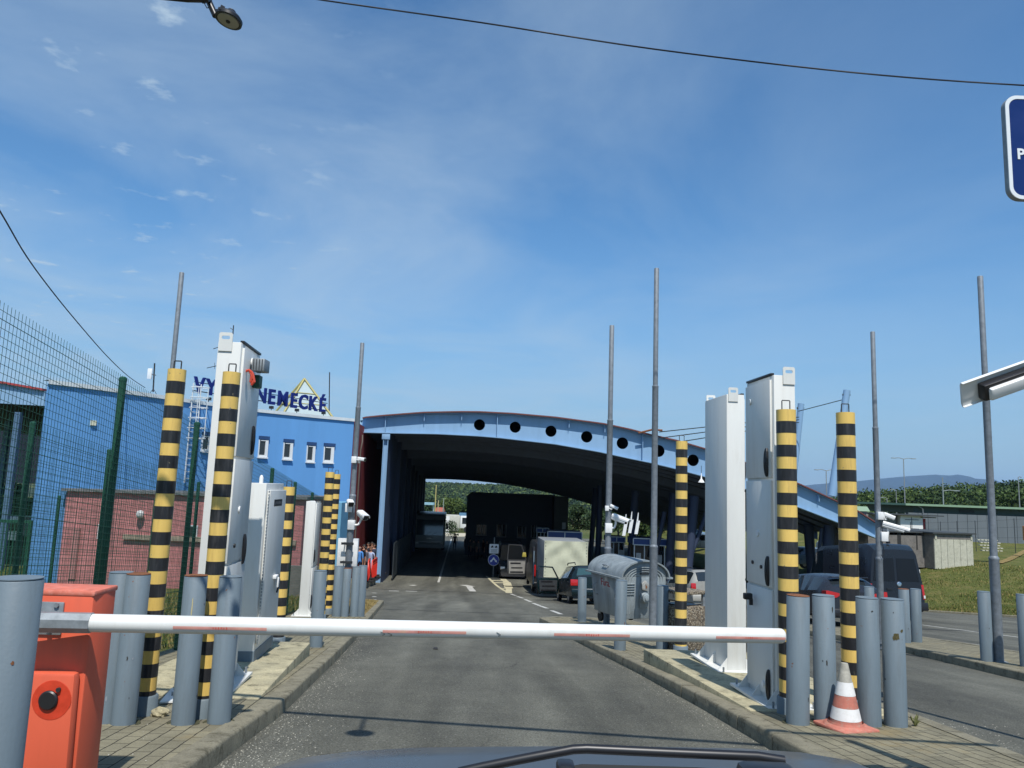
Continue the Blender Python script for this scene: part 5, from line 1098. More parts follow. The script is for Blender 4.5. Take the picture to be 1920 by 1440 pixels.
# ------------------------------------------------------------------ the hall
AXS = Vector((-0.068, 1, 0)); AX = AXS.normalized(); EX = Vector((AX.y, -AX.x, 0)); HO = Vector((-7.4, 46.5, 0)); HN = AX
def hp(px, py): return onplane(px, py, HO, HN)
def loc(p): return ((p-HO).dot(EX), p.z)
TOP = [(681, 787.5), (688, 786), (723, 782.5), (795, 777), (865, 775.7), (900, 776), (960, 779), (1040, 786), (1130, 798), (1180, 808.6), (1217, 818.5), (1265, 829), (1323, 846), (1400, 873), (1498, 912), (1560, 940.5), (1603, 960.6), (1641, 985)]
BOT = [(671.7, 810), (723, 811.3), (820, 813), (893, 816.7), (937, 820.3), (1040, 832), (1120, 846), (1180, 859), (1217, 866.5), (1265, 878), (1324, 894), (1400, 917), (1498, 951), (1560, 975), (1603, 992.5), (1641, 1008)]
tl = [loc(hp(*p)) for p in TOP]; bl = [loc(hp(*p)) for p in BOT]
hall = thing('border_hall', (0, 0, 0), 'large border control hall with arched light blue front girder pierced by round holes', 'hall')
holes = [(899, 796.5, 10.4), (966, 801, 10.4), (1033, 808.5, 10.5), (1100, 819, 10.8), (1167, 831, 11), (1235, 845.5, 11.2), (1299.5, 863, 11), (1365, 884, 11.4), (1432, 908, 11.4)]
loops = [tl[::-1]+bl]
for x, y, r in holes:
    c = loc(hp(x, y)); loops.append(circ(c[0], c[1], r/FPX*47.5))
me = curve2d('front_girder', loops, 0.012, HALLBLUE); o = meshobj('front_girder', me, hall)
Mh = Matrix((EX, Vector((0, 0, 1)), -AX)).transposed().to_4x4(); Mh.translation = HO; o.matrix_local = Mh
def wpt(s, z, off=0.0): return HO+EX*s+AX*off+Vector((0, 0, z))
for nm, pts, th, m in (('top_flange', tl, 0.05, HALLBLUE), ('bottom_flange', bl, 0.05, HALLBLUE)):
    mb = MB(); sg = 1 if nm[0] == 't' else -1
    mb.grid([[wpt(s, z+(0.002*sg), -0.25) for s, z in pts], [wpt(s, z+(0.002*sg), 0.25) for s, z in pts], [wpt(s, z+th*sg, 0.25) for s, z in pts], [wpt(s, z+th*sg, -0.25) for s, z in pts], [wpt(s, z+(0.002*sg), -0.25) for s, z in pts]]); mb.build(nm, m, hall)
mb = MB(); mb.grid([[wpt(s, z+0.055, -0.42) for s, z in tl], [wpt(s, z+0.055, 0.3) for s, z in tl], [wpt(s, z+0.13, 0.3) for s, z in tl], [wpt(s, z+0.13, -0.42) for s, z in tl], [wpt(s, z+0.055, -0.42) for s, z in tl]]); mb.build('roof_edge', mat('roof_edge_red', (0.16, 0.055, 0.05), 0.6), hall)
def ztop(s, T): 
    for (a, za), (b, zb) in zip(T, T[1:]):
        if s <= b: return za+(zb-za)*(s-a)/(b-a)
    return T[-1][1]
smin, smax = tl[0][0], tl[-1][0]; STF = [723, 795, 865, 932, 1066, 1133, 1204, 1268, 1332, 1398, 1466, 1530, 1590]
for k, px in enumerate(STF):
    s = loc(hp(px, 800))[0]; z1, z0 = ztop(s, tl), ztop(s, bl); full = px in (723, 932, 1204, 1466); zz0 = z0 if full else z1-0.42
    MB().prism([wpt(s-0.02, z1-0.004, -0.014), wpt(s+0.02, z1-0.004, -0.014), wpt(s+0.02, zz0+0.004, -0.014), wpt(s-0.02, zz0+0.004, -0.014)], -AX*(0.24)).build('stiffener', HALLBLUE, hall)
# roof: swept from the front girder to the rear
LH = 52.0; lf = Vector(wpt(*bl[1])); fr = at(793, 898, 46.5+LH); DZ = fr.z-lf.z; ROOFV = AX*LH+Vector((0, 0, DZ))
nS = 26; ss = [bl[0][0]+(bl[-1][0]-bl[0][0])*k/nS for k in range(nS+1)]
mb = MB(); rows = []
for f in (0.006, 0.5, 1.0): rows.append([wpt(s, ztop(s, bl)+0.25, 0)+ROOFV*f for s in ss])
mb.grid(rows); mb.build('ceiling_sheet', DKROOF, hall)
mb = MB(); rows = []
for f in (0.006, 0.5, 1.0): rows.append([wpt(s, ztop(s, tl)+0.06, 0)+ROOFV*f for s in ss])
mb.grid(rows); mb.grid([[wpt(s, ztop(s, tl)+0.06, 0)+ROOFV for s in ss], [wpt(s, ztop(s, bl), 0)+ROOFV for s in ss]]); mb.build('roof', mat('roof_sheet', (0.10, 0.12, 0.15), 0.5), hall)
for k in range(1, 27):
    f = k/27; big = k % 4 == 0; mb = MB(); hgt = 0.55 if big else 0.2
    mb.grid([[wpt(s, ztop(s, bl)+0.24, 0)+ROOFV*f for s in ss], [wpt(s, ztop(s, bl)+0.24-hgt, 0)+ROOFV*f for s in ss], [wpt(s, ztop(s, bl)+0.24-hgt, 0.14)+ROOFV*f for s in ss]])
    mb.build('girder' if big else 'purlin', PURL, hall)
# front column and left wall with ribs
sc_ = loc(hp(719.5, 900))[0]; zc_ = ztop(sc_, bl); p = wpt(sc_, 0); wc = 0.26
gz = lambda y: G(y)
mb = MB(); b0 = gz(p.y)
for o_, d_ in ((-wc/2, 0.03), (wc/2, 0.03)): mb.prism([wpt(sc_+o_-0.02, b0, -0.18), wpt(sc_+o_+0.02, b0, -0.18), wpt(sc_+o_+0.02, zc_-0.06, -0.18), wpt(sc_+o_-0.02, zc_-0.06, -0.18)], AX*0.26)
mb.prism([wpt(sc_-wc/2, b0, 0.0), wpt(sc_+wc/2, b0, 0.0), wpt(sc_+wc/2, zc_-0.06, 0.0), wpt(sc_-wc/2, zc_-0.06, 0.0)], AX*0.04); mb.build('front_column', HALLBLUE, hall)
mb = MB(); mb.prism([wpt(sc_-0.24, zc_-0.42, -0.22), wpt(sc_+0.24, zc_-0.42, -0.22), wpt(sc_+0.24, zc_-0.055, -0.22), wpt(sc_-0.24, zc_-0.055, -0.22)], AX*0.3); mb.build('column_head', HALLBLUE, hall, bevel=0.02)
mb = MB(); sw = sc_+0.14; rows = []
for k in range(0, 105):
    f = (0.15+k*0.5)/LH; rib = 0.12 if k % 2 else 0.0; q = wpt(sw+rib, 0, 0)+AX*(LH*f); rows.append([(q.x, q.y, G(q.y)-0.2), (q.x, q.y, ztop(sc_, bl)+0.2+DZ*f)])
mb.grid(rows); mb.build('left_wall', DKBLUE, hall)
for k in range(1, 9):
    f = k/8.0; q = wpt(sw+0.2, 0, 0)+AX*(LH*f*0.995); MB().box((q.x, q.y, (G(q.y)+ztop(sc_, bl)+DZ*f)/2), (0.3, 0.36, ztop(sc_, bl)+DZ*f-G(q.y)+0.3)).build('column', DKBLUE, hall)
q = wpt(sw+0.35, 0, 3.0); pls = thing('wall_fence', (0, 0, 0), 'dark grating panels standing along the left wall inside the hall', 'fence')
for k in range(7):
    a = wpt(sw+0.55, 0, 1.5+k*2.6); b = wpt(sw+0.55, 0, 3.9+k*2.6); g = G(a.y)+PZ*0.5
    mb = MB(); mb.prism([(a.x, a.y, g), (b.x, b.y, g), (b.x, b.y, g+2.1), (a.x, a.y, g+2.1)], EX*0.05); mb.build('panel', mat('grating', (0.04, 0.05, 0.055), 0.5, var=0.3, vscale=3), pls)
# slanting supports on the right half of the hall
def strut(px0, y0, px1, y1, Y, r, par, nm='strut'):
    a, b = at(px0, y0, Y), at(px1, y1, Y); a.z = G(Y)-0.1 if nm == 'column' else a.z; MB().cyl(a, b, r, r*1.25, n=10).build(nm, DKBLUE, par, smooth=40)
for px0, y0, px1, y1, Y, r, nm in ((1252, 1062, 1264, 925, 52, 0.26, 'column'), (1287, 1068, 1302, 930, 50, 0.26, 'column'), (1292, 1052, 1326, 960, 50, 0.12, 'strut'), (1228, 1050, 1246, 960, 52, 0.12, 'strut'),
       (1120, 1040, 1126, 910, 60, 0.2, 'column'), (1106, 1030, 1117, 915, 66, 0.2, 'column'), (1180, 1050, 1192, 920, 56, 0.24, 'column'), (1543, 1072, 1556, 985, 50, 0.3, 'column'), (1523, 1075, 1516, 985, 54, 0.28, 'column'), (1530, 1080, 1541, 990, 50, 0.1, 'strut')): strut(px0, y0, px1, y1, Y, r, hall, nm)
# hanging lamp bells and notice boards under the roof
for px, py, Y in ((1315, 901, 47), (1443, 1000, 60)):
    p = at(px, py, Y); t = thing('hanging_lamp', p, 'white bell lamp hanging under the hall roof edge, '+('left of the white cabinets' if px < 1400 else 'deep under the right side'), 'lamp'); MB().lathe([(0.2, -0.12), (0.12, 0.02), (0.05, 0.1), (0.02, 0.45)], n=14).build('shade', WHITEPL, t, smooth=50); MB().cyl((0, 0, 0.4), (0, 0, 0.9), 0.015, n=5).build('cord', BLACKPL, t)
for k, (px, py) in enumerate(((1172, 991), (1183, 986), (1195, 988))):
    p = at(px, py, 44); t = thing('lane_sign', p, ('first', 'second', 'third')[k]+' from the left of three tilted white boards beside the white cameras', 'sign', 'tilted white lane boards'); wv = 0.1
    MB().prism([(-wv-0.06, 0, -0.4), (wv-0.08, 0, -0.4), (wv+0.05, 0, 0.35), (-wv+0.06, 0, 0.35)], (0, 0.05, 0)).build('board', WHITEPL, t); MB().cyl((0, 0.02, 0.3), (0.05, 0.02, 0.8), 0.05, 0.02, n=8).build('hook', WHITEPL, t)
# leaning masts and stay cables over the roof
def lean(px0, y0, px1, y1, Y, r0, r1, label):
    a, b = at(px1, y1, Y), at(px0, y0, Y); t = thing('leaning_mast', a, label, 'mast'); MB().cyl((0, 0, 0), b-a, r1, r0, n=14).build('mast', HALLBLUE, t, smooth=40); MB().cyl(b-a-Vector((0.3, 0, 0.35)), b-a-Vector((-0.2, 0, 0.3)), 0.1, n=8).build('cable_clamp', STEELD, t)
lean(1502, 757, 1488, 900, 58, 0.24, 0.22, 'pale blue leaning mast beside the taller right cabinet'); lean(1588, 732, 1560, 930, 54, 0.24, 0.3, 'pale blue leaning mast rising behind the rightmost striped post')
def stay(p, q, lab):
    a, b = at(*p), at(*q); t = thing('stay_cable', a, lab, 'cable'); MB().tube([Vector((0, 0, 0)), b-a], 0.03, 5).build('wire', CAB, t)
stay((1497, 771, 57), (1578, 750, 54), 'thin stay cable between the two leaning masts')
stay((1236, 810, 47), (1498, 782, 57.5), 'topmost of the thin stay cables above the arched girder')
stay((1240, 821, 47), (1498, 787, 57.5), 'middle one of the thin stay cables above the arched girder'); stay((1278, 828, 47), (1498, 792, 57.5), 'lowest of the thin stay cables above the arched girder')
a, b = at(1197, 812, 47), at(1242, 807, 47); t = thing('roof_bracket', a, 'thin red bracket lying on top of the arched girder', 'bracket'); MB().tube([(0, 0, 0), (b-a)*0.6+Vector((0, 0, 0.12)), b-a], 0.06, 6).build('arm', RUST, t)
# ------------------------------------------------------------------ dark office block and booths inside the hall
YO = 76.0; a, b = at(876, 930, YO), at(1042, 930, YO); zt_ = at(900, 923, YO).z; ob = thing('office_block', (0, 0, 0), 'dark flat fronted office block standing inside the hall', 'building'); OBM = mat('block_grey', (0.045, 0.052, 0.06), 0.75, var=0.15, vscale=0.8)
mb = MB(); mb.prism([(a.x, YO, G(YO)-0.3), (b.x, YO+0.6, G(YO)-0.3), (b.x, YO+0.6, zt_), (a.x+0.4, YO, zt_), (a.x, YO, zt_-0.35)], (-0.6, 14, -0.4)); mb.build('wall', OBM, ob)
c0, c1 = at(1040, 934, YO-3), at(1066, 936, YO-3); MB().box(((c0.x+c1.x)/2, YO+2, (c0.z+G(YO))/2), (c1.x-c0.x, 9.9, c0.z-G(YO)+0.3)).build('stair_tower', mat('tower_grey', (0.09, 0.095, 0.085), 0.8, var=0.15), ob)
for x0, x1, y0, y1 in ((893, 912, 984, 1003), (931, 949, 984, 1006), (970, 986, 988, 1008), (996, 1006, 985, 1008)):
    c0, c1 = at(x0, y1, YO-0.05), at(x1, y0, YO-0.05); wn = MB(); xm, zm, wv, hv = (c0.x+c1.x)/2, (c0.z+c1.z)/2, c1.x-c0.x, c1.z-c0.z
    for xx in (-0.5, 0.06, 0.5): wn.box((xm+xx*wv, YO-0.03, zm), (0.09, 0.08, hv))
    wn.box((xm, YO-0.06, zm-hv/2), (wv*1.15, 0.14, 0.1)); wo = wn.build('window', mat('frame_grey', (0.22, 0.22, 0.2), 0.6), ob); MB().box((xm, YO-0.02, zm), (wv*0.97, 0.03, hv)).build('pane', GLASSD, wo)
c0, c1 = at(1054, 992, YO-3.1), at(1061, 980, YO-3.1); MB().box(((c0.x+c1.x)/2, YO-3.0, (c0.z+c1.z)/2), (c1.x-c0.x, 0.1, c1.z-c0.z)).build('window', TRIM, ob)
FASC = mat('fascia_blue', (0.018, 0.055, 0.20), 0.4, var=0.1)
def booth(px0, px1, ytop, yfas, Y, label):
    a, b = at(px0, ytop, Y), at(px1, ytop, Y); z0 = G(Y); zt = a.z; wv = b.x-a.x; t = thing('toll_booth', ((a.x+b.x)/2, Y, z0), label, 'booth', 'control booths under the hall roof'); h = zt-z0; hf = zt-at(px0, yfas, Y).z
    MB().box((0, 1.2, h-hf/2), (wv, 2.6, hf)).build('fascia', FASC, t); fr_ = MB()
    for x in (-wv/2, 0, wv/2): fr_.box((x, -0.13, h-hf/2), (0.06, 0.04, hf))
    for z in (h, h-hf): fr_.box((0, -0.13, z), (wv, 0.04, 0.06))
    fr_.build('fascia_frame', TRIM, t)
    MB().box((0, 1.2, 0.55), (wv*0.9, 2.2, 1.1)).build('base_wall', mat('booth_grey', (0.20, 0.22, 0.24), 0.6, var=0.2), t); MB().box((0, 1.2, (1.1+h-hf)/2), (wv*0.86, 2.1, h-hf-1.1)).build('glazing', GLASSD, t)
    fr_ = MB()
    for x in (-0.45, -0.15, 0.15, 0.45): fr_.box((x*wv, 0.1, (h-hf)/2), (0.07, 0.07, h-hf))
    fr_.box((0, 0.1, 1.15), (wv*0.9, 0.08, 0.07)); fr_.build('mullion', TRIM, t)
    for x, z, w_, hh in ((-0.33, 1.75, 0.32, 0.42), (-0.33, 1.25, 0.3, 0.3), (0.3, 1.6, 0.3, 0.55)): MB().box((x*wv, 0.03, z), (w_, 0.04, hh)).build('notice', mat('notice_paper', (0.42, 0.44, 0.44), 0.7, var=0.3, vscale=6), t)
    return t
booth(1027, 1091, 996, 1013, 56, 'control booth with blue fascia rising behind the cream tarpaulin trailer'); booth(1187, 1250, 1009, 1021, 53, 'control booth with blue fascia and notices right behind the rubbish container'); booth(1006, 1029, 990, 998, 66, 'small dark control booth left of the one behind the trailer')
booth(1140, 1172, 1006, 1016, 58, 'control booth partly hidden behind the pole with two cameras')
# ------------------------------------------------------------------ vehicles
TYRE = mat('tyre', (0.018, 0.018, 0.019), 0.85, var=0.2); RIM = mat('rim_alloy', (0.35, 0.36, 0.38), 0.35, 0.7, var=0.1)
TAIL = plain('tail_light_red', (0.42, 0.012, 0.012), 0.18, spec=0.7); CARGLASS = plain('car_glass', (0.018, 0.024, 0.028), 0.05, spec=0.8); PLATEW = plain('plate_white', (0.7, 0.7, 0.68), 0.5); PLATEY = plain('plate_yellow', (0.7, 0.45, 0.03), 0.5); LAMPW = plain('lamp_clear', (0.6, 0.6, 0.58), 0.15)
def carpaint(name, col, rough=0.28): return mat(name, col, rough, 0.15, var=0.06, spec=0.6)
def car(name, loc, rz, label, cat, st, W, paint, zb=0.25, wheels=(), wr=0.32, sidewin=(0.9, 3.0), rear=None, pillars=(), roofy=None):
    """loft along y (rear at 0). st: list of (y, belt z, roof z, half width, roof half width). Where roof z is above the belt by more than 0.2 the band between is glass"""
    t = thing(name, loc, label, cat, None, rz); ys_ = [s[0] for s in st]; N = 46; Y = np.linspace(ys_[0], ys_[-1], N)
    def ip(k): return np.interp(Y, ys_, [s[k] for s in st])
    belt, roof, hw, rw = ip(1), ip(2), ip(3), ip(4); ker = np.array([1, 2, 3, 2, 1])/9.0
    def sm(a): 
        p_ = np.concatenate(([a[0]]*2, a, [a[-1]]*2)); return np.convolve(p_, ker, 'valid')
    belt, roof, hw, rw = sm(belt), sm(roof), sm(hw), sm(rw)
    V, rings = [], []
    for i in range(N):
        b, r_, h_, w_ = belt[i], max(roof[i], belt[i]+0.02), hw[i], min(rw[i], hw[i])
        half = [(0.0, zb), (h_*0.86, zb), (h_*0.96, zb+0.06), (h_*1.0, zb+(b-zb)*0.45), (h_*1.0, zb+(b-zb)*0.7), (h_*0.975, b), (w_*1.0, r_-(r_-b)*0.14), (w_*0.9, r_-0.025*min(1, (r_-b)*4)), (w_*0.5, r_), (0.0, r_+0.008)]
        pts = [(x, z) for x, z in half]+[(-x, z) for x, z in half[-2:0:-1]]; rings.append([len(V)+k for k in range(len(pts))]); V += [(x, Y[i], z) for x, z in pts]
    n = len(rings[0]); body, glass = [], []
    for i in range(N-1):
        ym = (Y[i]+Y[i+1])/2; tall = (roof[i]-belt[i]) > 0.2 and (roof[i+1]-belt[i+1]) > 0.2
        for k in range(n):
            f = (rings[i][k], rings[i][(k+1) % n], rings[i+1][(k+1) % n], rings[i+1][k]); band = k in (5, n-6)
            isg = band and tall and sidewin[0] < ym < sidewin[1] and not any(abs(ym-p_) < 0.05 for p_ in pillars)
            slope = abs(roof[i+1]-roof[i])/(Y[i+1]-Y[i]); top = k in (6, 7, 8, 9, 10, 11, 12)
            if k in (7, 8, 9, 10) and slope > 0.42 and roof[i] > belt[i]+0.1 and roof[i+1] > belt[i+1]+0.1: isg = True
            (glass if isg else body).append(f)
    caps = [rings[0][::-1], rings[-1]]
    def sub(nm, faces, m, par):
        used = sorted({v for f in faces for v in f}); mp_ = {v: k for k, v in enumerate(used)}; me = bpy.data.meshes.new(nm); me.from_pydata([V[v] for v in used], [], [[mp_[v] for v in f] for f in faces]); me.materials.append(m)
        bm = bmesh.new(); bm.from_mesh(me); bmesh.ops.recalc_face_normals(bm, faces=bm.faces); bm.to_mesh(me); bm.free()
        me.polygons.foreach_set('use_smooth', [True]*len(me.polygons)); me.set_sharp_from_angle(angle=R(38)); return meshobj(nm, me, par)
    bo = sub('body', body+caps, paint, t)
    for p_ in list(pillars)+([pillars[-1]+0.95] if pillars else []):
        hw_ = float(np.interp(p_, Y, hw)); bz = float(np.interp(p_, Y, belt)); mb = MB()
        for sx in (-1, 1): mb.box((sx*(hw_-0.002), p_, (zb+0.12+bz)/2), (0.012, 0.014, bz-zb-0.16))
        mb.build('door_seam', BLACKPL, t); mb = MB()
        for sx in (-1, 1): mb.box((sx*(hw_+0.008), p_+0.14, bz-0.13), (0.03, 0.2, 0.035))
        mb.build('door_handle', paint, t)
    if glass: sub('windows', glass, CARGLASS, t)
    for (x, y) in wheels:
        for sx in (-1, 1):
            wl = MB().cyl((sx*(x-0.11), y, wr), (sx*(x+0.012), y, wr), wr, n=24).build('wheel', TYRE, t, smooth=35); MB().cyl((sx*(x+0.0), y, wr), (sx*(x+0.017), y, wr), wr*0.64, n=18).build('rim', RIM, wl, smooth=35)
            mb = MB()
            mb.cyl((sx*(x-0.12), y, wr+0.02), (sx*(x+0.004), y, wr+0.02), wr+0.055, n=24); mb.build('wheel_arch', BLACKPL, t)
    return t
def qplate(t, name, m, x0, x1, y, z0, z1, th=0.012, par=None, bev=0.0):
    return MB().box(((x0+x1)/2, y, (z0+z1)/2), (abs(x1-x0), th, abs(z1-z0))).build(name, m, par or t, bevel=bev)
YAWH = R(3.9)
# dark hatchback on the lane right of the striped posts
ph = Vector((9.95, 22.2, G(22.2)))
tilt = math.atan(-S1)
hb = car('hatchback_car', ph, R(5), 'dark grey hatchback with lit red tail lights behind the rightmost striped post', 'car',
    [(0.0, 0.86, 0.90, 0.80, 0.66), (0.10, 0.97, 1.04, 0.86, 0.68), (0.35, 0.99, 1.28, 0.89, 0.62), (0.85, 0.98, 1.42, 0.905, 0.62), (1.7, 0.96, 1.47, 0.91, 0.63), (2.5, 0.94, 1.44, 0.91, 0.62), (3.3, 0.94, 1.02, 0.90, 0.6), (4.0, 0.84, 0.88, 0.86, 0.6), (4.33, 0.66, 0.70, 0.76, 0.5)], 1.82, carpaint('hatch_paint', (0.022, 0.025, 0.032)), wheels=((0.80, 0.78), (0.80, 3.42)), sidewin=(0.55, 2.95), pillars=(1.25, 2.05))
hb.rotation_euler = (tilt, 0, R(5))
for sx in (-1, 1):
    mb = MB(); pts = [(0.42, 0.90), (0.84, 0.985), (0.90, 0.98), (0.905, 0.84), (0.82, 0.77), (0.60, 0.80)]
    mb.prism([(sx*x, -0.02, z) for x, z in pts], (0, 0.26, 0)); mb.build('tail_light', TAIL, hb)
    MB().box((sx*0.98, 2.75, 1.0), (0.16, 0.1, 0.12)).build('mirror', BLACKPL, hb, bevel=0.02)
qplate(hb, 'number_plate', PLATEW, -0.26, 0.26, -0.012, 0.70, 0.81); qplate(hb, 'bumper', BLACKPL, -0.74, 0.74, -0.02, 0.28, 0.5, 0.08, bev=0.03); qplate(hb, 'chrome_strip', CHROME, -0.36, 0.36, -0.012, 0.83, 0.85)
MB().box((0, 0.40, 1.36), (1.1, 0.24, 0.03)).build('spoiler', MATS['hatch_paint'], hb, bevel=0.01); qplate(hb, 'brake_light', TAIL, -0.2, 0.2, 0.275, 1.345, 1.365)
me = text_mesh('characters', '3AS 182', 0.085, 0.001, BLACKPL); o = meshobj('characters', me, hb); o.rotation_euler = (R(90), 0, 0); o.location = (0, -0.02, 0.725)
# black panel van farther back
VANB = carpaint('van_black', (0.012, 0.015, 0.022), 0.3)
def van(loc, rz, label, paint, L=5.6, W=2.0, H=2.62, name='panel_van'):
    t = car(name, loc, rz, label, 'van', [(0.0, 1.2, H-0.32, W/2-0.03, W/2-0.22), (0.12, 1.25, H-0.04, W/2, W/2-0.14), (0.5, 1.25, H, W/2, W/2-0.13), (3.6, 1.25, H, W/2, W/2-0.13), (4.1, 1.25, H-0.1, W/2, W/2-0.16), (4.9, 1.2, 1.45, W/2-0.02, W/2-0.25), (5.5, 1.0, 1.12, W/2-0.08, W/2-0.3), (L, 0.8, 0.85, W/2-0.2, W/2-0.4)], W, paint, zb=0.3, wheels=((W/2-0.08, 0.95), (W/2-0.08, 4.4)), wr=0.35, sidewin=(3.3, 4.5)); return t
pv = Vector((13.65, 27.3, G(27.3))); bv = van(pv, R(5), 'black panel van seen from behind below the concrete blockhouse', VANB); bv.rotation_euler = (tilt, 0, R(5))
for sx in (-1, 1):
    mb = MB(); mb.prism([(sx*0.05, 0.004, 1.32), (sx*0.84, 0.004, 1.32), (sx*0.72, 0.004, 2.1), (sx*0.05, 0.004, 2.1)], (0, -0.016, 0)); mb.build('rear_window', plain('van_dark_glass', (0.01, 0.012, 0.016), 0.25, spec=0.25), bv)
    mb = MB(); mb.prism([(sx*0.93, -0.01, 0.72), (sx*1.0, -0.01, 0.72), (sx*0.985, 0.0, 1.22), (sx*0.90, 0.0, 1.22)], (0, 0.12, 0)); mb.build('tail_light', TAIL, bv)
    qplate(bv, 'reversing_light', LAMPW, sx*0.94, sx*1.0, -0.025, 0.76, 0.86)
    MB().box((sx*0.28, -0.02, 1.05), (0.2, 0.03, 0.05)).build('door_handle', BLACKPL, bv)
mb = MB(); mb.prism([(-0.012, -0.012, 0.6), (0.012, -0.012, 0.6), (0.012, 0.13, 2.3), (-0.012, 0.13, 2.3)], (0, -0.012, 0)); mb.build('door_seam', BLACKPL, bv)
mb = MB(); mb.M = Matrix.Translation((0.09, 0.005, 1.22)) @ Matrix.Rotation(R(90), 4, 'X'); mb.lathe([(0.085, 0), (0.085, 0.02), (0.06, 0.03)], n=20); mb.build('round_badge', CHROME, bv)
qplate(bv, 'bumper', BLACKPL, -1.0, 1.0, -0.08, 0.35, 0.62, 0.16, bev=0.03); qplate(bv, 'number_plate', PLATEY, -0.92, -0.5, -0.03, 0.70, 0.82); qplate(bv, 'sticker', PLATEW, 0.82, 0.94, 0.06, 1.62, 1.74); MB().box((0, 0.3, 2.66), (0.08, 0.16, 0.08)).build('roof_fin', BLACKPL, bv, bevel=0.02)
# silver estate between the cabinets and the container
sv = car('estate_car', Vector((7.8, 29.5, G(29.5))), R(6), 'silver estate car with red tail light behind the stone litter bin', 'car',
    [(0.0, 0.92, 0.98, 0.80, 0.62), (0.08, 0.96, 1.2, 0.83, 0.62), (0.25, 0.97, 1.45, 0.84, 0.6), (0.8, 0.97, 1.50, 0.85, 0.61), (2.6, 0.95, 1.48, 0.85, 0.61), (3.4, 0.94, 1.0, 0.84, 0.55), (4.3, 0.8, 0.84, 0.8, 0.5), (4.5, 0.62, 0.66, 0.7, 0.4)], 1.7, carpaint('silver_paint', (0.34, 0.33, 0.29), 0.35), wheels=((0.76, 0.8), (0.76, 3.5)), sidewin=(0.3, 3.1), pillars=(1.2, 2.1)); sv.rotation_euler = (tilt, 0, R(6))
for sx in (-1, 1): MB().box((sx*0.73, 0.02, 0.84), (0.2, 0.08, 0.32)).build('tail_light', TAIL, sv, bevel=0.03); MB().tube([(sx*0.56, 0.5, 1.52), (sx*0.56, 0.6, 1.58), (sx*0.56, 2.3, 1.57), (sx*0.56, 2.4, 1.5)], 0.02, 6).build('roof_rail', STEELD, sv)
mb = MB(); mb.prism([(-0.6, 0.04, 1.02), (0.6, 0.04, 1.02), (0.5, 0.155, 1.38), (-0.5, 0.155, 1.38)], (0, -0.02, 0)); mb.build('rear_window', CARGLASS, sv); qplate(sv, 'number_plate', PLATEW, -0.26, 0.26, -0.012, 0.72, 0.83); qplate(sv, 'bumper', MATS['silver_paint'], -0.8, 0.8, -0.03, 0.35, 0.58, 0.1, bev=0.03)
# dark green estate with its front left door open
GRN = carpaint('green_paint', (0.003, 0.013, 0.015))
ge = car('estate_car', Vector((3.45, 31.2, G(31.2))), R(5), 'dark green estate car with roof rails and open driver door, left of the rubbish container', 'car',
    [(0.0, 0.92, 0.98, 0.80, 0.62), (0.08, 0.96, 1.2, 0.84, 0.62), (0.3, 0.98, 1.46, 0.86, 0.6), (0.8, 0.97, 1.52, 0.87, 0.61), (2.7, 0.95, 1.49, 0.87, 0.61), (3.5, 0.94, 1.0, 0.86, 0.55), (4.4, 0.8, 0.84, 0.8, 0.5), (4.6, 0.62, 0.66, 0.7, 0.4)], 1.74, GRN, wheels=((0.78, 0.85), (0.78, 3.6)), sidewin=(0.35, 3.2), pillars=(1.25, 2.15)); ge.rotation_euler = (tilt, 0, R(5))
for sx in (-1, 1): MB().box((sx*0.70, 0.015, 0.84), (0.3, 0.08, 0.24)).build('tail_light', TAIL, ge, bevel=0.02); MB().tube([(sx*0.57, 0.5, 1.54), (sx*0.57, 0.62, 1.62), (sx*0.57, 2.3, 1.6), (sx*0.57, 2.4, 1.52)], 0.022, 6).build('roof_rail', STEELD, ge)
mb = MB(); mb.prism([(-0.62, 0.04, 1.02), (0.62, 0.04, 1.02), (0.52, 0.17, 1.4), (-0.52, 0.17, 1.4)], (0, -0.02, 0)); mb.build('rear_window', plain('rear_glass_teal', (0.03, 0.075, 0.08), 0.08, spec=0.8), ge); qplate(ge, 'number_plate', PLATEW, -0.26, 0.26, -0.015, 0.5, 0.61); qplate(ge, 'bumper', GRN, -0.82, 0.82, -0.04, 0.36, 0.6, 0.12, bev=0.03)
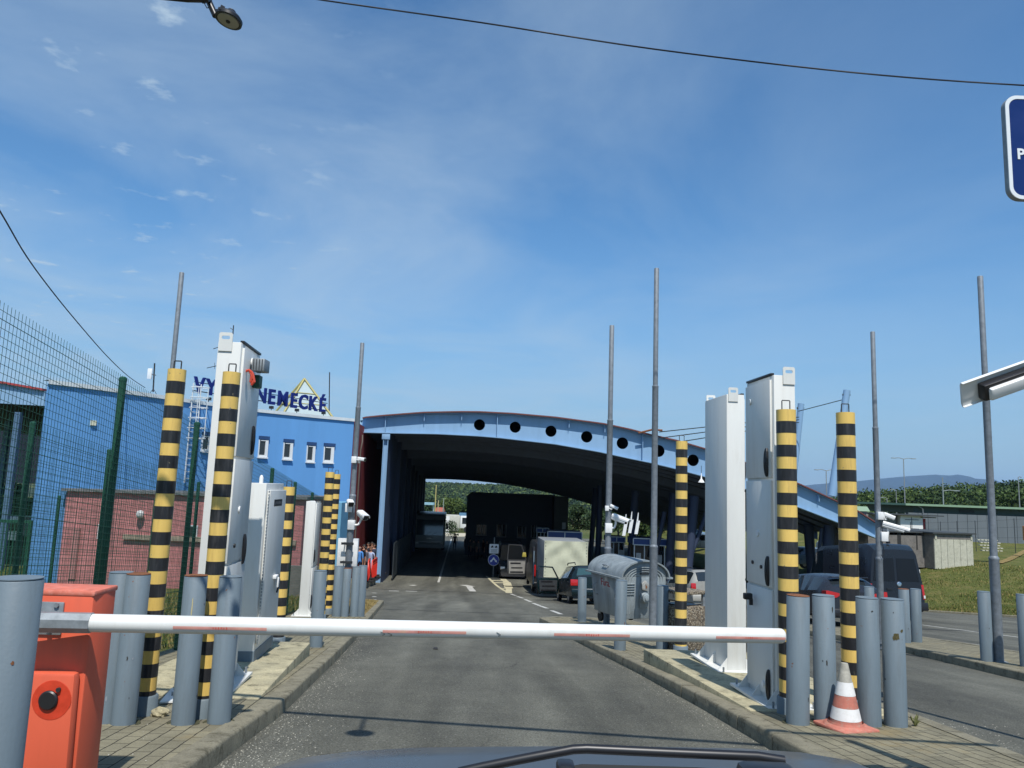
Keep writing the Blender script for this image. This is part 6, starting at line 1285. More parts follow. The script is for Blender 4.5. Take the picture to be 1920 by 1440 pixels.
def open_door(par, hx, hy, z0, z1, zw, L, ang, mo, mi, trim):
    """door hinged at (hx, hy), opened by ang from the body side; inner side towards the rear"""
    d = Vector((-math.sin(R(ang)), -math.cos(R(ang)), 0)); n = Vector((d.y, -d.x, 0)); h = Vector((hx, hy, 0)); mb = MB()
    P_ = lambda s, z, o=0: h+d*s+n*o+Vector((0, 0, z)); mb.prism([P_(0, z0), P_(L*0.95, z0), P_(L, z0+0.3), P_(L, z1), P_(0, z1)], n*0.06); door = mb.build('open_door', mo, par, bevel=0.015)
    mb = MB(); sgn = -1
    for k in (-1, 1):
        o = 0.068 if k > 0 else -0.012
        mb.prism([P_(L*0.08, z0+0.06, o), P_(L*0.9, z0+0.06, o), P_(L*0.94, z1-0.08, o), P_(L*0.06, z1-0.08, o)], n*0.008)
    mb.build('door_trim', mi, door)
    mb = MB()
    for s0, s1, za, zb_ in ((0.3, 0.85, 0.72, 0.82), (0.2, 0.8, 0.42, 0.5), (0.15, 0.85, 0.12, 0.22)):
        za, zb_ = z0+(z1-z0)*za, z0+(z1-z0)*zb_
        for o in (-0.022, 0.078): mb.prism([P_(L*s0, za, o), P_(L*s1, za, o), P_(L*s1, zb_, o), P_(L*s0, zb_, o)], n*0.006)
    mb.build('pocket', trim, door)
    MB().tube([P_(0.0, z1, 0.03), P_(L*0.28, zw, 0.03), P_(L*0.95, zw+0.02, 0.03), P_(L, z1, 0.03)], 0.035, 6).build('window_frame', mo, door, smooth=50); return door
open_door(ge, -0.86, 3.05, 0.35, 0.96, 1.42, 1.1, 62, GRN, mat('door_trim_dark', (0.03, 0.034, 0.037), 0.7), BLACKPL)
# cream tarpaulin trailer
TARP = mat('tarpaulin', (0.50, 0.50, 0.36), 0.75, var=0.1, vscale=2.0, dirt=0.25, dirtcol=(0.33, 0.32, 0.24), bump=0.9, bscale=2.2)
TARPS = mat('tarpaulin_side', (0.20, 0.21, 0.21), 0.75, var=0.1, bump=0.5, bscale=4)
p0, p1, p2 = at(1021, 1013, 37.3), at(1103, 1016, 37.3), at(1021, 1082, 37.3); zt_ = (p0.z+p1.z)/2; wv = p1.x-p0.x; hv = zt_-p2.z
tt = thing('tarpaulin_trailer', ((p0.x+p1.x)/2, 37.3, G(37.3)), 'box trailer with cream tarpaulin cover behind the dark green estate', 'trailer', None, R(4)); z1 = zt_-G(37.3); z0 = z1-hv
rows = []
rnd = random.Random(5)
for i in range(15):
    row = []
    for j in range(15):
        u, v_ = j/14, i/14; sag = 0.01*math.sin(u*math.pi)*math.sin(v_*math.pi); fold = 0.045*math.sin((u-0.9)*14+v_*9)*math.exp(-((u-0.8)**2+(v_-0.75)**2)*5)+0.035*math.sin(u*11-v_*13)*math.exp(-((u-0.25)**2+(v_-0.8)**2)*8)
        row.append((-wv/2+wv*u, 0.0+sag+fold, z0+hv*v_-0.012*math.sin(u*math.pi)*(v_ > 0.95)))
    rows.append(row)
mb = MB(); mb.grid(rows); mb.build('rear_sheet', TARP, tt, smooth=80)
mb = MB(); mb.box((0, 1.66, (z0+z1)/2-0.01), (wv-0.01, 3.05, hv-0.02)); mb.build('side_sheet', TARPS, tt, bevel=0.04)
mb = MB()
for k in range(11):
    for x in (-wv/2+0.06, wv/2-0.06): mb.cyl((x, -0.008, z0+0.1+k*(hv-0.2)/10), (x, 0.01, z0+0.1+k*(hv-0.2)/10), 0.018, n=8)
mb.build('eyelets', STEELD, tt)
MB().box((0, 1.55, z0-0.2), (wv*0.96, 3.0, 0.4)).build('box_side', mat('trailer_grey', (0.2, 0.21, 0.21), 0.5), tt)
for sx in (-1, 1): MB().cyl((sx*(wv/2-0.05), 1.6, 0.32), (sx*(wv/2+0.12), 1.6, 0.32), 0.32, n=20).build('wheel', TYRE, tt, smooth=35); MB().box((sx*0.8, -0.02, z0-0.25), (0.25, 0.05, 0.12)).build('tail_light', TAIL, tt)
# grey van with doors open, ahead of the trailer
VG = carpaint('van_grey', (0.026, 0.027, 0.029), 0.4)
gv = van(Vector((2.45, 42.2, G(42.2))), R(3), 'grey van with open front and rear doors left of the tarpaulin trailer', VG, H=2.65); TRM = mat('door_trim_grey', (0.26, 0.25, 0.225), 0.7, var=0.15, vscale=6)
open_door(gv, -0.99, 4.5, 0.5, 1.35, 2.2, 1.15, 78, mat('van_door_dark', (0.05, 0.05, 0.05), 0.5), TRM, BLACKPL)
mb = MB(); mb.box((-1.02, -0.45, 1.5), (0.08, 0.9, 2.0)); dd = mb.build('rear_door', VG, gv, bevel=0.02); MB().box((-0.965, -0.5, 1.95), (0.03, 0.6, 0.7)).build('door_glass', CARGLASS, dd); MB().box((-1.02, -0.915, 1.45), (0.05, 0.03, 1.7)).build('door_edge', mat('edge_blue', (0.16, 0.22, 0.27), 0.5), dd)
for sx in (-1, 1): MB().box((sx*0.9, -0.02, 1.2), (0.16, 0.1, 0.6)).build('tail_light', TAIL, gv, bevel=0.02)
qplate(gv, 'cargo_opening', BLACKPL, -0.8, 0.8, -0.0, 0.7, 2.4, 0.03); qplate(gv, 'bumper', mat('bumper_grey', (0.1, 0.1, 0.1), 0.6), -0.98, 0.98, -0.1, 0.4, 0.6, 0.2, bev=0.03)
t = thing('yellow_bag', at(983, 1040, 45.5), 'small yellow bag hanging by the open door of the grey van', 'bag'); MB().box((0, 0, 0), (0.26, 0.1, 0.26), taper=0.7).build('bag', mat('bag_yellow', (0.35, 0.29, 0.05), 0.6), t, bevel=0.03)
# white van facing us with its bonnet up, beyond the grey one
wv_ = car('front_facing_van', Vector((0.25, 57.2, G(57))), R(183), 'dark van facing us with its bonnet raised beside the blue arrow sign', 'van', [(0.0, 1.2, 2.2, 0.95, 0.8), (0.2, 1.25, 2.3, 0.97, 0.82), (3.4, 1.25, 2.3, 0.97, 0.82), (4.4, 1.15, 1.3, 0.95, 0.7), (5.0, 0.9, 0.98, 0.88, 0.6), (5.2, 0.7, 0.75, 0.8, 0.5)], 1.95, carpaint('van_dark2', (0.03, 0.03, 0.032), 0.4), zb=0.3, wheels=((0.88, 1.0), (0.88, 4.3)), wr=0.34, sidewin=(2.6, 4.0))
MB().prism([(-0.85, 4.5, 1.28), (0.85, 4.5, 1.28), (0.8, 4.75, 2.3), (-0.8, 4.75, 2.3)], (0, 0.04, 0)).build('open_bonnet', carpaint('bonnet_dark', (0.022, 0.022, 0.023), 0.5), wv_)
for sx in (-1, 1): MB().box((sx*0.7, 5.12, 0.82), (0.3, 0.12, 0.2)).build('headlight', LAMPW, wv_, bevel=0.02)
qplate(wv_, 'grille', BLACKPL, -0.45, 0.45, 5.19, 0.62, 0.8)
# coach inside the hall
YBc = 79.5; a, b = at(776, 1030, YBc), at(832, 1032, YBc); ct = at(803, 965, YBc).z; zg_ = G(YBc); Wc = b.x-a.x; Hc = ct-zg_
co = thing('coach', ((a.x+b.x)/2, YBc, zg_), 'dark coach facing us under the hall roof', 'bus', None, R(4)); CP = carpaint('coach_paint', (0.30, 0.31, 0.31), 0.35); W2 = Wc/2
prof = [(0.0, 0.35), (0.0, 1.15), (0.03, 1.55), (0.22, Hc-0.45), (0.4, Hc-0.12), (0.75, Hc), (11.5, Hc), (11.8, Hc-0.3), (11.8, 0.35)]
mb = MB(); L_ = [mb.P((-W2, y, z)) for y, z in prof]; R_ = [mb.P((W2, y, z)) for y, z in prof]; n = len(prof)
mb.F(L_); mb.F(R_[::-1])
for k in range(n): mb.F((L_[k], L_[(k+1) % n], R_[(k+1) % n], R_[k]))
mb.build('body', CP, co, bevel=0.08)
mb = MB(); mb.prism([(-W2+0.16, 0.0, 1.62), (W2-0.16, 0.0, 1.62), (W2-0.16, 0.2, Hc-0.5), (-W2+0.16, 0.2, Hc-0.5)], (0, -0.03, 0)); mb.build('windscreen', plain('coach_glass', (0.05, 0.07, 0.08), 0.05, spec=0.9), co)
for sx in (-1, 1):
    MB().box((sx*(W2-0.28), -0.03, 0.82), (0.34, 0.08, 0.2)).build('headlight', LAMPW, co, bevel=0.03); MB().tube([(sx*(W2-0.1), 0.1, Hc-0.5), (sx*(W2+0.2), -0.35, Hc-0.55), (sx*(W2+0.22), -0.4, Hc-0.8)], 0.04, 6).build('mirror_arm', BLACKPL, co); MB().box((sx*(W2+0.22), -0.4, Hc-1.1), (0.2, 0.16, 0.55)).build('mirror', BLACKPL, co, bevel=0.04)
    MB().cyl((sx*(W2-0.3), 2.6, 0.5), (sx*(W2+0.01), 2.6, 0.5), 0.5, n=20).build('wheel', TYRE, co, smooth=35)
    MB().box((sx*W2, 6, Hc-1.2), (0.03, 10.5, 1.1)).build('side_window', CARGLASS, co)
qplate(co, 'chrome_bar', CHROME, -W2+0.2, W2-0.2, -0.02, 0.93, 0.98); qplate(co, 'chrome_bar', CHROME, -0.25, 0.25, -0.02, 1.28, 1.33); qplate(co, 'bumper', mat('coach_bumper', (0.38, 0.39, 0.40), 0.4), -W2+0.02, W2-0.02, -0.05, 0.35, 0.68, 0.14, bev=0.03)
for x in (-0.3, 0.25): MB().tube([(x, -0.05, 1.66), (x+0.45, 0.0, 1.95)], 0.015, 5).build('wiper', BLACKPL, co)
# parked cars far right, beyond the hall
def parked(px, py, Y, rz, col, label, zoff=None):
    q = at(px, py, Y); z = q.z if zoff is None else zoff
    c_ = car('parked_car', (q.x, Y, z), rz, label, 'car', [(0.0, 0.8, 0.86, 0.8, 0.6), (0.2, 0.95, 1.2, 0.86, 0.62), (0.9, 0.95, 1.45, 0.88, 0.62), (2.4, 0.93, 1.43, 0.88, 0.62), (3.2, 0.92, 1.0, 0.87, 0.55), (4.1, 0.75, 0.8, 0.82, 0.5), (4.3, 0.55, 0.6, 0.7, 0.4)], 1.75, carpaint('paint_'+label[:9].replace(' ', '_'), col, 0.3), wheels=((0.78, 0.8), (0.78, 3.4)), sidewin=(0.4, 3.0), pillars=(1.6,)); c_['group'] = 'cars parked beyond the hall'; return c_
parked(1478, 1063, 57, R(-70), (0.16, 0.22, 0.27), 'pale blue car seen between the right cabinets and the rightmost striped post'); parked(1275, 1031, 72, R(-80), (0.55, 0.56, 0.58), 'white car parked beyond the hall on the left of the white cabinet')
parked(1258, 1012, 84, R(-80), (0.2, 0.3, 0.42), 'blue car parked farthest beyond the hall'); parked(1540, 1038, 66, R(-80), (0.5, 0.52, 0.54), 'light car roof showing behind the rightmost striped post'); parked(1585, 1050, 60, R(-75), (0.09, 0.13, 0.15), 'dark teal car right of the rightmost striped post')
# ------------------------------------------------------------------ people
SKIN = plain('skin', (0.38, 0.20, 0.13), 0.6); HAIRD = plain('hair_dark', (0.015, 0.012, 0.01), 0.6)
def person(loc, rz, label, top, leg, skin=SKIN, h=1.74, arms=((-0.24, 0.02, 0.78), (0.24, 0.02, 0.78)), elbow=None, dress=False, hair=HAIRD, bald=False, sleeve=0.5, lean=0.0, stride=0.06, group=None):
    """one continuous skinned body, coloured by height and limb into skin, top and legwear; hair is a child"""
    k = h/1.74; v, e, r = [], [], []
    def add(p, rad, par=None):
        v.append((p[0]*k, p[1]*k, p[2]*k)); r.append(rad*k)
        if par is not None: e.append((par, len(v)-1))
        return len(v)-1
    pel = add((0, 0, 0.95), 0.135); bel = add((0, 0.005, 1.08), 0.125, pel); che = add((0, 0.0+lean, 1.28), 0.15, bel); shb = add((0, 0.0+lean, 1.42), 0.11, che); nk = add((0, lean, 1.50), 0.055, shb); hd0 = add((0, lean-0.01, 1.58), 0.075, nk); hd1 = add((0, lean-0.012, 1.66), 0.092, hd0); hd2 = add((0, lean-0.005, 1.715), 0.07, hd1); nose = add((0, lean-0.1, 1.635), 0.014, hd1)
    lab = {}
    for s, (ax_, ay, az) in zip((-1, 1), arms):
        sh = add((s*0.185, lean, 1.41), 0.062, shb); el = elbow[0 if s < 0 else 1] if elbow else (s*0.23, lean+0.03, 1.12); ee = add(el, 0.044, sh); wr = add((ax_, ay+lean, az), 0.029, ee); d = (Vector((ax_, ay+lean, az))-Vector(el)).normalized(); pm = add(Vector((ax_, ay+lean, az))+d*0.07, 0.034, wr)
        for f in range(4): o = Vector((0, (f-1.5)*0.02, 0)); add(Vector((ax_, ay+lean, az))+d*(0.15+0.012*math.sin(f+1))+o, 0.009, pm)
        add(Vector((ax_, ay+lean, az))+d*0.07+Vector((0, -0.05, 0.0)), 0.01, pm)
    for s in (-1, 1):
        hp_ = add((s*0.095, 0, 0.88), 0.098, pel); kn = add((s*0.105, s*stride*0.5-0.015, 0.50), 0.062, hp_); an = add((s*0.11, s*stride, 0.09), 0.04, kn); add((s*0.115, s*stride-0.13, 0.03), 0.035, an)
    me = bpy.data.meshes.new('person'); me.from_pydata(v, e, []); o = bpy.data.objects.new('tmp', me); COL.objects.link(o); sk = o.modifiers.new('s', 'SKIN'); sk.use_smooth_shade = True; o.modifiers.new('u', 'SUBSURF').levels = 1
    for q, rad in zip(me.skin_vertices[0].data, r): q.radius = (rad, rad*0.85)
    me.skin_vertices[0].data[0].use_root = True; bpy.context.view_layer.update(); m2 = bpy.data.meshes.new_from_object(o.evaluated_get(bpy.context.evaluated_depsgraph_get())); bpy.data.objects.remove(o); m2.name = 'person'; m2.materials.clear()
    shoe = plain('shoe_dark', (0.02, 0.02, 0.022), 0.6)
    for m in (skin, top, leg, shoe): m2.materials.append(m)
    hem = 0.55 if dress else 0.93
    for p in m2.polygons:
        c = p.center/k; z = c.z; arm = abs(c.x) > 0.2
        mi = 0
        if z < 0.075: mi = 3
        elif z < hem and not arm: mi = 0 if dress else 2
        elif z < 1.47 and not arm: mi = 1
        elif arm and z > 1.41-sleeve*0.3*2 and z < 1.5 and abs(c.x) < 0.2+sleeve*0.1+0.02: mi = 1
        p.material_index = mi
    ob = meshobj('person', m2); ob.location = loc; ob.rotation_euler = (0, 0, rz); tag(ob, label, 'person', group)
    if not bald:
        mb = MB(); mb.M = Matrix.Translation((0, (lean+0.012)*k, 1.665*k)) @ Matrix.Diagonal((0.088*k, 0.1*k, 0.098*k, 1)); mb.lathe([(0.75, -0.55 if not dress else -1.2), (0.98, -0.2), (1.0, 0.15), (0.8, 0.65), (0.4, 0.95), (0.05, 1.03)], n=16); mb.build('hair', hair, ob, smooth=70)
    else:
        mb = MB(); mb.M = Matrix.Translation((0, (lean+0.01)*k, 1.64*k)) @ Matrix.Diagonal((0.088*k, 0.098*k, 0.05*k, 1)); mb.lathe([(0.85, -0.8), (1.0, 0.0), (0.97, 0.5)], n=16, caps=False); mb.build('hair', plain('hair_grey', (0.25, 0.23, 0.21), 0.7), ob, smooth=70)
    for sx in (-1, 1):
        MB().box((sx*0.032*k, (lean-0.094)*k, 1.665*k), (0.02*k, 0.01*k, 0.009*k)).build('eye', BLACKPL, ob); MB().lathe([(0.0, -0.03), (0.018, -0.01), (0.02, 0.015), (0.004, 0.03)], (sx*0.09*k, lean*k, 1.64*k), 8).build('ear', skin, ob, smooth=60)
    MB().box((0, (lean-0.09)*k, 1.595*k), (0.045*k, 0.012*k, 0.01*k)).build('mouth', plain('lips', (0.32, 0.1, 0.09), 0.6), ob); return ob
cl_ = lambda n, c: mat('cloth_'+n, c, 0.85, var=0.12, vscale=9, spec=0.15)
def ppos(px, Y, dz): q = at(px, 1000, Y); return Vector((q.x, Y, G(Y)+dz))
PG = 'people queuing behind the red plastic barriers'
person(ppos(676, 43.6, PZ+0.02), R(168), 'bald man in a bright blue shirt seen from behind, by the red barriers', cl_('blue_shirt', (0.08, 0.24, 0.55)), cl_('navy', (0.012, 0.015, 0.03)), bald=True, h=1.82, group=PG)
person(ppos(688, 45.2, PZ+0.02), R(150), 'man in a grey shirt and black trousers between the blue shirt and the pale dress', cl_('grey_shirt', (0.13, 0.13, 0.16)), cl_('black', (0.008, 0.008, 0.01)), group=PG, h=1.76)
person(ppos(697.5, 45.6, PZ+0.02), R(-12), 'woman in a pale blue dress, arm raised over her head, behind the barriers', cl_('pale_dress', (0.38, 0.44, 0.60)), SKIN, h=1.72, dress=True, arms=((-0.05, 0.03, 1.77), (0.27, -0.08, 0.98)), elbow=((-0.36, 0.03, 1.64), (0.27, 0.03, 1.16)), group=PG, sleeve=0.3, hair=plain('hair_brown', (0.12, 0.06, 0.03), 0.6))
for k, (px, Y, c, lb, hh) in enumerate(((684, 44.8, (0.02, 0.02, 0.025), 'person in black standing behind the man in the blue shirt', 1.8), (692, 47.5, (0.03, 0.03, 0.04), 'tall person in dark clothes behind the man in grey', 1.86), (703, 47.5, (0.05, 0.06, 0.1), 'person in dark blue at the hall column, right of the pale dress', 1.8), (699, 49, (0.015, 0.015, 0.018), 'person in black farthest back behind the red barriers', 1.84), (671, 42.4, (0.12, 0.16, 0.24), 'person in a bluish top at the left end of the barrier queue', 1.7))): person(ppos(px, Y, PZ+0.1), R(40*k-60), lb, cl_('q%d' % k, c), cl_('black', (0.008, 0.008, 0.01)), h=hh, group=PG)
HG = 'people standing inside the hall'
for k, (px, Y, c, lb, hh) in enumerate(((853.5, 82, (0.01, 0.01, 0.012), 'person in black walking on the lane right of the coach', 1.78), (874, 78, (0.02, 0.02, 0.025), 'person in dark clothes at the left corner of the office block', 1.75), (882, 72.5, (0.09, 0.085, 0.08), 'person in a grey top in front of the office block corner', 1.72), (889, 71, (0.12, 0.11, 0.09), 'person in a beige top standing by the left office window', 1.7), (898, 70.5, (0.15, 0.13, 0.12), 'person in a striped pale top among those before the office block', 1.7), (907, 71.5, (0.07, 0.02, 0.025), 'person in a dark red top before the office block', 1.72), (914, 70, (0.05, 0.03, 0.03), 'rightmost person of those standing before the office block', 1.7))): person(ppos(px, Y, 0.0), R(60*k), lb, cl_('h%d' % k, c), cl_('jeans', (0.02, 0.025, 0.04)), h=hh, group=HG)
# ------------------------------------------------------------------ red plastic barriers
REDP = mat('red_plastic_barrier', (0.68, 0.035, 0.02), 0.45, var=0.12, vscale=3)
def barrier_master(loc, rz, label):
    t = thing('plastic_barrier', loc, label, 'barrier', 'red plastic barriers', rz); L, H = 1.96, 1.0
    sl_ = [[(0.03, 0.0), (L, 0.0), (L, H), (0.03, H)]]
    for k in range(6):
        x = 0.2+k*0.29; sl_.append([(x, H-0.2), (x+0.2, H-0.2), (x+0.2, H-0.1), (x, H-0.1)][::-1])
    o = meshobj('panel', curve2d('panel', sl_, 0.025, REDP), t); o.rotation_euler = (R(90), 0, 0); o.location = (0, 0, 0.1)
    mb = MB()
    for k in range(11): mb.box((0.12+k*0.172, -0.033, 0.48), (0.03, 0.016, 0.7))
    mb.build('ribs', REDP, t)
    for x in (0.35, 1.6): MB().box((x, 0, 0.05), (0.09, 0.62, 0.1)).build('foot', RUBBER, t, bevel=0.02)
    return t
b0 = barrier_master((0, 0, 0), 0, 'red plastic barrier nearest to us beside the grey bollards'); A_, B_ = at(688, 1103, 40.7), at(718, 1080, 51); A_.z = B_.z = 0; dv = (B_-A_).normalized(); rzb = math.atan2(dv.y, dv.x)
for k, lb in enumerate(('red plastic barrier nearest to us beside the grey bollards', 'second red plastic barrier from the near end of the row', 'middle red plastic barrier of the row of five', 'fourth red plastic barrier along the kerb', 'red plastic barrier farthest away by the hall column')):
    p = A_+dv*(k*2.05); p.z = G(p.y)+PZ; o = b0 if k == 0 else dup(b0, p, rzb, lb); o.location = p; o.rotation_euler = (0, 0, rzb+R(3*(-1)**k)); o['label'] = lb
# ------------------------------------------------------------------ blue arrow sign with white panel
Ysn = 53; c = at(925.5, 1050, Ysn); rs = 10.3/FPX*Ysn; t = thing('lane_sign_post', (c.x, Ysn, G(Ysn)), 'round blue sign with white split arrow below a white panel, on a thin post', 'sign'); zc = c.z-G(Ysn)
MB().cyl((0, 0.06, 0), (0, 0.06, zc+1.5), 0.03, n=8).build('post', GALV, t)
def face(name, loops, m, y, par): o = meshobj(name, curve2d(name, loops, 0.006, m), par); o.rotation_euler = (R(90), 0, 0); o.location = (0, y, zc); return o
face('rim', [circ(0, 0, rs)], SIGNW, 0.02, t); face('disc', [circ(0, 0, rs*0.93)], plain('sign_blue', (0.008, 0.03, 0.28), 0.4), 0.006, t)
q = rs; face('arrow', [[(-0.62*q, -0.42*q), (-0.55*q, 0.0), (-0.45*q, -0.05*q), (0, 0.52*q), (0.45*q, -0.05*q), (0.55*q, 0.0), (0.62*q, -0.42*q), (0.2*q, -0.28*q), (0.3*q, -0.2*q), (0, 0.1*q), (-0.3*q, -0.2*q), (-0.2*q, -0.28*q)]], SIGNW, -0.008, t)
pz_ = at(927, 1029, Ysn).z-c.z; face('panel', [[(x, y+pz_) for x, y in rrect(0.63, 0.62, 0.04)]], SIGNW, 0.01, t)
mb = MB()
for x in (-0.13, 0.13): mb.box((x, -0.0, zc+pz_+0.12), (0.17, 0.012, 0.07)); mb.box((x+0.02, -0.0, zc+pz_+0.175), (0.09, 0.012, 0.06)); mb.cyl((x-0.05, -0.006, zc+pz_+0.08), (x-0.05, 0.006, zc+pz_+0.08), 0.025, n=8); mb.cyl((x+0.05, -0.006, zc+pz_+0.08), (x+0.05, 0.006, zc+pz_+0.08), 0.025, n=8)
mb.build('car_symbols', BLACKPL, t); mb = MB()
for k in range(4): mb.box((0, -0.0, zc+pz_-0.05-k*0.06), (0.44-0.05*(k % 2), 0.01, 0.022))
mb.build('small_print', plain('print_grey', (0.25, 0.25, 0.25), 0.7), t)
# ------------------------------------------------------------------ right-hand plateau: blockhouse, hangar, sheds, fence, lamps
YH_ = 50.0; c = at(1752, 1062, YH_); zg_ = c.z-0.15; hB = at(1752, 1000, YH_).z-zg_
t = thing('blockhouse', (c.x, YH_, zg_), 'low concrete blockhouse with ribbed pale front on the grass bank', 'blockhouse', None, R(14))
rw = 3.0; lwid = 4.6
MB().box((rw/2, lwid/2, hB/2-0.1), (rw, lwid, hB-0.2)).build('wall', DARKCONC, t)
mb = MB()
for k in range(6): mb.box((0.25+k*(rw-0.5)/5, -0.03, hB*0.42), ((rw-0.5)/5-0.025, 0.06, hB*0.84))
mb.build('front_panels', CONC, t); MB().box((0.12, -0.05, hB*0.9), (0.12, 0.1, 0.28)).build('corbel', CONC, t); MB().box((rw-0.12, -0.05, hB*0.9), (0.12, 0.1, 0.28)).build('corbel', CONC, t)
MB().box((rw/2, lwid/2-0.05, hB*0.92), (rw-0.06, lwid+0.02, 0.34)).build('upper_band', DARKCONC, t); MB().box((rw/2, lwid/2, hB+0.03), (rw+0.35, lwid+0.4, 0.09)).build('roof', mat('roof_dark', (0.05, 0.055, 0.055), 0.7), t)
for x in (-4.2,): MB().box((x/2-0.02, lwid*0.55, hB*0.5-0.1), (-x, lwid*0.75, hB-0.2)).build('side_wing', DARKCONC, t); MB().box((x/2, lwid*0.55, hB+0.01), (-x+0.1, lwid*0.8, 0.08)).build('wing_roof', MATS['roof_dark'], t)
for x, w_ in ((-1.9, 0.28), (-0.55, 0.1), (-3.2, 0.1)): MB().box((x, lwid*0.175-0.005, hB*0.75), (w_, 0.012, hB*0.5)).build('damp_stain', mat('damp', (0.03, 0.03, 0.03), 0.9, var=0.4, vscale=8), t)
YG_ = 84.0; a, b = at(1701, 946, YG_), at(1990, 956, YG_); zt_ = a.z; zb_ = PLAT-0.4
t = thing('hangar', (a.x, YG_, zb_), 'long grey panelled hangar with pale green roof edge before the trees', 'hangar', None, R(-1)); wv = b.x-a.x; hv = zt_-zb_; hw_ = hv-at(1760, 962, YG_).z*0+0
hs = at(1760, 963, YG_).z-zb_
PAN = mat('grey_panel', (0.135, 0.155, 0.17), 0.65, var=0.1, vscale=0.6, streak=True)
mb = MB(); wpn = 1.05
for k in range(int(wv/wpn)): mb.box((wpn*(k+0.5), -0.1, hs/2), (wpn-0.04, 0.12, hs))
mb.build('wall_panels', PAN, t); MB().box((wv/2, 0.2, hs/2), (wv, 0.45, hs)).build('wall_core', mat('panel_gap', (0.05, 0.055, 0.06), 0.8), t)
MB().box((wv/2+0.8, 6, (hs+hv)/2-0.06), (wv, 11.4, hv-hs)).build('upper_wall', mat('dull_green', (0.05, 0.075, 0.065), 0.7, var=0.1, vscale=1), t); MB().box((wv/2, 6, hv+0.02), (wv+0.8, 13, 0.22)).build('roof', mat('roof_green', (0.22, 0.33, 0.22), 0.6, var=0.1), t)
for x in (6.5, 15, 21): MB().box((x, 0.26, hs+0.35), (1.6, 0.1, 0.3)).build('vent', mat('vent_dark', (0.03, 0.035, 0.035), 0.7), t)
MB().tube([(1.0, -0.3, hv-0.1), (1.5, -0.3, hv-0.4), (1.6, -0.3, hs*0.4)], 0.05, 6).build('drain_pipe', GALV, t)
# white container shed with a red door edge
YW = 68; a, b = at(1688, 966, YW), at(1731, 998, YW); t = thing('container_shed', ((a.x+b.x)/2, YW, b.z-0.2), 'white container with dark roof standing above the blockhouse', 'shed'); wv, hv = b.x-a.x, a.z-b.z+0.2
MB().box((0, 1, hv/2), (wv, 2, hv)).build('wall', WHITEPL, t); MB().box((-0.5, 0.9, hv+0.05), (wv+4.2, 2.8, 0.1)).build('roof', MATS['roof_dark'], t); MB().box((-wv/2-1.5, 1.2, hv/2), (2.6, 1.6, hv-0.02)).build('annex_wall', mat('shed_grey', (0.22, 0.22, 0.21), 0.7), t)
for z in (0.3, 0.78): MB().box((0, -0.03, hv*z), (wv*0.6, 0.04, 0.04)).build('bar', STEELD, t)
MB().box((0, -0.02, hv*0.5), (0.04, 0.03, hv*0.8)).build('bar', STEELD, t)
MB().box((wv/2+0.25, 0.6, hv*0.45), (0.42, 0.4, hv*0.8)).build('red_door', mat('door_red', (0.30, 0.025, 0.035), 0.6, var=0.2), t); MB().box((wv/2+0.5, 0.8, hv*0.93), (1.4, 1.6, 0.08)).build('canopy', mat('canopy_grey', (0.18, 0.18, 0.17), 0.7), t)
a = at(1614, 950, 75); t = thing('green_shed', (a.x, 75, PLAT-1.5), 'small shed with pale green roof behind the girder end', 'shed'); hv = a.z-t.location.z; MB().box((0, 1, hv/2-0.2), (1.2, 2, hv-0.4)).build('wall', PAN, t); MB().box((0, 1, hv-0.2), (1.6, 2.4, 0.45), taper=0.8).build('roof', MATS['roof_green'], t)
t = thing('bar_fence', (0, 0, 0), 'thin dark steel fence posts with wires standing before the grey hangar', 'fence'); prev = None
for px, py in ((1707, 979), (1735, 979), (1763, 978), (1794, 977), (1828, 976), (1866, 974), (1901, 972), (1940, 970)):
    q = at(px, py, 66); MB().cyl((q.x, 66, PLAT-0.2), q, 0.03, n=6).build('post', STEELD, t)
    if prev is not None:
        for f in (0.15, 0.45, 0.75, 0.97):
            u = Vector((prev.x, 66, PLAT+(prev.z-PLAT)*f)); v_ = Vector((q.x, 66, PLAT+(q.z-PLAT)*f)); MB().tube([u, v_], 0.012, 4).build('wire', STEELD, t)
    prev = q
LAMPC = mat('lamp_post_grey', (0.24, 0.26, 0.27), 0.6)
def street_lamp(px, ytop, Y, arms, label, r=0.07):
    b = at(px, ytop, Y); z0 = min(PLAT-1.5, G(Y)); t = thing('street_lamp', (b.x, Y, z0), label, 'street lamp', 'street lamps'); h = b.z-z0
    MB().cyl((0, 0, 0), (0, 0, h), r*1.3, r*0.8, n=8).build('pole', LAMPC, t)
    for dx in arms:
        MB().tube([(0, 0, h-0.05), (dx*0.5, 0, h+0.1), (dx, 0, h+0.05)], 0.045, 5).build('arm', LAMPC, t); MB().box((dx*1.15, 0, h+0.04), (abs(dx)*0.5, 0.22, 0.1)).build('lamp_head', LAMPC, t, bevel=0.03)
    return t
street_lamp(1694, 860, 105, (-1.2, 1.2), 'tall double armed street lamp between the two right steel poles'); street_lamp(1767, 895, 95, (), 'plain lamp mast in front of the grey hangar roof')
street_lamp(1768, 920, 92, (1.4,), 'street lamp with a pale single head before the dark trees'); street_lamp(1909, 895, 105, (0.3,), 'street lamp close to the right edge'); street_lamp(1680, 919, 130, (-0.8,), 'low street lamp left of the double armed lamp'); street_lamp(1663, 934, 120, (-0.8,), 'smallest street lamp beside the pole with cameras'); street_lamp(1549, 882, 100, (-1.1, 1.1), 'double armed street lamp just left of the rightmost striped post')
t = thing('hollow_block_wall', at(1836, 1012, 54), 'stack of hollow concrete blocks beside the blockhouse', 'wall'); mb = MB()
for r_ in range(5):
    for k in range(6): mb.box((k*0.24+(r_ % 2)*0.12-0.1, r_*-0.12, -r_*0.17), (0.17, 0.3, 0.07))
mb.build('blocks', CONC, t)
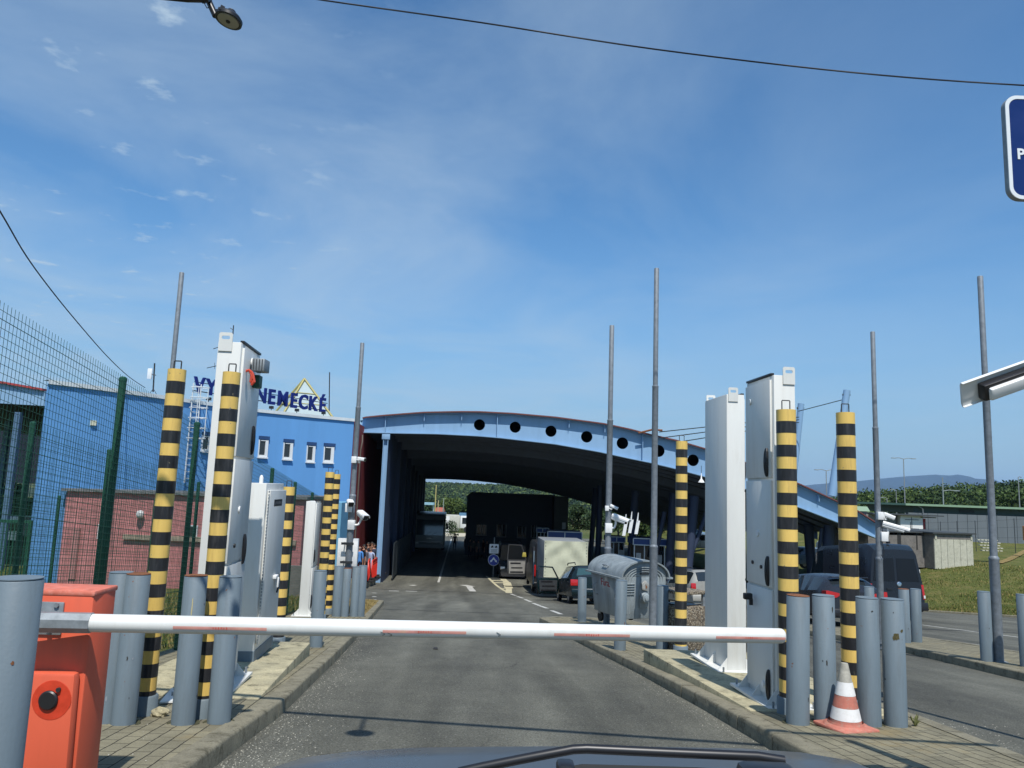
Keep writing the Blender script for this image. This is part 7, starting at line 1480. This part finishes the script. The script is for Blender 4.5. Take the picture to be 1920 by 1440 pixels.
a = at(1926, 1000, 60); t = thing('orange_box', a, 'orange cabinet at the right edge above the bank', 'cabinet'); MB().box((0.1, 0, 0), (0.6, 0.5, 1.1)).build('case', mat('orange_box', (0.55, 0.2, 0.05), 0.6), t, bevel=0.03)
# ------------------------------------------------------------------ trees
BARK = mat('bark', (0.055, 0.045, 0.033), 0.9, var=0.3, vscale=8)
def leafmat(name, c):
    def f(nt, b):
        g = nt.a('ShaderNodeNewGeometry'); n1 = nt.a('ShaderNodeTexNoise', i_Scale=0.45, i_Detail=3.0); nt.c(g.outputs['Position'], n1.inputs['Vector'])
        cc = mixc(nt, 1.0, tuple(c), ramp(nt, n1.outputs[0], [(0.3, 0.6), (0.7, 1.45)]), 'MULTIPLY'); rnd_ = ramp(nt, g.outputs['Random Per Island'], [(0.0, 0.6), (1.0, 1.4)]); nt.c(mixc(nt, 0.8, cc, rnd_, 'MULTIPLY'), b.inputs['Base Color']); b.inputs['Roughness'].default_value = 0.7; b.inputs['Specular IOR Level'].default_value = 0.2
    return surf_mat(name, f)
LEAF = [leafmat('leaf_mid', (0.052, 0.085, 0.022)), leafmat('leaf_dark', (0.03, 0.055, 0.02)), leafmat('leaf_light', (0.085, 0.12, 0.03))]
def leaves(centers, n, size, rng):
    """quads of leaf clump scattered near the surface of blobs; centers: list of (c, radius xyz)"""
    V = []
    for c, rad in centers:
        d = rng.normal(size=(n, 3)); d /= np.linalg.norm(d, axis=1)[:, None]; rr = (0.55+0.5*rng.random(n)**0.6)[:, None]; p = np.array(c)+d*rr*np.array(rad)
        u = rng.normal(size=(n, 3)); u /= np.linalg.norm(u, axis=1)[:, None]; w_ = np.cross(u, rng.normal(size=(n, 3))); w_ /= np.linalg.norm(w_, axis=1)[:, None]; s = (size*(0.6+0.8*rng.random(n)))[:, None]
        V.append(np.stack([p-u*s, p-w_*s*0.6, p+u*s, p+w_*s*0.6], 1).reshape(-1, 3))
    V = np.concatenate(V); return V, np.arange(len(V)).reshape(-1, 4)
def tree(base, h, cw, label, kind=0, n=170, size=0.16, group='trees beyond the hall'):
    t = thing('tree', base, label, 'tree', group); th = h*0.35
    MB().tube([(0, 0, -0.3), (0.05*h*0.1, 0, th*0.5), (0, 0.03*h*0.1, th), (0.02*h, 0, h*0.7)], [0.035*h, 0.028*h, 0.022*h, 0.008*h], 8).build('trunk', BARK, t, smooth=60)
    mb = MB()
    for k in range(6):
        a = k*1.05+random.random(); mb.tube([(0, 0, th*(0.8+0.1*k)), (cw*0.22*math.cos(a), cw*0.22*math.sin(a), th+h*0.15), (cw*0.4*math.cos(a), cw*0.4*math.sin(a), th+h*0.3)], [0.014*h, 0.01*h, 0.004*h], 5)
    mb.build('limbs', BARK, t); cs_ = []
    for k in range(13):
        a = random.uniform(0, 6.28); rr = cw*0.38*math.sqrt(random.random()); z = h*(0.38+0.52*random.random()); q = 1-abs((z/h-0.6)/0.5)*0.6
        cs_.append(((rr*q*math.cos(a), rr*q*math.sin(a), z), (cw*0.22, cw*0.22, h*0.13)))
    V, Fq = leaves(cs_, n, size, RNG); meshobj('crown', fastmesh('crown', V, Fq, [LEAF[kind]]), t); return t
def tree_px(px, ytop, Y, cwpx, label, kind=0, **k):
    q = at(px, ytop, Y); z0 = k.pop('z0', G(Y)); return tree((q.x, Y, z0), q.z-z0, cwpx/FPX*Y, label, kind, **k)
tree_px(847, 931, 165, 48, 'round bright green tree framed by the hall opening', 2, size=0.2); tree_px(801, 936, 170, 36, 'dark tree at the left wall edge of the hall opening', 1, size=0.2); tree_px(868, 946, 150, 34, 'green tree beside the office block corner in the hall opening', 0, size=0.18)
tree_px(1085, 946, 108, 62, 'leafy tree seen under the roof right of the office block', 1, size=0.16); tree_px(1128, 950, 118, 50, 'darker tree beside the two camera pole under the roof', 1, size=0.16); tree_px(1250, 962, 120, 60, 'tree behind the slanting hall supports', 0, size=0.18); tree_px(1315, 960, 125, 60, 'tree behind the left white cabinet of the right pair', 1, size=0.18)
tree_px(1160, 952, 112, 60, 'dense tree beyond the roof, second from the camera pole', 1, size=0.17); tree_px(1196, 955, 104, 64, 'broad tree beyond the roof above the blue booth', 0, size=0.17); tree_px(1222, 958, 116, 60, 'dark tree beyond the roof behind the tallest pole', 1, size=0.17); tree_px(1282, 958, 110, 60, 'tree beyond the roof just right of the stone bin post', 1, size=0.17)
tree_px(18, 905, 62, 70, 'green tree under the far canopy at the left edge', 1, size=0.14); tree_px(50, 930, 70, 60, 'small tree under the far canopy nearer the blue wall', 0, size=0.14)
q = at(846, 1000, 118); t = thing('bush', (q.x, 118, G(118)), 'round clipped bush on the pale verge beyond the coach', 'bush'); V, Fq = leaves([((0.5*math.cos(k), 0.4*math.sin(k), 0.7+0.5*(k % 3)), (0.75, 0.75, 0.7)) for k in range(6)], 160, 0.1, RNG); meshobj('foliage', fastmesh('foliage', V, Fq, [LEAF[1]]), t)
# woods at the right, one mass
cs_ = []
for k in range(260):
    px = random.uniform(1560, 2080); Y = random.uniform(128, 230); yt = np.interp(px, [1560, 1600, 1640, 1720, 1800, 1860, 1900, 1960, 2080], [934, 925, 922, 913, 910, 905, 903, 908, 915])+random.uniform(-4, 16); q = at(px, yt, Y); rad = random.uniform(1.5, 5.2)
    z = q.z-rad*0.7; cs_.append(((q.x, Y, z), (rad, rad, rad*0.75)))
    for m_ in range(2): cs_.append(((q.x+random.uniform(-2, 2), Y+random.uniform(-2, 2), z-2.2*(m_+1)-random.random()), (rad*1.1, rad*1.1, rad*0.8)))
V, Fq = leaves(cs_, 240, 0.27, RNG); mi = np.repeat(RNG.integers(0, 3, len(cs_)), 240); tag(meshobj('woods', fastmesh('woods', V, Fq, LEAF, mi)), 'dense dark green woods behind the hangar on the right', 'woods', kind='stuff')
# wooded hill behind the hall
def hill_z(x, y):
    d = (y-420)/520.0; e = max(0.0, min(1.0, d)); e = e*e*(3-2*e); prof = 1.0+0.05*math.sin(x*0.021+1)+0.035*math.sin(x*0.06)
    fall = math.exp(-((x+60)/420.0)**4); return G(700)-2+e*(23.5*prof*fall)
rows = [[(x, y, hill_z(x, y)) for x in range(-620, 521, 20)] for y in range(400, 1301, 30)]
mb = MB(); mb.grid(rows); tag(mb.build('hill', mat('hill_floor', (0.03, 0.05, 0.02), 0.95, var=0.3, vscale=0.02), smooth=80), kind='structure')
cs_ = []
for k in range(3600):
    y = 420+560*random.random()**0.8; x = random.uniform(-0.30*y-40, 0.12*y+60); cs_.append(((x, y, hill_z(x, y)+1.8), (random.uniform(2.6, 4.4),)*2+(random.uniform(2.2, 3.8),)))
V, Fq = leaves(cs_, 46, 1.25, RNG); mi = np.repeat(RNG.integers(0, 3, len(cs_)), 46); tag(meshobj('hill_forest', fastmesh('hill_forest', V, Fq, LEAF, mi)), 'forest covering the long low hill seen through the hall opening', 'forest', kind='stuff')
# far mountain
MP = [(1380, 945), (1440, 925), (1500, 911), (1560, 905.5), (1600, 903), (1650, 897.5), (1700, 893), (1752, 890), (1790, 892), (1840, 899), (1880, 904), (1910, 908), (1950, 914), (2020, 921), (2150, 930), (2300, 944)]
YM_ = 9000; cols = []
xs = []; 
for a, b in zip(MP, MP[1:]):
    for k in range(4): xs.append((a[0]+(b[0]-a[0])*k/4, a[1]+(b[1]-a[1])*k/4))
rows = []
for f, zf in ((-0.42, 0.0), (-0.28, 0.3), (-0.15, 0.66), (-0.06, 0.9), (0, 1.0), (0.08, 0.9), (0.3, 0.2)):
    row = []
    for k, (x, y) in enumerate(xs):
        q = at(x, y, YM_); zb_ = -90; row.append((q.x*(1+f*0.6), YM_*(1+f)+180*math.sin(k*0.7)*(f < 0), zb_+(q.z-zb_)*zf*(1+(0.1*math.sin(k*1.3+f*20) if f not in (0,) else 0))))
    rows.append(row)
mb = MB(); mb.grid(rows); tag(mb.build('mountain', mat('mountain_woods', (0.02, 0.035, 0.03), 0.95, var=0.25, vscale=0.003), smooth=80), kind='structure')
# ------------------------------------------------------------------ small things seen through the hall opening
def block(name, px0, px1, y0, y1, Y, depth, m, label, cat, extra=None):
    a, b = at(px0, y1, Y), at(px1, y0, Y); t = thing(name, ((a.x+b.x)/2, Y, G(Y)), label, cat); wv, hv = b.x-a.x, b.z-G(Y); MB().box((0, depth/2, hv/2), (wv, depth, hv)).build('wall', m, t)
    if extra: extra(t, wv, hv)
    return t
REDR = mat('red_roof', (0.42, 0.11, 0.07), 0.7, var=0.2)
block('red_roof_kiosk', 815, 831, 962, 1000, 150, 2.5, TRIM, 'small kiosk with bright red roof seen through the hall opening', 'kiosk', lambda t, w_, h: MB().box((0, 1.25, h+0.45), (w_*1.25, 3.4, 1.1), taper=0.72).build('roof', REDR, t))
t = block('light_blue_shelter', 786, 813, 944, 947, 145, 3, TRIM, 'pale blue flat shelter roof at the left wall edge in the hall opening', 'shelter'); 
for o in list(t.children): bpy.data.objects.remove(o)
a, b = at(786, 944, 145), at(813, 948, 145); hv = a.z-G(145); MB().box((0, 1.5, hv), (b.x-a.x, 3, 0.4)).build('roof', mat('shelter_blue', (0.30, 0.5, 0.58), 0.5), t)
for x in (-1.2, 1.2): MB().box((x, 1.5, hv/2), (0.25, 0.25, hv)).build('post', TRIM, t)
t = block('white_wall', 826, 843, 968, 1000, 132, 0.3, WHITEPL, 'bright white wall behind the coach mirror', 'wall')
a, b = at(858, 996, 140), at(875, 964, 140); t = thing('delivery_lorry', ((a.x+b.x)/2, 140, G(140)), 'white lorry cab with load box in the hall opening', 'lorry'); hv = b.z-G(140); LW_ = 3.0
MB().box((-2.2, 1.2, hv*0.55), (3.6, 2.3, hv*0.72)).build('load_box', mat('lorry_cream', (0.5, 0.49, 0.42), 0.6), t, bevel=0.05)
mb = MB(); mb.prism([(-0.35, 0, 0.7), (1.35, 0, 0.7), (1.35, 0, 1.35), (0.75, 0, hv*0.9), (-0.35, 0, hv*0.9)], (0, 2.2, 0)); mb.build('cab', WHITEPL, t, bevel=0.05); MB().prism([(0.0, -0.02, 1.5), (1.0, -0.02, 1.5), (0.72, -0.02, hv*0.8), (0.0, -0.02, hv*0.8)], (0, -0.02, 0)).build('side_window', CARGLASS, t); MB().box((0, 1.1, hv*0.97), (1.2, 2, 0.5)).build('wind_deflector', mat('deflector_blue', (0.12, 0.25, 0.38), 0.5), t)
for x in (-2.9, 0.8): MB().cyl((x, -0.02, 0.5), (x, 0.3, 0.5), 0.5, n=16).build('wheel', TYRE, t)
t = block('lorry_trailer', 824, 860, 966, 992, 146, 2.4, mat('lorry_cream', (0.5, 0.49, 0.42), 0.6), 'long cream lorry load box left of the white cab in the hall opening', 'lorry')
for px, ytop, c, lb in ((818, 909, (0.50, 0.42, 0.16), 'tall yellow pole in front of the red roofed kiosk'), (822, 938, (0.45, 0.38, 0.2), 'short yellow pole beside the red roofed kiosk'), (832, 934, (0.25, 0.3, 0.25), 'grey lamp pole right of the red roofed kiosk')):
    q = at(px, ytop, 140); t = thing('yellow_pole' if c[0] > 0.3 else 'lamp_pole', (q.x, 140, G(140)), lb, 'pole'); MB().cyl((0, 0, 0), (0, 0, q.z-G(140)), 0.12, 0.08, n=8).build('pole', mat('polecol%d' % px, c, 0.6), t)
tag(MB().poly([gnd(835, 1006, 0.01), gnd(880, 1006, 0.01), gnd(880, 1000, 0.01), gnd(835, 999, 0.01)]).build('pale_path', mat('pale_path', (0.5, 0.45, 0.33), 0.9)), kind='structure')
# things below the far left canopy
a, b = at(8, 968, 50), at(44, 992, 50); t = thing('white_lorry', ((a.x+b.x)/2, 50, b.z-1.2), 'white vehicle under the far canopy at the left edge', 'lorry'); wv, hv = b.x-a.x, a.z-b.z+1.2; MB().box((0, 1, hv*0.62), (wv, 2.2, hv*0.75)).build('load_box', WHITEPL, t, bevel=0.05); MB().box((0, -0.12, hv*0.7), (wv*0.6, 0.05, hv*0.3)).build('window', CARGLASS, t)
for x in (-0.35, 0.35): MB().cyl((x*wv, -0.05, 0.4), (x*wv, 0.3, 0.4), 0.4, n=14).build('wheel', TYRE, t)
# ------------------------------------------------------------------ air
hz = MB().box((0, 5900, 170), (18100, 11960, 530)).build('haze', WHITE)
hm = bpy.data.materials.new('haze'); hm.use_nodes = True; n = hm.node_tree.nodes; n.remove(n['Principled BSDF']); pv_ = n.new('ShaderNodeVolumePrincipled'); pv_.inputs['Color'].default_value = (0.42, 0.66, 1.0, 1); pv_.inputs['Density'].default_value = 0.75e-4; pv_.inputs['Anisotropy'].default_value = 0.0
hm.node_tree.links.new(pv_.outputs[0], n['Material Output'].inputs['Volume']); hz.data.materials.clear(); hz.data.materials.append(hm); hz['kind'] = 'stuff'; hz['label'] = 'thin bluish summer haze over the whole place'; hz['category'] = 'haze'
